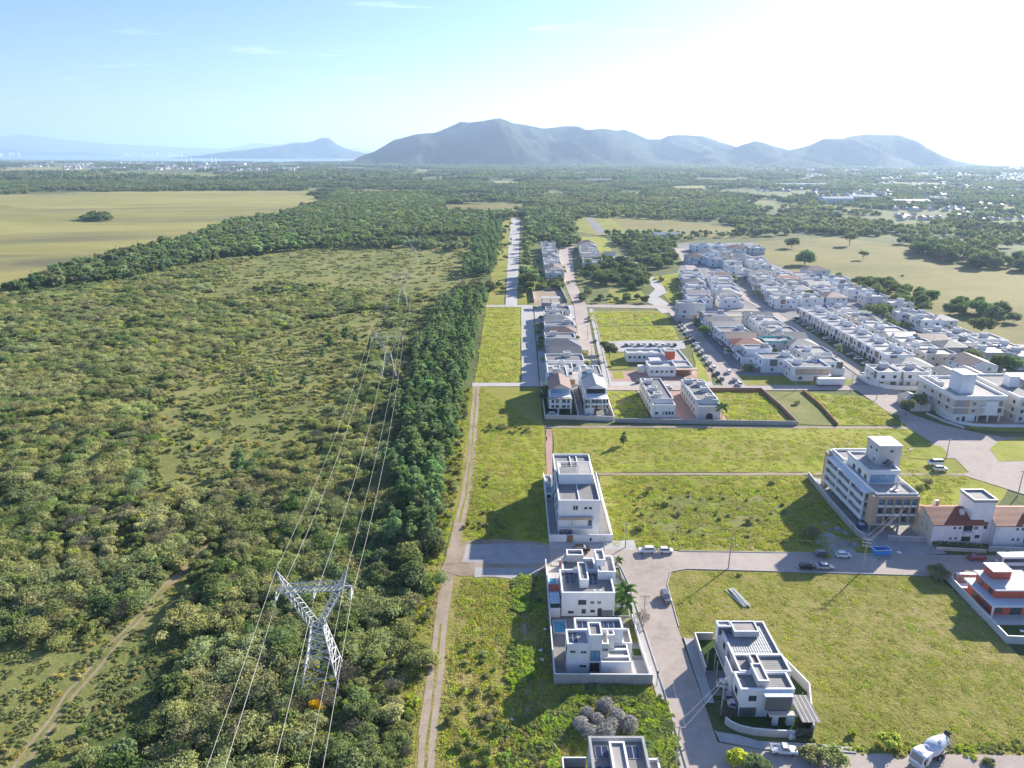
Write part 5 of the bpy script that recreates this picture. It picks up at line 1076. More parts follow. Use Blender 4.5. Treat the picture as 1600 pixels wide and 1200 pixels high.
    if style == 'duplex': windows(b, 'F', y0, [(w * .22, 3.9, 1.4, 1.6)], gl=M_GLASSB if seed % 3 == 0 else None); windows(b, 'F', y0 + 1.6, [(-w * .22, .3, 1.6, 2.1)])
    else: windows(b, 'F', yf, [(-w * .26, 4.0, 1.4, 1.3), (w * .12 if style == 'step' else w * .24, 4.0, 1.4, 1.3)]); windows(b, 'F', y0, [(-w * .28, .9, 1.5, 1.3)])
    panel(b, 'garage_door', 'F', y0 if style != 'duplex' else y0 + 1.6, w * .08, w * .08 + 2.6, .05, 2.4, r_.choice([M_WOOD, M_DG, M_LG, M_DARK]), .05)
    if detail:
        xr = x1 if style != 'step' else x0 + w * .68
        windows(b, 'L', x0, [(-d * .1, 4.1, 1.1, 1.0), (d * .28, 4.1, 1.1, 1.0), (d * .12, 1.1, 1.1, 1.0)]); windows(b, 'R', xr, [(d * .05, 4.1, 1.1, 1.0), (d * .3, 4.1, 1.1, 1.0)]); windows(b, 'R', x1, [(-d * .2, 1.0, 1.3, 1.2), (d * .2, 1.0, 1.0, 1.0)])
        if style in ('flat', 'step', 'duplex') and seed % 5 in (0, 2, 3):
            cm = (M_DG, M_TAN, M_GREY, M_WOOD, M_CREAM)[(seed // 2) % 5]; panel(b, 'cladding', 'R', xr, -d * .28, -d * .06, 3.3, H + .3, cm, .05); panel(b, 'cladding', 'L', x0, -d * .42, -d * .22, 3.3, H + .3, cm, .05)
        if style == 'flat' and seed % 2: slab(b, 'side_porch', x1 + .01, x1 + 1.5, -d * .3, d * .1, 2.7, 2.9, M_COPE)
        windows(b, 'B', y1, [(-w * .25, 4.1, 1.2, 1.0), (w * .2 if style != 'step' else -w * .05, 4.1, 1.2, 1.0)])
    if seed % 4 == 1 and style in ('flat',): solar(b, x0 + .6, y0 + .7, H + .12, 3, 1)
    return b
ST = ['flat', 'step', 'flat', 'gable', 'hip', 'step', 'flat', 'duplex']
# row behind the pair of three-storey houses, along the light street
GR = 'houses in the row left of the middle street'
for i, (x, y, w, d, st, wl) in enumerate([(24.5, 312, 17, 12, 'step', 0), (25, 327, 18, 12, 'flat', 0), (26.5, 342, 15, 12, 'gable', 4), (26, 356, 17, 11, 'hip', 2), (25.5, 370, 16, 11, 'flat', 2), (27, 384, 16, 11, 'hip', 4), (27, 398, 17, 11, 'flat', 0), (27.5, 412, 16, 11, 'hip', 1), (28, 426, 17, 12, 'step', 4), (28.5, 440, 15, 11, 'flat', 4)]):
    town_house(x, y, w, d, -math.pi / 2 * 0 + (0 if i % 3 else 0), st, 300 + i, '%s from near, left row of middle street' % ORD[i], GR, WALLS[wl])
# unfinished plot with goal-like frame
garden_wall('garden_wall', 'pale U-shaped plot wall at the far end of the middle row', [(15.5, 490), (15.2, 541), (37, 541), (38.6, 490)], 2.6, M_CREAM)
b = thing('building_site', 'half-built grey concrete frame house on the bare sandy plot', 'building', (26, 474, 0))
for k, (xx, yy) in enumerate(((-6, -5), (0, -5), (6, -5), (-6, 5), (0, 5), (6, 5))): slab(b, 'column', xx, xx + .4, yy, yy + .4, 0, 6.4, M_CONC)
slab(b, 'floor_slab', -6.3, 6.6, -5.3, 5.6, 3.0, 3.25, M_CONC); slab(b, 'floor_slab', -6.3, 6.6, -2, 5.6, 6.41, 6.65, M_CONC); slab(b, 'wall', -5.5, 5.8, 5.5, 5.7, .01, 2.99, M_GREY)
# far rows either side of the middle street
for i in range(9):
    town_house(35 + i * .5, 585 + i * 24, 15, 17, 0 if i % 2 else 0, ST[(i * 3) % 8 if (i * 3) % 8 != 7 else 0], 330 + i, '%s from near, far left row of middle street' % ORD[i], 'far houses left of the middle street', detail=False)
for i in range(8):
    town_house(73 - 0 + i * 1.2, 640 + i * 21, 18, 15, 0, ST[(i * 5 + 1) % 8 if (i * 5 + 1) % 8 != 7 else 4], 345 + i, '%s from near, far right row of middle street' % ORD[i], 'far houses right of the middle street', WALLS[4] if i < 4 else None, detail=False)
b = tag(thing('house', 'small bluish house alone on the far green field', 'house', gp(951, 400) + (0,), .2), None); slab(b, 'wall', -6, 6, -4, 4, 0, 3, M_BLUEW); gable(b, -6, 6, -4, 4, 3, 1.6, M_TILEG, 'x')
b = tag(thing('shed', 'long pale sheet-roofed shed among the far trees', 'shed', gp(1040, 371) + (0,), .15), None); slab(b, 'wall', -16, 16, -7, 7, 0, 4, M_OFF); gable(b, -16, 16, -7, 7, 4, 2.4, M_METAL, 'x')
# town, block between the street of parked cars and the middle street
T1 = 'houses facing the street of parked cars'; T2 = 'houses facing the middle town street from the left'
for i, (y, st, wl) in enumerate([(330, 'flat', 7), (345, 'step', 7), (358, 'hip', 7), (371, 'gable', 7), (384, 'flat', 0), (397, 'gable', 1), (410, 'gable', 0), (424, 'step', 0)]):
    town_house(122 if i else 127, y, 11.5, 16, -math.pi / 2, st, 360 + i, '%s from near, row facing the parked cars' % ORD[i], T1, WALLS[wl])
b = town_house(113, 444, 17, 9, 0, 'flat', 377, 'at the corner by the curved lane', 'corner house by the curved lane', WALLS[4], 3)
for i, (y, st, wl) in enumerate([(326, 'step', 0), (341, 'flat', 2), (356, 'hip', 5), (371, 'gable', 2), (384, 'flat', 4), (397, 'step', 0), (410, 'flat', 0), (423, 'gable', 4)]):
    town_house(149, y, 12, 15, math.pi / 2, st, 380 + i, '%s from near, left side of town street' % ORD[i], T2, WALLS[wl])
b = tag(thing('house', 'grey house with turquoise roof terrace in the middle town block', 'house', (140, 362, 0)), None); slab(b, 'wall', -9, 7, -5, 5, 0, 6.2, M_LG); MB().ring(-9.1, 7.1, -5.1, 5.1, 6.2, 7.2, .25).build('parapet', M_TURQ, b); slab(b, 'roof', -8.8, 6.8, -4.8, 4.8, 6.2, 6.3, M_SLABL); windows(b, 'F', -5, [(-4, 3.8, 1.2, 1.2), (3, 3.8, 1.2, 1.2)])
garden_wall('garden_wall', 'turquoise garden wall below the grey house with roof terrace', [(124, 337.5), (142, 337.2)], 1.8, M_TURQ)
# row houses with parking bays right of the middle street
T3 = 'narrow white row houses behind the parking bays'
for i in range(12):
    town_house(187.5, 336 + i * 9.2, 8.6, 15, -math.pi / 2, 'duplex', 400 + i, '%s from near, row behind the parking bays' % ORD[i], T3, WALLS[0 if i % 3 else 3])
T4 = 'cream and white houses of the row behind the row houses'
for i in range(10):
    town_house(209, 338 + i * 11.6, 10.8, 15, math.pi / 2, ['flat', 'step', 'flat', 'gable', 'flat', 'flat', 'step'][i % 7], 420 + i, '%s from near, row backing onto the rowhouses' % ORD[i], T4, WALLS[[6, 0, 2, 5, 4, 0, 6][i % 7]])
town_house(186, 320, 16, 13, 0, 'hip', 431, 'at the near end of the rowhouses', 'house at the end of the row houses', WALLS[7]); town_house(217, 322, 15, 15, 0, 'gable', 433, 'large, near end of second row', 'house at the end of the second row', WALLS[0])
# pair behind the curved white wall
for i, x in enumerate((166.5, 178.5)): town_house(x + 2, 309, 10.5, 12, 0, 'flat', 440 + i * 2, '%s behind the curved white wall' % ('left one' if i == 0 else 'right one'), 'pair of houses behind the curved white wall', WALLS[0])
garden_wall('garden_wall', 'curved white wall round the pair of boxy houses', [(161.8, 316), (161.6, 309), (163, 303.5), (166, 300), (171, 298.2), (184, 297.6)], 1.9, M_WHITE)
for i, x in enumerate((196, 206)): town_house(x, 306, 8, 10, 0, 'gable', 446 + 2 * i, '%s of two above the beige building' % ('left' if i == 0 else 'right'), 'gabled pair above the beige building', WALLS[0])
b = thing('shop', 'low pale tiled shop with parasols beside the beige building', 'shop', (165.8, 277, 0)); slab(b, 'wall', -3.5, 4, -6, 6, 0, 3, M_OFF); gable(b, -3.5, 4, -6, 6, 3, 1.4, M_TILEP, 'y')
b = tag(town_house(137, 316.5, 17, 11, 0, 'flat', 449, 'with tan band, on the lawn corner', 'house on the lawn corner', WALLS[0]), None); panel(b, 'cladding', 'F', -5.5, -7.5, 8.4, 3.3, 6.0, M_TAN, .05)
# second part of the town beyond the cross street
n = 0
for col, (xs, rot) in enumerate((((127, 133), -math.pi / 2), ((148, 156), math.pi / 2))):
    for i in range(8):
        t = i / 7; x = xs[0] + (xs[1] - xs[0]) * t + t * 14; n += 1
        town_house(x, 478 + i * 15.5, 13, 16, rot, ST[(i * 3 + col) % 8], 450 + n, '%s from near, %s column beyond the crossing' % (ORD[i], 'left' if col == 0 else 'second'), 'houses of the left blocks beyond the cross street', WALLS[[0, 4, 7, 0, 2, 7, 0, 3][i]])
for col, x0 in enumerate((184, 203, 221)):
    for i in range(9 - col):
        n += 1; town_house(x0 + i * 2.4, 476 + i * 15 + col * 4, 13, 15, -math.pi / 2 if col % 2 == 0 else math.pi / 2, ST[(i * 5 + col * 2) % 8], 450 + n, '%s from near, right-hand %s column beyond crossing' % (ORD[i], ORD[col]), 'houses of the right blocks beyond the cross street', WALLS[[0, 2, 0, 3, 5, 0, 1, 4, 0][i]])
for i, (px, py) in enumerate([(1092, 392), (1108, 404), (1122, 392), (1134, 403), (1150, 396), (1164, 394), (1178, 396), (1118, 414), (1140, 418), (1160, 412), (1180, 416), (1196, 424), (1085, 410), (1150, 426)]):
    x, y = gp(px, py); n += 1
    town_house(x, y, 17, 17, 0, ST[(i * 3) % 8 if (i * 3) % 8 != 7 else 1], 450 + n, 'far end of town, %s from the left' % ORD[i], 'houses at the far end of the town', WALLS[[7, 7, 0, 6, 0, 0, 4, 7, 4, 0, 0, 2, 7, 0][i]], detail=False)
# looser houses along the right meadow
for i, (px, py, w, d, st, wl) in enumerate([(1272, 432, 20, 14, 'hip', 7), (1305, 447, 16, 14, 'flat', 7), (1322, 456, 16, 14, 'step', 7), (1340, 465, 16, 13, 'flat', 7), (1362, 476, 15, 12, 'flat', 4), (1400, 487, 15, 12, 'flat', 4), (1412, 503, 14, 11, 'flat', 0), (1430, 506, 14, 11, 'flat', 0), (1446, 515, 13, 11, 'flat', 0), (1466, 513, 14, 12, 'hip', 0), (1470, 536, 15, 12, 'step', 4), (1496, 538, 13, 12, 'flat', 0), (1510, 552, 14, 12, 'step', 0), (1534, 545, 14, 12, 'flat', 0), (1548, 566, 16, 14, 'flat', 6), (1575, 560, 16, 12, 'step', 4), (1480, 556, 13, 12, 'hip', 4), (1600, 572, 16, 14, 'flat', 0), (1590, 610, 14, 12, 'gable', 4), (1450, 545, 14, 12, 'gable', 0)]):
    x, y = gp(px, py); n += 1
    b = town_house(x, y, w, d, 0, st, 450 + n, '%s from far along the meadow edge' % ORD[i], 'houses along the right meadow', WALLS[wl])
    if i == 15: block(b, 2, 6.5, -5.5, -1, 3.5, 7.4, M_RED, .3, .2, M_COPE)
print('town houses', n)
# far settlements: the nearest 150 houses singly, the rest as one mass
def small_house(kind):
    m = MB(); m.box(-5, 5, -4, 4, 0, 4.5); return m.mesh('wall', kind)
FW = [small_house(m_) for m_ in (M_WHITE, M_OFF, M_CREAM, M_LG)]
def small_roof(mat):
    m = MB(); m.add([(-5.6, -4.6, 4.4), (5.6, -4.6, 4.4), (5.6, 4.6, 4.4), (-5.6, 4.6, 4.4), (-3, 0, 6.4), (3, 0, 6.4)], [(0, 1, 5, 4), (2, 3, 4, 5), (1, 2, 5), (3, 0, 4), (3, 2, 1, 0)]); return m.mesh('roof', mat)
FR = [small_roof(m_) for m_ in (M_TILE, M_TILEP, M_FIB, M_METAL)]
BOX = [(1395, 1600, 316, 345, 110), (1380, 1600, 296, 316, 170), (1270, 1420, 300, 312, 70), (1000, 1060, 270, 286, 70), (1180, 1600, 272, 300, 420), (1100, 1400, 262, 274, 240), (1400, 1600, 262, 282, 260), (0, 90, 253, 261, 60), (100, 420, 254, 266, 420), (300, 470, 262, 268, 60)]
pts = []; 
for bi, (a, b_, c, d, k) in enumerate(BOX):
    for _ in range(k): pts.append((*gp(rnd.uniform(a, b_), rnd.uniform(c, d)), bi))
pts.sort(key=lambda p: p[1])
for i, (x, y, bi) in enumerate(pts[:150]):
    side = 'among the trees beyond the right meadow' if bi < 1 else 'in the hazy settlement at the right beyond the trees' if bi in (1, 2) else 'in the far town below the right hills'
    r_ = thing('house', 'tiny pale house %s' % side, 'house', (x, y, 0), rnd.uniform(0, 3), 'tiny pale houses %s' % side); s_ = rnd.uniform(.7, 1.15); r_.scale = (s_, s_, s_)
    put('wall', FW[rnd.randrange(4)], r_); put('roof', FR[rnd.choice((0, 1, 2, 1))], r_)
def far_mesh(kind):
    w = FW[kind % 4]; r_ = FR[kind % 4]; me = bpy.data.meshes.new('house'); n0 = len(w.vertices)
    me.from_pydata([v.co[:] for v in w.vertices] + [v.co[:] for v in r_.vertices], [], [tuple(p.vertices) for p in w.polygons] + [tuple(i + n0 for i in p.vertices) for p in r_.polygons])
    me.materials.append(w.materials[0]); me.materials.append(r_.materials[0]); me.polygons.foreach_set('material_index', [0] * len(w.polygons) + [1] * len(r_.polygons)); return me
rest = np.array([(x, y) for x, y, _ in pts[150:]])
scatter('distant_town', rest, rng.uniform(.7, 1.3, len(rest)) * np.where(rest[:, 1] > 4000, 1.6, 1), rng.integers(0, 4, len(rest)), [far_mesh(k) for k in range(4)])
for i, (px, py, w, d, h, m_, lab) in enumerate([(1305, 318, 60, 30, 11, M_BLUEW, 'long blue and white factory hall with rooftop vents far right'), (1345, 314, 55, 25, 10, M_BLUEW, 'second blue factory hall beyond the white one far right'), (1420, 319, 70, 30, 7, M_CREAM, 'long low cream warehouse far right'), (1250, 292, 150, 40, 8, M_OFF, 'long pale warehouse roof in the far plain'), (935, 284, 90, 40, 8, M_BLUEW, 'pale blue shed in the middle of the far forest'), (318, 259, 60, 40, 20, M_OFF, 'pale block with cranes on the far left settlement'), (372, 259, 120, 50, 18, M_CREAM, 'large cream block at the right end of the far left settlement')]):
    x, y = gp(px, py); b = thing('warehouse', lab, 'warehouse', (x, y, 0)); slab(b, 'wall', -w / 2, w / 2, -d / 2, d / 2, 0, h, m_); gable(b, -w / 2, w / 2, -d / 2, d / 2, h, 3, M_METAL, 'x', 1)
for px, py, h, lab in ((292, 257, 75, 'leftmost of the thin white tower cranes'), (300, 257, 70, 'second of the thin white tower cranes'), (331, 257, 70, 'third of the thin white tower cranes'), (338, 257, 66, 'rightmost of the thin white tower cranes')):
    x, y = gp(px, py); c_ = thing('tower_crane', lab + ' on the far shore', 'crane', (x, y, 0), 0, 'tower cranes on the far shore'); slab(c_, 'mast', -2, 2, -2, 2, 0, h, M_COPE); slab(c_, 'jib', -12, 30, -1.2, 1.2, h, h + 3, M_COPE)
x, y = gp(1303, 299); c_ = thing('water_tower', 'thin white water tower above the far factory halls', 'tower', (x, y, 0)); MB().tube([(0, 0, 0), (0, 0, 26)], 1.6, 10).build('shaft', M_COPE, c_); MB().tube([(0, 0, 26.01), (0, 0, 27), (0, 0, 31), (0, 0, 32)], [2, 4, 4, 2], 12).build('tank', M_COPE, c_)
for i in range(40):
    px = rnd.choice([rnd.uniform(240, 345), rnd.uniform(440, 520), rnd.uniform(60, 110)]); D_ = rnd.uniform(17300, 18200) if px > 400 else rnd.uniform(20500, 21300); u = (px - 800) / FOC
    s_ = tag(MB().box(-25, 25, -20, 20, 0, rnd.uniform(40, 110)).build('tower_block', M_OFF, None, (u * D_ / CP, D_, 1)), 'tiny pale tower block on the shore across the bay', 'building', 'tower blocks across the bay')
# ---------------------------------------------------------------- cars, lorries, poles, wires, pylons
def carpaint(name, col): return paint(name, col, .28, .03, 2, .5)
CARS = {'white': carpaint('white_car_paint', (.78, .78, .77)), 'black': carpaint('black_car_paint', (.02, .02, .022)), 'silver': carpaint('silver_car_paint', (.45, .46, .48)), 'grey': carpaint('grey_car_paint', (.14, .145, .15)), 'red': carpaint('red_car_paint', (.28, .03, .03)), 'blue': carpaint('blue_car_paint', (.05, .09, .22))}
M_TYRE = paint('tyre_rubber', (.025, .025, .025), .9, .1, 4); M_RIM = paint('wheel_rim', (.4, .4, .41), .4, .1, 4, metallic=.6); M_LAMP = paint('lamp_lens', (.75, .75, .7), .2, .03, 4); M_TAIL = paint('tail_lens', (.35, .02, .02), .3, .03, 4)
def loft(prof, halfw, inset, edge):
    """side profile (x,z) lofted across the width with drawn-in flanks"""
    m = MB(); n = len(prof); cx = sum(p[0] for p in prof) / n; cz = sum(p[1] for p in prof) / n; vs = []
    for y, k in ((-halfw, inset), (-halfw + edge, 1), (halfw - edge, 1), (halfw, inset)): vs += [(cx + (x - cx) * (1 - (1 - k) * .35), y, cz + (z - cz) * k) for x, z in prof]
    f = [tuple(range(n)), tuple(range(4 * n - 1, 3 * n - 1, -1))]
    for s_ in range(3):
        for i in range(n): f.append((s_ * n + i, s_ * n + n + i, s_ * n + n + (i + 1) % n, s_ * n + (i + 1) % n))
    m.add(vs, f); return m
def wheel_meshes(r_, w):
    t = MB().tube([(0, -w / 2, 0), (0, -w / 2 + .03, 0), (0, w / 2 - .03, 0), (0, w / 2, 0)], [r_ * .9, r_, r_, r_ * .9], 14).mesh('tyre', M_TYRE, False)
    q = MB().tube([(0, -w / 2 - .012, 0), (0, w / 2 + .012, 0)], r_ * .58, 10).mesh('rim', M_RIM); return t, q
def add_wheels(b, xs, yw, r_=.32, w=.2):
    t, q = cached(('wh', r_, w), lambda: wheel_meshes(r_, w))
    for x in xs:
        for s_ in (-1, 1):
            o = put('wheel', t, b, (x, s_ * yw, r_)); put('rim', q, o)
CARM = {}
def car(kind, col, label, loc, rot, group=None, simple=False):
    """nose towards +X"""
    def mk():
        if kind == 'hatch': L_, low, cab, rf = 3.9, [(-1.9, .3), (1.9, .28), (1.95, .55), (1.75, .78), (1.0, .93), (-1.85, .98), (-1.95, .6)], [(-1.8, .94), (1.1, .9), (.45, 1.42), (-1.4, 1.46)], (-1.35, .42, 1.43)
        elif kind == 'sedan': L_, low, cab, rf = 4.4, [(-2.2, .3), (2.2, .28), (2.22, .58), (2.0, .76), (1.1, .9), (-1.5, .95), (-2.2, .92)], [(-1.75, .9), (1.2, .87), (.5, 1.38), (-1.05, 1.41)], (-1.0, .48, 1.38)
        elif kind == 'suv': L_, low, cab, rf = 4.4, [(-2.15, .38), (2.15, .36), (2.2, .75), (2.0, .98), (1.0, 1.08), (-2.1, 1.12), (-2.2, .7)], [(-2.05, 1.08), (1.1, 1.05), (.45, 1.66), (-1.8, 1.7)], (-1.75, .42, 1.67)
        elif kind == 'van': L_, low, cab, rf = 4.9, [(-2.4, .4), (2.4, .38), (2.45, .9), (2.0, 1.2), (-2.4, 1.25)], [(-2.38, 1.2), (2.0, 1.17), (1.1, 1.95), (-2.3, 2.0)], (-2.28, 1.1, 1.97)
        else: L_, low, cab, rf = 4.5, [(-2.25, .42), (2.25, .4), (2.28, .68), (2.1, .88), (1.0, .98), (-.5, 1.0), (-.52, .55), (-2.2, .55)], [(-.5, .96), (1.1, .94), (.5, 1.5), (-.35, 1.52)], (-.33, .48, 1.49)
        hw = .86 if kind != 'van' else .92
        body = loft(low, hw, .8, .12); cabm = loft(cab, hw - .1, .82, .1); roof = MB().box(rf[0], rf[1], -hw + .25, hw - .25, rf[2], rf[2] + .06); return body, cabm, roof, L_, hw
    if (kind,) not in CARM:
        bm, cm, rm, L_, hw = mk(); CARM[(kind,)] = (bm, cm.mesh('windows', M_GLASS), rm, L_, hw)
    bm, cme, rm, L_, hw = CARM[(kind,)]
    bme = cached(('body', kind, col), lambda: bm.mesh('body', CARS[col])); rme = cached(('carroof', kind, col), lambda: rm.mesh('roof', CARS[col]))
    b = thing('parked_car' if kind not in ('pickup', 'van') else {'pickup': 'pickup_truck', 'van': 'van'}[kind], label, 'car' if kind not in ('pickup', 'van') else {'pickup': 'pickup', 'van': 'van'}[kind], loc, rot, group)
    put('body', bme, b); put('windows', cme, b); put('roof', rme, b)
    if simple: return b
    add_wheels(b, (L_ * .31, -L_ * .31), hw - .08)
    if kind == 'pickup':
        MB().ring(-2.22, -.54, -.84, .84, .56, 1.0, .06).build('cargo_bed', CARS[col], b); MB().box(-1.7, -.9, -.1, .1, .57, .75).build('cargo', M_COPE, b)
    for s_ in (-1, 1):
        put('headlight', cached(('hl',), lambda: MB().box(-.05, .05, -.16, .16, -.07, .07).mesh('headlight', M_LAMP)), b, (L_ / 2 - .05, s_ * (hw - .26), .66)); put('tail_light', cached(('tl',), lambda: MB().box(-.04, .04, -.14, .14, -.09, .09).mesh('tail_light', M_TAIL)), b, (-L_ / 2 + .02, s_ * (hw - .24), .78))
        put('mirror', cached(('mi', col), lambda: MB().box(-.06, .06, -.09, .09, -.06, .06).mesh('mirror', CARS[col])), b, (L_ * .18, s_ * (hw + .04), 1.0))
    return b
G1 = 'cars along the near road'
RZ = .2
for px, py, kind, col, rot, lab in [(1010, 864, 'suv', 'white', math.pi, 'left one of two white cars parked nose to tail by the field'), (1040, 864, 'hatch', 'white', 0, 'right one of two white cars parked nose to tail by the field'), (909, 862, 'suv', 'black', 0, 'black car parked below the wall of the three-storey building'), (1040, 938, 'suv', 'grey', -math.pi / 2 + .1, 'dark grey car parked beside the rough field on the sloping street'),
        (1261, 889, 'hatch', 'black', 0, 'black car behind the silver pickup in the building shadow'), (1288, 889, 'sedan', 'silver', 0, 'silver car parked in the building shadow'), (1285, 869, 'hatch', 'grey', 0, 'dark grey car beside the yellow bush'), (1317, 871, 'hatch', 'white', 0, 'small white car right of the yellow bush'), (1525, 875, 'sedan', 'red', math.pi, 'dark red car on the shaded road'),
        (1461, 727, 'van', 'white', math.pi, 'white van at the edge of the big paved junction'), (1469, 736, 'suv', 'white', 0, 'white car in front of the white van at the junction'), (1224, 1177, 'pickup', 'white', -.1, 'small white pickup with open bed at the bottom edge')]:
    x, y = gp(px, py); car(kind, col, lab, (x, y, RZ + .03), rot)
for x, y, kind, col, rot, lab in [(42.0, 114.2, 'hatch', 'white', -.25, 'topmost white car in the shaded driveway'), (42.3, 110.8, 'hatch', 'silver', -.1, 'pale silver car between two cars in the shaded driveway'), (42.6, 108.8, 'hatch', 'white', -.15, 'lowest white car in the shaded driveway'), (54.6, 106.0, 'suv', 'black', math.pi / 2 - .3, 'dark car under the metal carport'), (14.6, 172.5 + 1.8, 'hatch', 'white', 0, 'white car in the garage of the three-storey building'),
        (16.4, 265, 'suv', 'white', 0, 'white car in the yard of the brown gabled house'), (29.8, 263.6, 'hatch', 'silver', 0, 'silver car in the yard of the pale gabled house'), (38.5, 436, 'hatch', 'white', 1.5, 'white car outside the far part of the middle row'), (47.8, 432, 'suv', 'grey', 1.5, 'dark car on the far part of the middle street'), (48.5, 440, 'hatch', 'black', 1.5, 'black car on the far part of the middle street'),
        (46, 382, 'hatch', 'grey', 1.5, 'grey car on the right kerb of the middle street'), (38.0, 360, 'suv', 'silver', 1.5, 'silver car on the left kerb of the middle street'), (58, 308, 'suv', 'black', .5, 'dark car on the red paving beside the clinic'), (69.5, 300, 'hatch', 'white', 0, 'white car behind the long building with green shutters'), (110.0, 452, 'hatch', 'black', 1.5, 'black car at the far corner of the cross street')]:
    car(kind, col, lab, (x, y, RZ), rot)
cc = ['grey', 'black', 'white', 'silver', 'white', 'grey', 'silver', 'white', 'black', 'grey', 'white', 'white', 'silver', 'black', 'white', 'white', 'silver', 'grey']
for i in range(14):
    t = i / 13; car(['hatch', 'sedan', 'suv'][i % 3], cc[i], '%s car, %s from near along the left kerb of the parked-car street' % (cc[i], ORD[i]), (96.6 + 6.4 * t, 312 + 116 * t, RZ + .04), 1.52, 'cars parked along the left kerb', True)
for i, (x, y) in enumerate(((101.8, 310), (103.0, 323), (102.5, 304.6))): car('suv', 'white' if i else 'grey', '%s car %s on the right side of the parked-car street' % ('white' if i else 'grey', ('near the corner', 'further up', 'at the corner itself')[i]), (x, y, RZ + .04), 1.5, None, True)
for i in range(13):
    c_ = cc[(i * 5 + 2) % 18]; car(['hatch', 'suv', 'sedan'][i % 3], c_, '%s car in the parking bay of the %s row house from the near end' % (c_, ORD[i]), (175.2 + i * .25, 338 + i * 8.3, RZ), 0 if i % 2 else math.pi, 'cars in the parking bays of the row houses', True)
for i in range(9):
    x, y = gp(978 + i * 9.5, 541 - (i % 2)); c_ = ['grey', 'white', 'grey', 'white', 'black', 'white', 'white', 'silver', 'black'][i]
    car('hatch', c_, '%s car, %s from the left in the clinic car park' % (c_, ORD[i]), (x, y, RZ), 1.57, 'cars in the clinic car park', True)
car('van', 'white', 'white van turning at the near end of the middle town street', (164.5, 317, RZ), 1.9)
# long white trailer on the lawn
b = thing('trailer', 'long white box trailer standing on the lawn by the town corner', 'trailer', (*gp(1297, 603), .1), 0); MB().box(-6, 6, -1.25, 1.25, .9, 3.6).build('box', M_COPE, b); slab(b, 'chassis', -5.8, 5.8, -1.0, 1.0, .6, .899, M_FRAME); add_wheels(b, (-4.4, -3.2, 4.2), 1.05, .45, .25); slab(b, 'side_stripe', -5.5, 4.5, -1.3, -1.24, 1.3, 1.7, M_BLUEW)
# white bus at the right edge
b = thing('bus', 'white bus parked at the right edge behind the red house', 'bus', (*gp(1592, 884), RZ), 0.02); loft([(-5.6, .5), (5.6, .5), (5.7, 1.5), (5.5, 3.1), (-5.6, 3.15)], 1.25, .96, .12).build('body', CARS['white'], b)
for s_ in (-1, 1): slab(b, 'window_band', -5.2, 5.0, -1.29 if s_ < 0 else 1.24, -1.24 if s_ < 0 else 1.29, 1.6, 2.6, M_GLASS)
slab(b, 'windscreen', -5.72, -5.56, -1.05, 1.05, 1.5, 2.8, M_GLASS); slab(b, 'roof_hatch', -2, -.8, -.5, .5, 3.12, 3.25, M_OFF); add_wheels(b, (3.4, -3.4), 1.1, .48, .28)
# concrete mixer lorry, nose to the lower left
b = thing('mixer_truck', 'white concrete mixer lorry with a large pale drum on the bottom right road', 'lorry', (*gp(1452, 1186), RZ), math.pi + .50)
loft([(2.2, .7), (4.15, .7), (4.25, 1.5), (4.0, 2.7), (3.6, 2.95), (2.3, 2.95)], 1.2, .94, .14).build('cab', CARS['white'], b)
m = MB(); m.add([(4.31, -1.02, 1.6), (4.31, 1.02, 1.6), (4.05, .95, 2.72), (4.05, -.95, 2.72), (4.2, -1.02, 1.6), (4.2, 1.02, 1.6), (3.94, .95, 2.72), (3.94, -.95, 2.72)], [(0, 1, 2, 3), (7, 6, 5, 4), (0, 4, 5, 1), (2, 6, 7, 3), (1, 5, 6, 2), (3, 7, 4, 0)]); m.build('windscreen', M_GLASS, b)
for s_ in (-1, 1):
    slab(b, 'side_window', 2.9, 3.9, -1.24 if s_ < 0 else 1.19, -1.19 if s_ < 0 else 1.24, 1.7, 2.5, M_GLASS); slab(b, 'mirror', 3.95, 4.1, s_ * 1.45 - .12, s_ * 1.45 + .12, 1.7, 2.4, M_DARK); slab(b, 'headlight', 4.2, 4.3, s_ * .9 - .18, s_ * .9 + .18, .9, 1.1, M_LAMP)
    slab(b, 'mudguard', -2.9, -.3, s_ * 1.05 - .18, s_ * 1.05 + .18, 1.1, 1.18, M_FRAME)
slab(b, 'bumper', 4.1, 4.4, -1.15, 1.15, .45, .8, M_OFF); slab(b, 'roof_hatch', 2.7, 3.4, -.4, .4, 2.96, 3.02, M_LG); slab(b, 'chassis', -4.3, 2.2, -.5, .5, .75, 1.05, M_FRAME); slab(b, 'water_tank', 1.5, 2.1, -1.1, 1.1, 1.1, 2.9, M_COPE); slab(b, 'drum_stand', -3.6, -3.2, -.6, .6, 1.06, 2.2, CARS['white'])
def dz(x): return 2.35 - (x + .8) * .16
prof = [(1.45, .55), (1.2, 1.0), (.3, 1.32), (-.6, 1.38), (-1.6, 1.25), (-3.0, .85), (-3.9, .55)]
MB().tube([(x, 0, dz(x)) for x, _ in prof], [q for _, q in prof], 24).build('drum', paint('drum_paint', (.62, .66, .70), .4, .06, 1.5), b, smooth=True)
MB().tube([(-3.9, 0, dz(-3.9)), (-4.25, 0, dz(-4.25))], [.56, .5], 16).build('drum_mouth', M_DARK, b)
for x in (1.0, -3.0): MB().tube([(x - .06, 0, dz(x - .06)), (x + .06, 0, dz(x + .06))], [1.16 if x > 0 else .9] * 2, 24).build('drum_band', M_COPE, b)
MB().tube([(-4.1, 0, 2.1), (-4.6, .2, 1.4), (-5.0, .5, 1.0)], [.28, .22, .18], 8).build('chute', M_STEEL, b)
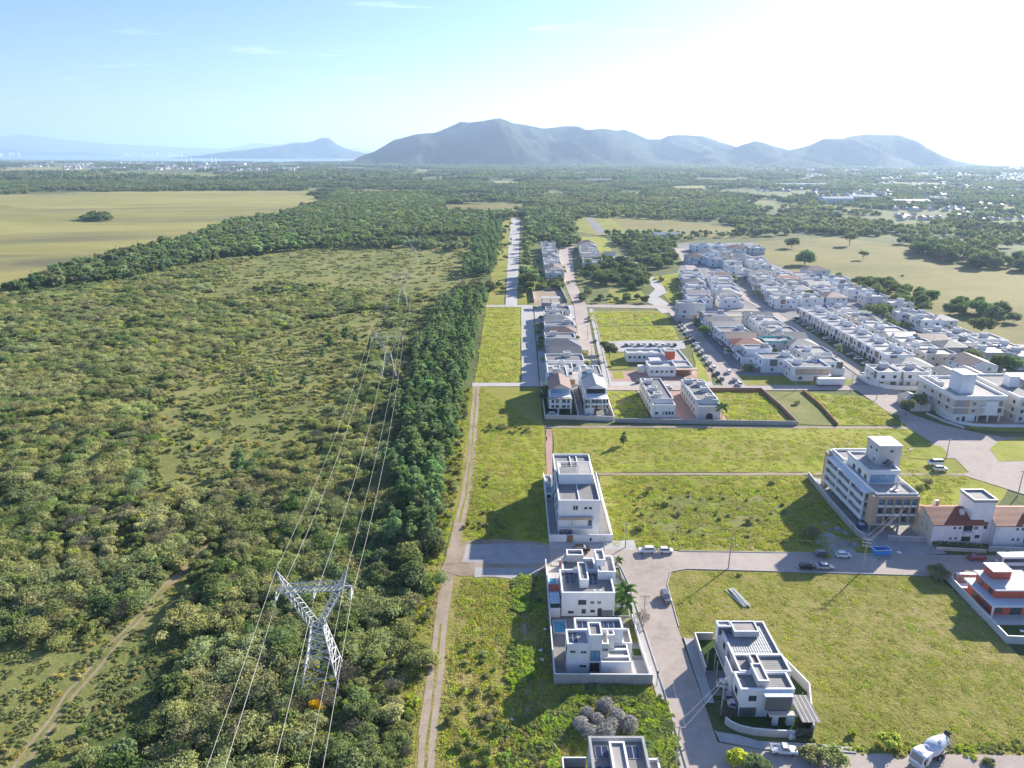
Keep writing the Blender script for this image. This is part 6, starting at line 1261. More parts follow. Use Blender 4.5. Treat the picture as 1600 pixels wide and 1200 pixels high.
lad = MB(); [lad.tube([(-3.7, s_ * .2 + .95, .9), (-4.3, s_ * .2 + .95, 3.2)], .03, 4) for s_ in (-1, 1)]; [lad.tube([(-3.75 - k * .1, .75, 1.1 + k * .38), (-3.75 - k * .1, 1.15, 1.1 + k * .38)], .025, 4) for k in range(6)]; lad.build('ladder', M_STEEL, b)
hp = MB(); hp.add([(-4.5, -.5, 3.6), (-3.6, -.5, 3.6), (-3.6, .5, 3.6), (-4.5, .5, 3.6), (-4.2, -.2, 3.1), (-3.85, -.2, 3.1), (-3.85, .2, 3.1), (-4.2, .2, 3.1)], [(0, 1, 5, 4), (1, 2, 6, 5), (2, 3, 7, 6), (3, 0, 4, 7), (4, 5, 6, 7)]); hp.build('hopper', M_DG, b)
def drum_mark(x0, x1, a0, a1):
    m = MB(); n = 5; vs = []
    for i in range(n + 1):
        a = a0 + (a1 - a0) * i / n
        for x in (x0, x1):
            q = np.interp(x, [p[0] for p in prof[::-1]], [p[1] for p in prof[::-1]]) + .012; vs.append((x, math.cos(a) * q, dz(x) + math.sin(a) * q))
    m.add(vs, [(2 * i, 2 * i + 1, 2 * i + 3, 2 * i + 2) for i in range(n)]); return m
M_MARK = paint('blue_print', (.06, .13, .28), .5, .05, 2)
for q in ((.1, -.35, 1.15, 1.45), (-.1, -.25, 1.0, 1.15), (-.45, -.62, .85, 1.3), (-.75, -.92, .95, 1.25), (-1.05, -1.45, 1.2, 1.32), (-1.05, -1.4, .98, 1.06), (-.2, -.7, .62, .72)): drum_mark(*q).build('drum_print', M_MARK, b)
add_wheels(b, (3.2, -.9, -2.3), 1.0, .52, .34)

# street poles
def crossarm_pole(x, y, h, label, rot=0.0, arms=1, lamp=False, cat='utility pole'):
    b = thing('utility_pole', label, cat, (x, y, 0), rot)
    MB().tube([(0, 0, -.2), (0, 0, h)], [.17, .10], 8).build('shaft', M_POLE, b)
    for k in range(arms):
        z = h - .35 - k * .9; MB().box(-1.05, 1.05, -.06, .06, z - .06, z + .06).build('crossarm', M_POLE, b)
        for s_ in (-.9, -.3, .9): MB().tube([(s_, 0, z + .06), (s_, 0, z + .28)], [.05, .03], 6).build('insulator', M_LG, b)
    if lamp: MB().tube([(0, 0, h - 2), (.4, -.9, h - 1.4), (.7, -1.6, h - 1.3)], .035, 6).build('lamp_arm', M_STEEL, b); MB().box(.55, .85, -1.95, -1.5, h - 1.36, h - 1.24).build('lamp_head', M_LG, b)
    return b
POLES = [(*gp(1004.5, 986), 9.2, 'concrete pole with crossarm by the pavement of the stepped house', 0), (*gp(1056, 1200), 9.0, 'concrete pole with crossarm at the bottom edge beside the street', 0), (39.0, 107.2, 8.4, 'concrete pole in front of the shaded driveway', .6), (*gp(977, 856), 7.5, 'short crossarm pole at the field corner by the junction', 0), (*gp(1138, 889), 9.0, 'thin concrete pole at the kerb of the rough field', .2), (*gp(1347, 893), 9.4, 'pale concrete pole with several crossarms before the block under construction', -.3),
         (*gp(1590, 775), 8.5, 'dark pole beside the paved junction at the right', 0), (*gp(1478, 717), 7.5, 'lamp pole on the small lawn of the junction', 0), (*gp(1369, 625), 9.0, 'pole at the tip of the bright triangular lawn', 0), (*gp(1242, 612), 8.0, 'pole left of the white trailer', 0), (*gp(1329, 612), 8.0, 'pole right of the white trailer', 0), (*gp(943, 872), 6.5, 'small street lamp by the gate of the three-storey building', 0)]
for i, (x, y, h, lab, rt) in enumerate(POLES): crossarm_pole(x, y, h, lab, rt, 3 if i == 5 else 1, i in (0, 4, 7, 8, 11))
s_ = thing('street_post', 'short dark post at the corner of the grey lot wall', 'post', (*gp(1026, 1072), 0)); MB().tube([(0, 0, 0), (0, 0, 3.2)], .07, 6).build('shaft', M_FRAME, s_); slab(s_, 'lamp_head', -.25, .25, -.2, .2, 3.2, 3.45, M_FRAME)
for k in range(6):
    x, y = gp(930 - k * 6, 598 - k * 34) if k < 3 else gp(935 - k * 5, 600 - k * 32); crossarm_pole(x, y, 8, '%s pole from the near end of the middle street' % ORD[k], 0)
M_WIRE = paint('cable', (.30, .29, .27), .6, .05, 3); M_COND = paint('aluminium_conductor', (.46, .44, .38), .45, .08, 3)
def cable(name, label, a, c, sag, r_, mat, group=None, n=14):
    a = Vector(a); c = Vector(c); pts = [a.lerp(c, i / n) - Vector((0, 0, sag * 4 * (i / n) * (1 - i / n))) for i in range(n + 1)]
    return tag(MB().tube(pts, r_, 5).build(name, mat), label, 'cable', group)
p1, p2, p3, p4 = POLES[0], POLES[1], POLES[2], POLES[3]
for s_ in (-.9, .9):
    sd = 'left' if s_ < 0 else 'right'
    cable('power_cable', '%s wire between the bottom street pole and the driveway pole' % sd, (p2[0] + s_, p2[1], p2[2] - .1), (p3[0] + s_ * .8, p3[1] + s_ * .5, p3[2] - .1), .25, .016, M_COND)
    cable('power_cable', '%s wire along the street past the grey lot wall' % sd, (p1[0] + s_, p1[1], p1[2] - .1), (p2[0] + s_, p2[1], p2[2] - .1), .5, .018, M_WIRE); cable('power_cable', '%s wire across the road junction' % sd, (p1[0] + s_, p1[1], p1[2] - .1), (p4[0] + s_, p4[1], p4[2] - .1), .5, .018, M_WIRE)
a, c = POLES[4], POLES[5]; cable('power_cable', 'long wire above the road beside the rough field', (a[0], a[1], a[2] - .1), (c[0], c[1], c[2] - .1), .6, .018, M_WIRE)
for k, (dx, dz_) in enumerate(((-1.0, 0), (0.2, -.4), (1.1, -.2))): cable('power_cable', '%s of the pale wires rising from the concrete pole at the building site' % ('left', 'middle', 'right')[k], (c[0] + dx, c[1], c[2] + dz_ - .1), (100.5 + dx * 1.6 + 2, 167 + k, 10.5 + dz_), .15, .022, M_COND)

# power line: lattice pylons and five conductors
def lattice(mb_or_obj, p, q, r_=.06):
    mb_or_obj.tube([p, q], r_, 4, False)
ROW = [(-20.0, -78.0), (-37.6, 116.3), (-56.2, 311.0), (-74.5, 478.0), (-93.0, 680.0)]
M_GALV = paint('pale_galvanised_lattice', (.60, .60, .59), .6, .12, 3)
UNIT = MB().tube([(0, 0, 0), (0, 0, 1)], 1, 4).mesh('brace', M_GALV)
def bar(parent, name, p, q, r_):
    p, q = Vector(p), Vector(q); o = put(name, UNIT, parent); d = q - p
    o.rotation_mode = 'QUATERNION'; o.location = p; o.rotation_quaternion = d.to_track_quat('Z', 'Y'); o.scale = (r_ * 1.45, r_ * 1.45, d.length); return o
def pylon(parent, emit):
    B_ = 3.7; W_ = 1.15; zw = 13.4; za = 21.0
    def corner(z, i): h = B_ + (W_ - B_) * z / zw; sx, sy = ((-1, -1), (1, -1), (1, 1), (-1, 1))[i]; return (sx * h, sy * h, z)
    lv = [0, 3.2, 6.0, 8.4, 10.4, 12.0, zw]
    for i in range(4):
        emit('leg', corner(0, i), corner(zw, i), .10)
        j = (i + 1) % 4
        for k, (z0, z1) in enumerate(zip(lv, lv[1:])):
            if k > 0: emit('brace', corner(z0, i), corner(z0, j), .05)
            if k == 0:                                        # open leg stubs: short bracing beside each leg
                mid = tuple((a + b) / 2 for a, b in zip(corner(z1, i), corner(z1, j)))
                emit('brace', corner(.2, i), mid, .055); emit('brace', corner(.2, j), mid, .055)
                for f_ in (.33, .66):
                    A = [a + (b - a) * f_ for a, b in zip(corner(0, i), corner(z1, i))]; M_ = [a + (b - a) * f_ for a, b in zip(corner(.2, i), mid)]; emit('brace', A, M_, .04)
                    A = [a + (b - a) * f_ for a, b in zip(corner(0, j), corner(z1, j))]; M_ = [a + (b - a) * f_ for a, b in zip(corner(.2, j), mid)]; emit('brace', A, M_, .04)
            else: emit('brace', corner(z0, i), corner(z1, j), .05); emit('brace', corner(z0, j), corner(z1, i), .05)
    for s_ in (-1, 1):                                       # the two arms of the V
        top = [(s_ * 4.0, -.7, za), (s_ * 5.3, -.7, za), (s_ * 5.3, .7, za), (s_ * 4.0, .7, za)]
        bot = [(s_ * .1, -W_, zw), (s_ * W_, -W_, zw), (s_ * W_, W_, zw), (s_ * .1, W_, zw)]
        for t_, b_ in zip(top, bot): emit('arm_leg', b_, t_, .085)
        for k in range(7):
            f0, f1 = k / 7, (k + 1) / 7
            for i in range(4):
                j = (i + 1) % 4; a0 = [x + (y - x) * f0 for x, y in zip(bot[i], top[i])]; a1 = [x + (y - x) * f1 for x, y in zip(bot[j], top[j])]
                emit('brace', a0, a1, .045)
        pk = (s_ * 6.6, 0, za + 4.6)                          # earth-wire horn
        for i in range(4): emit('horn', top[i], pk, .07)
        for f_ in (.3, .55, .78):
            ring = [[x + (y - x) * f_ for x, y in zip(top[i], pk)] for i in range(4)]
            for i in range(4): emit('brace', ring[i], ring[(i + 1) % 4], .035)
        tip = (s_ * 7.2, 0, za + .35)
        for y in (-.7, .7): emit('crossarm', (s_ * 5.3, y, za), tip, .06); emit('crossarm', (s_ * 5.3, y, za + 1.2), tip, .06)
    for y in (-.7, .7):
        for z in (za, za + 1.2): emit('crossarm', (-5.3, y, z), (5.3, y, z), .08)
    n_ = 12
    for k in range(n_):
        x0, x1 = -5.3 + 10.6 * k / n_, -5.3 + 10.6 * (k + 1) / n_; zz = (za, za + 1.2) if k % 2 else (za + 1.2, za)
        for y in (-.7, .7): emit('brace', (x0, y, zz[0]), (x1, y, zz[1]), .045)
        emit('brace', (x0, -.7, za), (x1, .7, za), .04)
    for x in (-7.0, 0, 7.0): 
        for y in (-1, 1): emit('insulator', (x, 0, za + .1), (x, y * 1.5, za - 1.5), .11)
        emit('jumper', (x, -1.5, za - 1.5), (x, 1.5, za - 1.5), .04)
NAMES = {1: 'large grey lattice pylon with V-shaped head in the near scrub', 2: 'second grey lattice pylon further along the power line', 3: 'third small pylon far along the power line', 4: 'fourth tiny pylon beyond the clearing', 5: 'farthest tiny pylon of the power line'}
for k in (1, 2, 3, 4):
    b = thing('pylon', NAMES[k], 'pylon', (*ROW[k], 0), .0915, 'lattice pylons of the power line')
    if k == 1: pylon(b, lambda nm, p, q, r_: bar(b, nm, p, q, r_))
    elif k == 2:
        bk_m = MB(); pylon(b, lambda nm, p, q, r_: bk_m.tube([p, q], r_ * .5, 4, False)); pm = bk_m.mesh('lattice', M_STEEL); put('lattice', pm, b)
    else: put('lattice', pm, b)
WN = {-7.0: 'left conductor', 0: 'middle conductor', 7.0: 'right conductor', -6.6: 'left earth wire', 6.6: 'right earth wire'}
for k, (a, c) in enumerate(zip(ROW, ROW[1:])):
    for x in (-7.0, 0, 7.0, -6.6, 6.6):
        z = 25.6 if abs(x) == 6.6 else 19.5; sec = ('in front of the near pylon', 'between the near and second pylon', 'between the second and third pylon', 'between the third and fourth pylon', 'beyond the fourth pylon')[k]
        cable('power_cable', '%s of the power line %s' % (WN[x], sec), (a[0] + x, a[1] + .09 * x, z), (c[0] + x, c[1] + .09 * x, z), 6.5 if abs(x) != 6.6 else 4.5, .042 * (1, .9, .6, .5)[k] if abs(x) != 6.6 else .03 * (1, .9, .6, .5)[k], M_COND, None, 24)
# ---------------------------------------------------------------- trees, forest, grass, hedges
PT = stem_mesh('trunk', 8.5, .16, BARK, 5, 3, .12); TT = [stem_mesh('trunk', 5.0, .2, BARK, 6 + i, 5, .3) for i in range(2)]
def plant(name, label, cat, x, y, crown, stem, s, group=None, h=None):
    r_ = thing(name, label, cat, (x, y, 0), rnd.uniform(0, 6.28), group); r_.scale = (s, s, s * (h or 1)) if not isinstance(s, tuple) else s
    put('crown', crown, r_)
    if stem: put('trunk', stem, r_)
    return r_
# the dark plantation strip beside the dirt track
def pine_strip():
    p = []
    for y0, y1, st, xa, xb in ((168, 330, 4.5, -46, -19), (330, 478, 4.9, -47, -18.5), (478, 640, 5.2, -40, -17), (640, 1060, 6.0, -41, -15)):
        g = grid_pts(xa, xb, y0, y1, st, .9)
        if y0 == 168: g = g[(g[:, 0] > -33 - 12 * np.clip((g[:, 1] - 180) / 80, 0, 1) + 3 * np.sin(g[:, 1] / 9)) & (g[:, 0] < -20.5 + 1.2 * np.sin(g[:, 1] / 13))]
        if y0 == 478: g = g[(g[:, 1] < 500) | (g[:, 1] > 590)]
        if y0 >= 478: g = g[(rng.random(len(g)) < .55 + .5 * nz(g, 1 / 30, 2))]
        p.append(g)
    p = np.concatenate(p); return p[np.argsort(p[:, 1])]
pp = pine_strip()
n_pine = 288
for i, (x, y) in enumerate(pp[:n_pine]):
    sec = 'in the near end of the strip' if y < 240 else 'in the strip beside the open lawn' if y < 300 else 'in the strip beside the bright green lots' if y < 400 else 'in the far part of the strip'
    edge = ', track side' if x > -24 else ', wire side' if x < -34 else ', middle'
    plant('pine_tree', 'dark blue-green pine %s%s' % (sec, edge), 'tree', x, y, PROTO['pine'][i % 4], PT, rnd.uniform(.65, 1.12), 'pines %s%s' % (sec, edge), rnd.uniform(.85, 1.05))
scatter('pine_wood', pp[n_pine:], rng.uniform(.8, 1.15, len(pp) - n_pine), rng.integers(0, 4, len(pp) - n_pine), PROTO['pine'])
for i, (px, py, s) in enumerate([(374, 742, 1.0), (425, 612, .75), (476, 606, .75), (516, 545, .9), (541, 535, 1.0), (558, 540, .9), (580, 552, .85), (455, 545, .6), (505, 562, .7)]):
    x, y = gp(px, py); plant('pine_tree', 'lone dark pine in the open scrub, %s counting from the viewer leftwards' % ORD[i], 'tree', x, y, PROTO['pine'][i % 4], PT, s, 'lone pines in the open scrub')
# single broad trees
PROTO['flower'] = [crown_mesh('bush_crown', 260, rand_lobes(260, 3.4, 3.4, 7), 600, .22, L['flower'])]
TREES = [(974, 696, .55, 'small dark palm-like tree alone on the long lawn', 'pine'), (1206, 756, .5, 'small leafy tree at the end of the footpath field', 'bush'), (1237, 388, 1.9, 'rounded tree alone at the left end of the right meadow', 'round'), (1257, 414, 2.3, 'largest rounded tree on the right meadow behind the town', 'round'), (1228, 418, .9, 'small bush-like tree left of the largest meadow tree', 'bush'), (1327, 384, 1.9, 'tall tree on the far edge of the right meadow', 'tree'), (1348, 406, 1.1, 'small flat-topped tree in the middle of the right meadow', 'tree'), (1410, 432, .7, 'tiny lone tree in the right meadow', 'bush'), (1532, 522, 1.6, 'round tree at the meadow edge behind the town', 'round'),
         (826, 452, 2.1, 'big dark tree between the two light streets', 'round'), (1265, 838, 1.1, 'pale leafy bush in the building shadow', 'bush'), (1292, 872, .55, 'yellow-green palm bush beside the kerb', 'bush_yellow'), (1463, 904, 1.25, 'round brownish tree at the kerb across from the hedge', 'bush'), (1388, 1168, 1.15, 'bright yellow-green bush at the edge of the rough field', 'bush_yellow'), (1415, 650, .85, 'leafy tree by the pavement of the junction', 'tree'), (1432, 640, .8, 'second leafy tree left of the beige building', 'tree'), (1400, 655, .7, 'smaller bush at the corner of the bright lawn', 'bush_green'),
         (495, 1114, .8, 'yellow-flowering bush just below the near pylon', 'flower'), (1135, 1122, .8, 'pale grey leafy tree at the curved lot wall', 'bush_grey'), (1128, 1112, .7, 'thin pale shrub beside the driveway pole', 'bush_grey'), (1150, 1195, 1.25, 'yellow-green bush at the bottom edge by the crossing', 'bush_yellow'), (1180, 1205, 1.2, 'wide green bush at the bottom edge left of the pickup', 'bush_green'), (1270, 1190, 1.1, 'pale green bush at the bottom edge right of the pickup', 'bush'), (1300, 1195, 1.1, 'grey-green bush at the lower edge of the side road', 'bush'), (1545, 1195, .5, 'low shrub at the bottom right kerb', 'bush'),
         (1014, 770, .75, 'greyish shrub standing in the rough middle field', 'bush_grey'), (1040, 790, .6, 'second greyish shrub in the rough middle field', 'bush'), (1000, 828, .7, 'green shrub near the wall in the middle field', 'bush'), (1170, 818, .55, 'small shrub in the right part of the middle field', 'bush'), (1060, 805, .5, 'low dark shrub in the centre of the middle field', 'bush'), (1448, 757, .9, 'round bush by the footpath beyond the block', 'bush'), (1437, 765, .7, 'small bush touching the round bush beyond the block', 'bush'),
         (952, 560, .9, 'bushy tree on the lawn left of the clinic', 'tree'), (946, 552, .8, 'second bushy tree left of the clinic', 'tree'), (957, 572, .7, 'third bushy tree left of the clinic', 'bush_green'), (1003, 1000 - 28, .9, 'flowering pale shrub inside the street wall', 'bush_grey'), (986, 982, .5, 'grey round shrub in the corner of the stepped house garden', 'bush_grey'), (1245, 632, .7, 'small shrub beside the bare plot', 'bush'), (1330, 1150, .5, 'shrub on the near edge of the rough field', 'bush_yellow'), (762, 748, .45, 'dark low shrub alone on the left strip', 'bush_green'), (760, 760, .35, 'smaller shrub below the dark one on the left strip', 'bush_green'), (1155, 900, .3, 'low shrub beside the pile of poles', 'bush'),
         (850, 630, .9, 'dark narrow tree left of the brown gabled house', 'pine'), (846, 500, 1.0, 'dense hedge tree behind the middle row', 'bush_green'), (848, 515, 1.1, 'second hedge tree behind the middle row', 'bush_green'), (1365, 505, 1.5, 'broad dark tree behind the second town row', 'tree'), (1378, 500, 1.3, 'second broad dark tree behind the second town row', 'tree'), (1392, 520, 1.0, 'rounded tree beside the second town row', 'tree'), (1518, 575, 1.1, 'dark tree among the right-hand houses', 'tree'), (1555, 585, 1.2, 'tree above the beige building tower', 'tree'), (1580, 588, 1.2, 'tree near the right edge among houses', 'tree'), (1100, 528, .9, 'garden tree at the kerb of the parked-car street', 'tree'), (1090, 515, .7, 'smaller garden tree at the parked-car street', 'bush_green'), (1265, 470, 1.0, 'leafy tree between the town rows', 'tree'), (1280, 478, .9, 'second leafy tree between the town rows', 'tree'), (1310, 555, .6, 'small palm-like tree at the end of the row houses', 'pine'), (1363, 585, .9, 'bush at the corner of the curved wall', 'bush_green'), (1352, 580, .8, 'pale bush by the street at the curved wall', 'bush'), (1245, 535, .6, 'yellow-green garden tree by the turquoise terrace', 'bush_yellow')]
for px, py, s, lab, k in TREES:
    x, y = gp(px, py); m_ = PROTO[k]; st = PT if k == 'pine' else TT[0] if k in ('tree', 'round') else STEM[0]
    plant('tree' if k in ('tree', 'pine', 'round') else 'shrub', lab, 'tree' if k in ('tree', 'pine', 'round') else 'shrub', x, y, m_[(px + py) % len(m_)], st, s)
bt = grid_pts(-35, -21, 146, 196, 4.6, 1.2); bt = bt[(bt[:, 0] < -20.5) & (rng.random(len(bt)) < .75)]
for i, (x, y) in enumerate(bt):
    sz = rnd.uniform(.5, .95); wh = 'at the near end of the pine strip' if y > 170 else 'between the near pylon and the gravel road'
    plant('broadleaf_tree', '%s dark leafy tree %s' % ('tall' if sz > .72 else 'low', wh), 'tree', x, y, PROTO['round'][i % 3], TT[i % 2], sz, '%s dark leafy trees %s' % ('tall' if sz > .72 else 'low', wh))
GARD = [(rnd.uniform(112, 116), rnd.uniform(325, 440), 'in a front garden on the street of parked cars') for _ in range(14)] + [(rnd.uniform(131, 137), rnd.uniform(320, 435), 'in the back gardens between the first two town rows') for _ in range(22)] + [(rnd.uniform(196, 200), rnd.uniform(335, 450), 'behind the narrow row houses') for _ in range(10)] + [(rnd.uniform(218, 226), rnd.uniform(330, 460), 'in the gardens behind the second town row') for _ in range(22)] + [(rnd.uniform(228, 262), rnd.uniform(350, 470), 'between the loose houses along the meadow') for _ in range(26)] + [(rnd.uniform(118, 146), rnd.uniform(475, 600), 'in the left blocks beyond the cross street') for _ in range(16)] + [(rnd.uniform(176, 240), rnd.uniform(470, 610), 'in the right blocks beyond the cross street') for _ in range(26)] + [(rnd.choice((15.5, 36.5)) + rnd.uniform(-1, 1), rnd.uniform(315, 470), 'in the gardens of the middle row') for _ in range(16)] + [(rnd.choice((24, 46, 58, 88)) + rnd.uniform(-4, 4), rnd.uniform(560, 830), 'around the far houses of the middle street') for _ in range(30)]
for i, (x, y, wh) in enumerate(GARD):
    k = ('bush_green', 'bush', 'bush_yellow', 'bush_green')[i % 4]; c = {'bush_green': 'green', 'bush': 'olive', 'bush_yellow': 'yellow-green'}[k]
    plant('shrub', '%s garden shrub %s' % (c, wh), 'shrub', x, y, PROTO[k][i % len(PROTO[k])], STEM[0], rnd.uniform(.7, 1.45), '%s garden shrubs %s' % (c, wh))
# palms with separate fronds
def palm(x, y, h, label, s=1.0, n=14):
    r_ = thing('palm_tree', label, 'palm', (x, y, 0), 0); r_.scale = (s,) * 3
    MB().tube([(0, 0, -.1), (.1, 0, h * .5), (0, .05, h)], [.16, .12, .1], 7).build('trunk', BARKP, r_)
    def fr():
        V = []; F = []
        for k in range(9):
            t = k / 8; xx = 2.6 * t; zz = .9 * math.sin(t * 2.4) - .9 * t * t
            V += [(xx, 0, zz), (xx + .25, .55 * math.sin(.4 + t * 2.4), zz - .25), (xx + .25, -.55 * math.sin(.4 + t * 2.4), zz - .25)]
        for k in range(8):
            a = 3 * k; F += [(a, a + 3, a + 4, a + 1), (a, a + 2, a + 5, a + 3)]
        me = bpy.data.meshes.new('frond'); me.from_pydata(V, [], F); me.materials.append(L['palm']); return me
    f = cached('frond', fr)
    for i in range(n):
        o = put('frond', f, r_, (0, 0, h)); o.rotation_euler = (0, -.5 + (i % 3) * .38, i / n * 6.283 + .2)
x, y = gp(974, 948); palm(x, y, 3.6, 'bushy palm between the white corner house and the street', 1.15); palm(*gp(978, 952), 2.2, 'lower palm clump at the white corner house', .9)
palm(*gp(1000, 1190), 3.2, 'banana-like palm right of the house at the bottom edge', .9, 10); palm(82.5, 262.2, 4.5, 'palm at the corner of the grey building with arched door', 1.1); palm(x + 1.5, y + 18, 2.2, 'small garden palm by the curved dark fence', .5)
# silver-grey rounded mounds on the overgrown plot
MOUND = [crown_mesh('mound', 200 + i, [(0, 0, 1.1, 1.65, 1.6, 1.5), (.3, .2, .9, 1.5, 1.5, 1.3)], 1000, .2, L['silver'], squash=.6) for i in range(2)]
names = ['topmost', 'second from the top', 'upper left', 'leftmost', 'middle', 'right of the middle', 'rightmost', 'lower left', 'lowest']
for i, (px, py, s) in enumerate([(946, 1110, 1.05), (962, 1126, 1.05), (918, 1122, .9), (908, 1140, 1.0), (933, 1133, .95), (955, 1142, 1.0), (983, 1140, 1.1), (924, 1152, .95), (946, 1152, 1.1)]):
    x, y = gp(px, py); o = plant('bush_mound', '%s of the silver-grey rounded bushes on the overgrown plot' % names[i], 'bush', x, y, MOUND[i % 2], None, s * .95, 'silver-grey rounded bushes')
# overgrown plot, hedges and thickets of countless stems
def fill(name, poly, step, smin, smax, kinds, kk, keep=1.0, excl=None):
    xs = [p[0] for p in poly]; ys = [p[1] for p in poly]; p = grid_pts(min(xs), max(xs), min(ys), max(ys), step); p = p[inside(p, poly)]; p = p[rng.random(len(p)) < keep]
    if excl is not None:
        for e in excl: p = p[~inside(p, e)]
    if len(p) == 0: return
    return scatter(name, p, rng.uniform(smin, smax, len(p)), rng.integers(0, len(kinds), len(p)) if kk is None else rng.choice(kk, len(p)), kinds)
YB = PROTO['bush_yellow'] + PROTO['bush_green']
HB = (12.2, 79.5, 24.4, 95.6)
fill('overgrown_thicket', gps((868, 1105), (900, 1080), (960, 1075), (1008, 1080), (1040, 1095), (1055, 1150), (1052, 1210), (1012, 1210), (1008, 1150), (985, 1150), (905, 1150), (868, 1162)), .95, .5, .95, PROTO['weed'], [0, 1, 0, 1, 0, 1, 2], .95, [gps((893, 1103), (940, 1090), (1000, 1120), (1004, 1150), (893, 1156))])
fill('overgrown_thicket', [(9, 101), (12.5, 101), (12.5, 112), (9, 110)], 1.1, .5, .9, PROTO['weed'], None, .9)
fill('weed_thicket', gps((806, 905), (835, 900), (832, 925), (845, 950), (805, 955), (800, 930)), 1.0, .5, 1.0, PROTO['weed'], [0, 1, 2], .95); fill('weed_thicket', gps((800, 1000), (838, 1015), (830, 1060), (800, 1080)), 1.0, .5, 1.0, PROTO['weed'], [0, 1, 2], .95)
fill('weed_thicket', gps((716, 1010), (760, 1000), (790, 1090), (770, 1210), (720, 1210), (700, 1130)), 1.8, .22, .48, BUSH, None, .4)
fill('weed_thicket', gps((790, 1130), (868, 1110), (872, 1210), (780, 1210)), 1.2, .5, 1.0, PROTO['weed'] + PROTO['low'], None, .7)
fill('weed_thicket', gps((722, 800), (770, 795), (790, 830), (775, 850), (724, 845)), 1.9, .2, .42, BUSH + PROTO['low'], None, .5)
fill('weed_thicket', [(-13, 250), (4, 246), (9, 243), (7, 252), (-8, 256)], 1.6, .25, .45, BUSH, None, .6)
fill('weed_thicket', gps((960, 770), (1080, 760), (1230, 770), (1240, 800), (1180, 840), (1040, 845), (970, 810)), 2.6, .16, .36, BUSH + PROTO['low'] * 2, None, .4)
fill('verge_thicket', [(-22, 70), (-17.5, 70), (-18, 120), (-18.6, 140), (-18.6, 165), (-16.5, 200), (-18.5, 300), (-24, 300), (-24, 190)], 1.7, .25, .6, BUSH + PROTO['low'] * 2, None, .75)
fill('verge_thicket', gps((1262, 1160), (1400, 1168), (1600, 1162), (1600, 1172), (1400, 1180), (1265, 1175)), 1.0, .5, 1.0, PROTO['weed'][:2] + PROTO['low'], None, .5)
hd = thing('hedge', 'long clipped dark hedge on the low cream wall before the red-tiled building', 'hedge', (112.6, 166.4, 0)); put('foliage', crown_mesh('foliage', 230, [(x * .9, -x * .1 + .3, .9, .9, .8, .9) for x in range(13)], 900, .2, L['green']), hd)
for k in range(4): put('stem', STEM[0], hd, (1 + k * 3, .1, 0)).scale = (.4, .4, .4)
# trees beyond: groves and forests
FT = PROTO['fartree'] + PROTO['pine'][:1]
GROVES = [('near the curved lane', 'round', gps((905, 410), (960, 405), (1010, 425), (1012, 455), (985, 462), (960, 448), (915, 440)), 11, .9, 1.45), ('along the cross street beyond the clinic lots', 'round', gps((905, 455), (935, 462), (1010, 468), (1020, 474), (940, 478), (908, 474)), 11, .5, .85), ('behind the bare sandy plot', 'bush_green', gps((840, 442), (878, 440), (880, 452), (842, 455)), 5, 1.1, 1.7),
          ('in the thicket left of the far town end', 'round', gps((960, 378), (1000, 372), (1055, 395), (1062, 418), (1010, 425), (985, 405)), 14, 1.0, 1.6), ('in the belt between the town and the right meadow', 'round', gps((1300, 438), (1370, 440), (1440, 462), (1520, 480), (1600, 500), (1600, 512), (1500, 498), (1420, 486), (1330, 458)), 14, 1.0, 1.6), ('at the dark grove on the far side of the right meadow', 'round', gps((1430, 388), (1500, 392), (1560, 408), (1600, 412), (1640, 430), (1560, 425), (1480, 412), (1430, 402)), 17, 1.7, 2.5),
          ('on the mound in the left meadow', 'round', gps((123, 345), (150, 336), (182, 343), (170, 347)), 10, 1.0, 1.6), ('at the hedge across the light street', 'bush_green', gps((715, 448), (787, 446), (787, 456), (715, 462)), 6, 1.2, 1.9)]
used = 0
for where, k, poly, st, s0, s1 in GROVES:
    xs = [p[0] for p in poly]; ys = [p[1] for p in poly]; p = grid_pts(min(xs), max(xs), min(ys), max(ys), st); p = p[inside(p, poly)]
    for i, (x, y) in enumerate(p):
        sz = rnd.uniform(s0, s1); plant('tree', '%s leafy tree %s' % ('tall' if sz > (s0 + s1) / 2 else 'lower', where), 'tree', x, y, PROTO[k][i % len(PROTO[k])], TT[i % 2], sz, '%s leafy trees %s' % ('tall' if sz > (s0 + s1) / 2 else 'lower', where)); used += 1
print('grove trees', used)
ALLC = [(-18, 480, 80, 1150)]
fill('woodland', gps((270, 388), (360, 350), (440, 340), (495, 325), (525, 300), (800, 322), (798, 342), (765, 345), (752, 372), (640, 372), (560, 380), (420, 398), (330, 410), (200, 440), (60, 456), (0, 462), (80, 432), (200, 398)), 7.0, .75, 1.35, FT, None, .85, [gps((676, 333), (700, 319), (830, 318), (822, 334), (740, 336))])
fill('woodland', gps((822, 330), (890, 338), (905, 384), (880, 392), (865, 380), (840, 378), (824, 395), (822, 430), (840, 425), (845, 455), (818, 468), (820, 400)), 7.5, .75, 1.3, FT, None, .8)
fill('woodland', gps((940, 368), (960, 382), (1050, 380), (1120, 372), (1190, 372), (1180, 362), (1060, 366), (960, 364)), 8, .4, .9, FT, None, .5)
fill('woodland', gps((980, 385), (1010, 378), (1050, 380), (1060, 392), (1000, 395)), 7, .6, 1.1, FT, None, .7)
fill('woodland', [(-5, 690), (3, 800), (-2, 1150), (-22, 1150), (-22, 690)], 9, .4, .8, FT, None, .25)
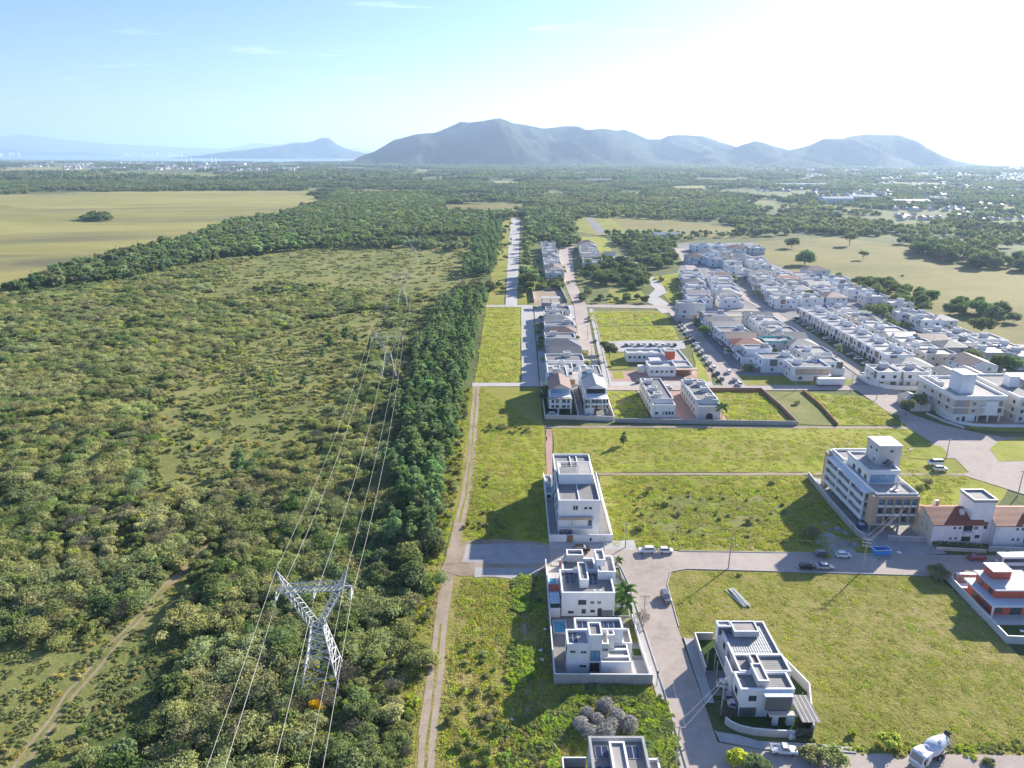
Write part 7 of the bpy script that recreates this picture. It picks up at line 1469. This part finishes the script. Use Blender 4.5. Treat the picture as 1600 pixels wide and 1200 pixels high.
EXC = [gps(*q) for q in ([(-900, 520), (0, 455), (200, 399), (360, 352), (490, 326), (500, 306), (482, 298), (200, 299), (0, 304), (-900, 312)], [(676, 334), (700, 318), (830, 317), (822, 335)], [(892, 338), (1020, 341), (1080, 348), (1185, 358), (1178, 376), (1050, 374), (960, 370), (900, 364)], [(1165, 378), (1300, 370), (1420, 383), (1520, 400), (1750, 420), (1750, 660), (1590, 560)], [(0, 262), (150, 260), (165, 268), (40, 271), (0, 272)], [(150, 269), (330, 273), (420, 277), (360, 280), (180, 276)], [(755, 283), (830, 284), (820, 290), (765, 289)], [(1050, 291), (1120, 290), (1120, 296), (1060, 297)], [(1260, 322), (1340, 325), (1330, 330), (1265, 328)], [(1545, 318), (1600, 322), (1600, 332), (1550, 330)], [(505, 262), (580, 262), (580, 266), (515, 266)], [(560, 296), (690, 298), (690, 301), (570, 301)])]
EXC += [gps(*q) for q in ([(440, 262), (560, 263), (700, 266), (690, 268), (540, 267), (440, 265)], [(600, 270), (760, 272), (740, 275), (610, 274)], [(470, 294), (560, 295), (550, 298), (470, 297)], [(640, 309), (700, 311), (690, 315), (650, 314)], [(820, 268), (960, 270), (950, 273), (830, 272)], [(960, 300), (1010, 301), (1000, 305), (965, 304)], [(1090, 278), (1180, 280), (1170, 284), (1100, 283)], [(1360, 284), (1500, 286), (1480, 291), (1370, 290)])]
EXC += [[(-60, 560), (300, 560), (300, 1080), (-60, 1160)]]
def forest(y0, y1, step, sz, town_keep):
    xm = y1 * .80; p = grid_pts(-xm, xm, y0, y1, step); p = p[in_view(p, 40)]
    for e in EXC: p = p[~inside(p, e)]
    keep = np.full(len(p), .62); zc = p[:, 1] * CP + CAM_H * SP; u = 800 + FOC * p[:, 0] / zc; v = 600 + FOC * (CAM_H * CP - p[:, 1] * SP) / zc
    keep[(u > 1160) & (v < 346)] = town_keep; keep[(u < 480) & (v < 271)] = .1; keep[(u < 560) & (v > 278) & (v < 300)] = .7
    keep += nz(p, 1 / 420, 5) * .6; keep[(v < 250) & (u < 520)] = 0; keep[(v < 262) & (u > 1500)] = 0
    p = p[rng.random(len(p)) < keep]; dk = nz(p, 1 / 300, 40) > .02; return p, rng.uniform(.8, 1.25, len(p)) * sz, np.where(dk, rng.choice([0, 2], len(p)), rng.choice([1, 3, 1, 3, 0], len(p)))
scatter('distant_forest', *forest(800, 2700, 40, .95, .42), PROTO['canopy']); scatter('distant_forest', *forest(2700, 7500, 92, 1.7, .28), PROTO['canopy'])
# grass tufts on the lots that are near enough to show them
def tufts(poly, d, kinds, s0=.7, s1=1.4, excl=()):
    xs = [p[0] for p in poly]; ys = [p[1] for p in poly]; p = grid_pts(min(xs), max(xs), min(ys), max(ys), 1 / math.sqrt(d), 1.0); p = p[inside(p, poly)]
    for e in excl: p = p[~inside(p, e)]
    w = nz(p, 1 / 7, 4); p = p[rng.random(len(p)) < .75 + w]; return p, rng.uniform(s0, s1, len(p)), rng.choice(kinds, len(p))
TS = [tufts([(37.2, 129.5), (38, 149), (40, 154.2), (44, 155.5), (105.5, 152.4), (105.5, 127.4), (106, 98.5), (54.6, 98.8), (54.3, 101.6), (58.1, 113), (53, 129.2)], 1.6, [0, 1, 1, 0, 2], .6, 1.2), tufts([(-13, 72), (8.4, 72), (8.4, 152), (-12.5, 152)], 1.5, [0, 1, 0, 2], .7, 1.5), tufts([(8.6, 96), (28, 96), (27.8, 114.8), (8.4, 115)], 1.8, [0, 0, 2], .7, 1.5), tufts([(27.4, 166.6), (94, 164.5), (94, 210), (28.4, 210)], .8, [0, 1, 2, 2], .8, 1.7), tufts([(-12.5, 170.5), (9.8, 170.5), (11.6, 252), (-13.5, 300)], .8, [0, 2, 1], .7, 1.5), tufts([(15.8, 214), (139, 214), (140, 226), (150, 236), (150, 252), (16, 252)], .42, [0, 2, 2, 1], .7, 1.5), tufts([(95, 212.5), (145, 211), (148, 208), (134, 196), (128, 184), (114, 182), (113.5, 205)], .5, [2, 0], .7, 1.5), tufts([(-16.5, 310), (3.5, 310), (5.5, 473), (-17, 473)], .16, [0, 2, 2], 1.5, 2.8), tufts([(127, 257), (150, 257), (152, 275), (149.5, 288), (127.5, 294)], .25, [0, 2, 2], 1.3, 2.4), tufts([(85.5, 258), (109, 258), (109, 295), (85.5, 295)], .25, [0, 1, 2], 1.3, 2.4), tufts([(40, 260), (54, 260), (53.5, 296), (40, 296)], .3, [1, 1, 0], 1.3, 2.4), tufts(gps((930, 512), (1048, 511), (1060, 530), (938, 532)), .12, [0, 2], 1.6, 3.0), tufts(gps((920, 489), (1032, 488), (1046, 506), (930, 508)), .12, [0, 1], 1.6, 3.0), tufts(gps((1020, 436), (1068, 428), (1105, 468), (1062, 478), (1042, 462), (1048, 452)), .08, [0, 2], 2, 3.4), tufts([(-21, 72), (-17, 72), (-18, 140), (-17, 215), (-18, 300), (-22, 300)], 1.2, [0, 1, 2], .8, 1.6)]
scatter('grass_tufts', np.concatenate([t[0] for t in TS]), np.concatenate([t[1] for t in TS]), np.concatenate([t[2] for t in TS]), PROTO['tuft'])
# ---------------------------------------------------------------- small things
x, y = gp(1153, 935)
for k in range(9):
    o = tag(MB().tube([(0, -3.6 + rnd.uniform(-.4, .4), .12), (rnd.uniform(-.3, .3), 3.4, .16)], .1, 6).build('concrete_post', M_COPE, None, (x - .9 + k * .22, y, .12 + (k % 3) * .16)), 'pale concrete post in the heap lying on the rough field', 'post', 'heap of pale posts on the rough field'); o.rotation_euler = (0, 0, .28 + rnd.uniform(-.06, .06))
b = thing('skip', 'blue open-topped skip before the block under construction', 'skip', (*gp(1376, 866), .1), .05); m = MB(); m.add([(-2.4, -1.2, .2), (2.2, -1.2, .2), (2.2, 1.2, .2), (-2.4, 1.2, .2), (-2.8, -1.3, 2.3), (2.6, -1.3, 2.3), (2.6, 1.3, 2.3), (-2.8, 1.3, 2.3)], [(3, 2, 1, 0), (0, 1, 5, 4), (1, 2, 6, 5), (2, 3, 7, 6), (3, 0, 4, 7)]); b.scale = (.8, .8, .7); m.build('body', MATS.get('blue_tarp') or paint('blue_tarp', (.06, .30, .72), .5, .1, 1), b); MB().ring(-2.9, 2.7, -1.4, 1.4, 2.3, 2.45, .16).build('rim', M_COPE, b); slab(b, 'load', -2.6, 2.4, -1.15, 1.15, .4, 1.9, paint('blue_tarp', (.06, .30, .72), .5, .1, 1)); slab(b, 'lid_bar', -1.8, 1.2, -.2, .2, 2.05, 2.25, M_FRAME)
b = thing('water_tank', 'dark blue tank standing against the side of the block under construction', 'tank', (*gp(1345, 826), 0)); slab(b, 'body', -.9, .9, -.9, .9, 0, 1.5, CARS['blue']); slab(b, 'lid', -.7, .7, -.7, .7, 1.5, 1.62, M_BLUEW)
def heap(x, y, r_, h, seed, label, mat, group):
    rg = random.Random(seed); V = [(0, 0, h)]; F = []; n = 12
    for j, (f, hh) in enumerate(((.4, .72), (.72, .33), (1, -.05))):
        for i in range(n): a = i / n * 6.283; q = r_ * f * rg.uniform(.8, 1.2); V.append((math.cos(a) * q, math.sin(a) * q, h * hh * rg.uniform(.7, 1.25) if hh > 0 else -.1))
    for i in range(n):
        F.append((0, 1 + i, 1 + (i + 1) % n))
        for j in range(2): F.append((1 + j * n + i, 1 + (j + 1) * n + i, 1 + (j + 1) * n + (i + 1) % n, 1 + j * n + (i + 1) % n))
    m = MB(); m.add(V, F); tag(m.build('rubble_heap', mat, None, (x, y, .1)), label, 'rubble', group)
for i, (px, py, r_, h, lab) in enumerate([(1318, 851, 1.8, .9, 'pale sand heap left of the concrete pole'), (1335, 853, 1.5, 1.1, 'brownish heap close to the concrete pole'), (1378, 876, 1.3, .6, 'grey heap below the blue skip'), (1388, 873, .8, .5, 'small grey heap right of the blue skip'), (1405, 864, .8, .4, 'white bag-like heap at the hoarding'), (1310, 828, 1.4, .7, 'rubble heap on the grass beside the site wall'), (1322, 834, 1.2, .6, 'second rubble heap beside the site wall'), (1290, 818, 1.0, .5, 'far rubble heap beside the site wall'), (1298, 828, .9, .5, 'small pale rubble heap beside the site wall')]):
    x, y = gp(px, py); heap(x, y, r_, h, i, lab, M_RUB if i != 4 else M_COPE, 'heaps at the building site')
for i, (px, py, s) in enumerate([(851, 984, .35), (844, 1017, .45), (846, 1032, .5), (838, 1034, .3), (800, 1125, .25)]):
    x, y = gp(px, py); tag(MB().prism([(-s, -s * .6), (s * .8, -s), (s, s * .5), (-s * .4, s)], 0, .25).build('litter_bag', M_COPE, None, (x, y, .03)), '%s white scrap lying in the shaded weeds by the lot wall' % ('topmost', 'middle', 'larger lower', 'smaller lower', 'lowest pale')[i], 'rubbish', 'white scraps in the weeds')
b = thing('patio_table', 'white garden table on the lawn beside the red house', 'table', (109.0, 147.6, .1)); slab(b, 'table_top', -1.2, 1.2, -.9, .9, .72, .8, M_COPE)
for sx in (-1, 1):
    for sy in (-.7, .7): slab(b, 'leg', sx - .06, sx + .06, sy - .06, sy + .06, 0, .72, M_COPE)
for i, (dx, dy) in enumerate(((112.2, 131.0), (112.8, 129.6))):
    b = thing('sun_lounger', '%s of two white loungers on the shaded lawn of the red house' % ('upper' if i == 0 else 'lower'), 'lounger', (dx, dy, .1), -.3, 'white loungers at the red house'); slab(b, 'seat', -1, .6, -.35, .35, .3, .4, M_COPE); slab(b, 'backrest', .61, 1.0, -.35, .35, .38, .75, M_COPE); slab(b, 'leg', -.9, -.82, -.3, .3, 0, .3, M_COPE); slab(b, 'leg', .4, .48, -.3, .3, 0, .3, M_COPE)
b = thing('bin', 'white waste bins rack at the curved pale wall beside the dark gate', 'bin', (50.2, 101.4, .1)); slab(b, 'rack', -.7, .5, -.3, .3, 0, .1, M_STEEL); slab(b, 'bin_body', -.6, -.1, -.25, .25, .11, .9, M_COPE); slab(b, 'bin_body', 0, .4, -.25, .25, .11, .8, M_LG)
# person walking on the reddish footpath
x, y = gp(854, 690); me = bpy.data.meshes.new('body'); V = [(0, 0, .95), (0, 0, 1.2), (0, 0, 1.42), (0, 0, 1.55), (0, -.02, 1.68), (-.19, 0, 1.42), (.19, 0, 1.42), (-.25, -.05, 1.15), (.25, .06, 1.15), (-.24, -.16, .92), (.26, -.02, .92), (-.1, 0, .92), (.1, 0, .92), (-.11, -.12, .5), (.11, .08, .5), (-.11, -.02, .07), (.11, .3, .12), (-.11, -.17, .04), (.11, .17, .04)]
E_ = [(0, 1), (1, 2), (2, 3), (3, 4), (2, 5), (2, 6), (5, 7), (6, 8), (7, 9), (8, 10), (0, 11), (0, 12), (11, 13), (12, 14), (13, 15), (14, 16), (15, 17), (16, 18)]
me.from_pydata(V, E_, []); me.materials.append(paint('dark_clothes', (.03, .03, .035), .9, .1, 3)); b = thing('person', 'small figure in dark clothes walking on the reddish footpath', 'person', (x, y, .15), .2); o = put('body', me, b)
sk = o.modifiers.new('skin', 'SKIN'); ly = me.skin_vertices[0].data if me.skin_vertices else None
if ly:
    for v, r_ in zip(ly, [.15, .14, .15, .06, .11, .07, .07, .05, .05, .035, .035, .1, .1, .065, .065, .045, .045, .04, .04]): v.radius = (r_, r_)
    ly[0].use_root = True
o.modifiers.new('smooth', 'SUBSURF').levels = 1
put('hair', MB().tube([(0, -.02, 1.66), (0, 0, 1.78), (0, .01, 1.83)], [.125, .11, .04], 8).mesh('hair', M_DARK), b)
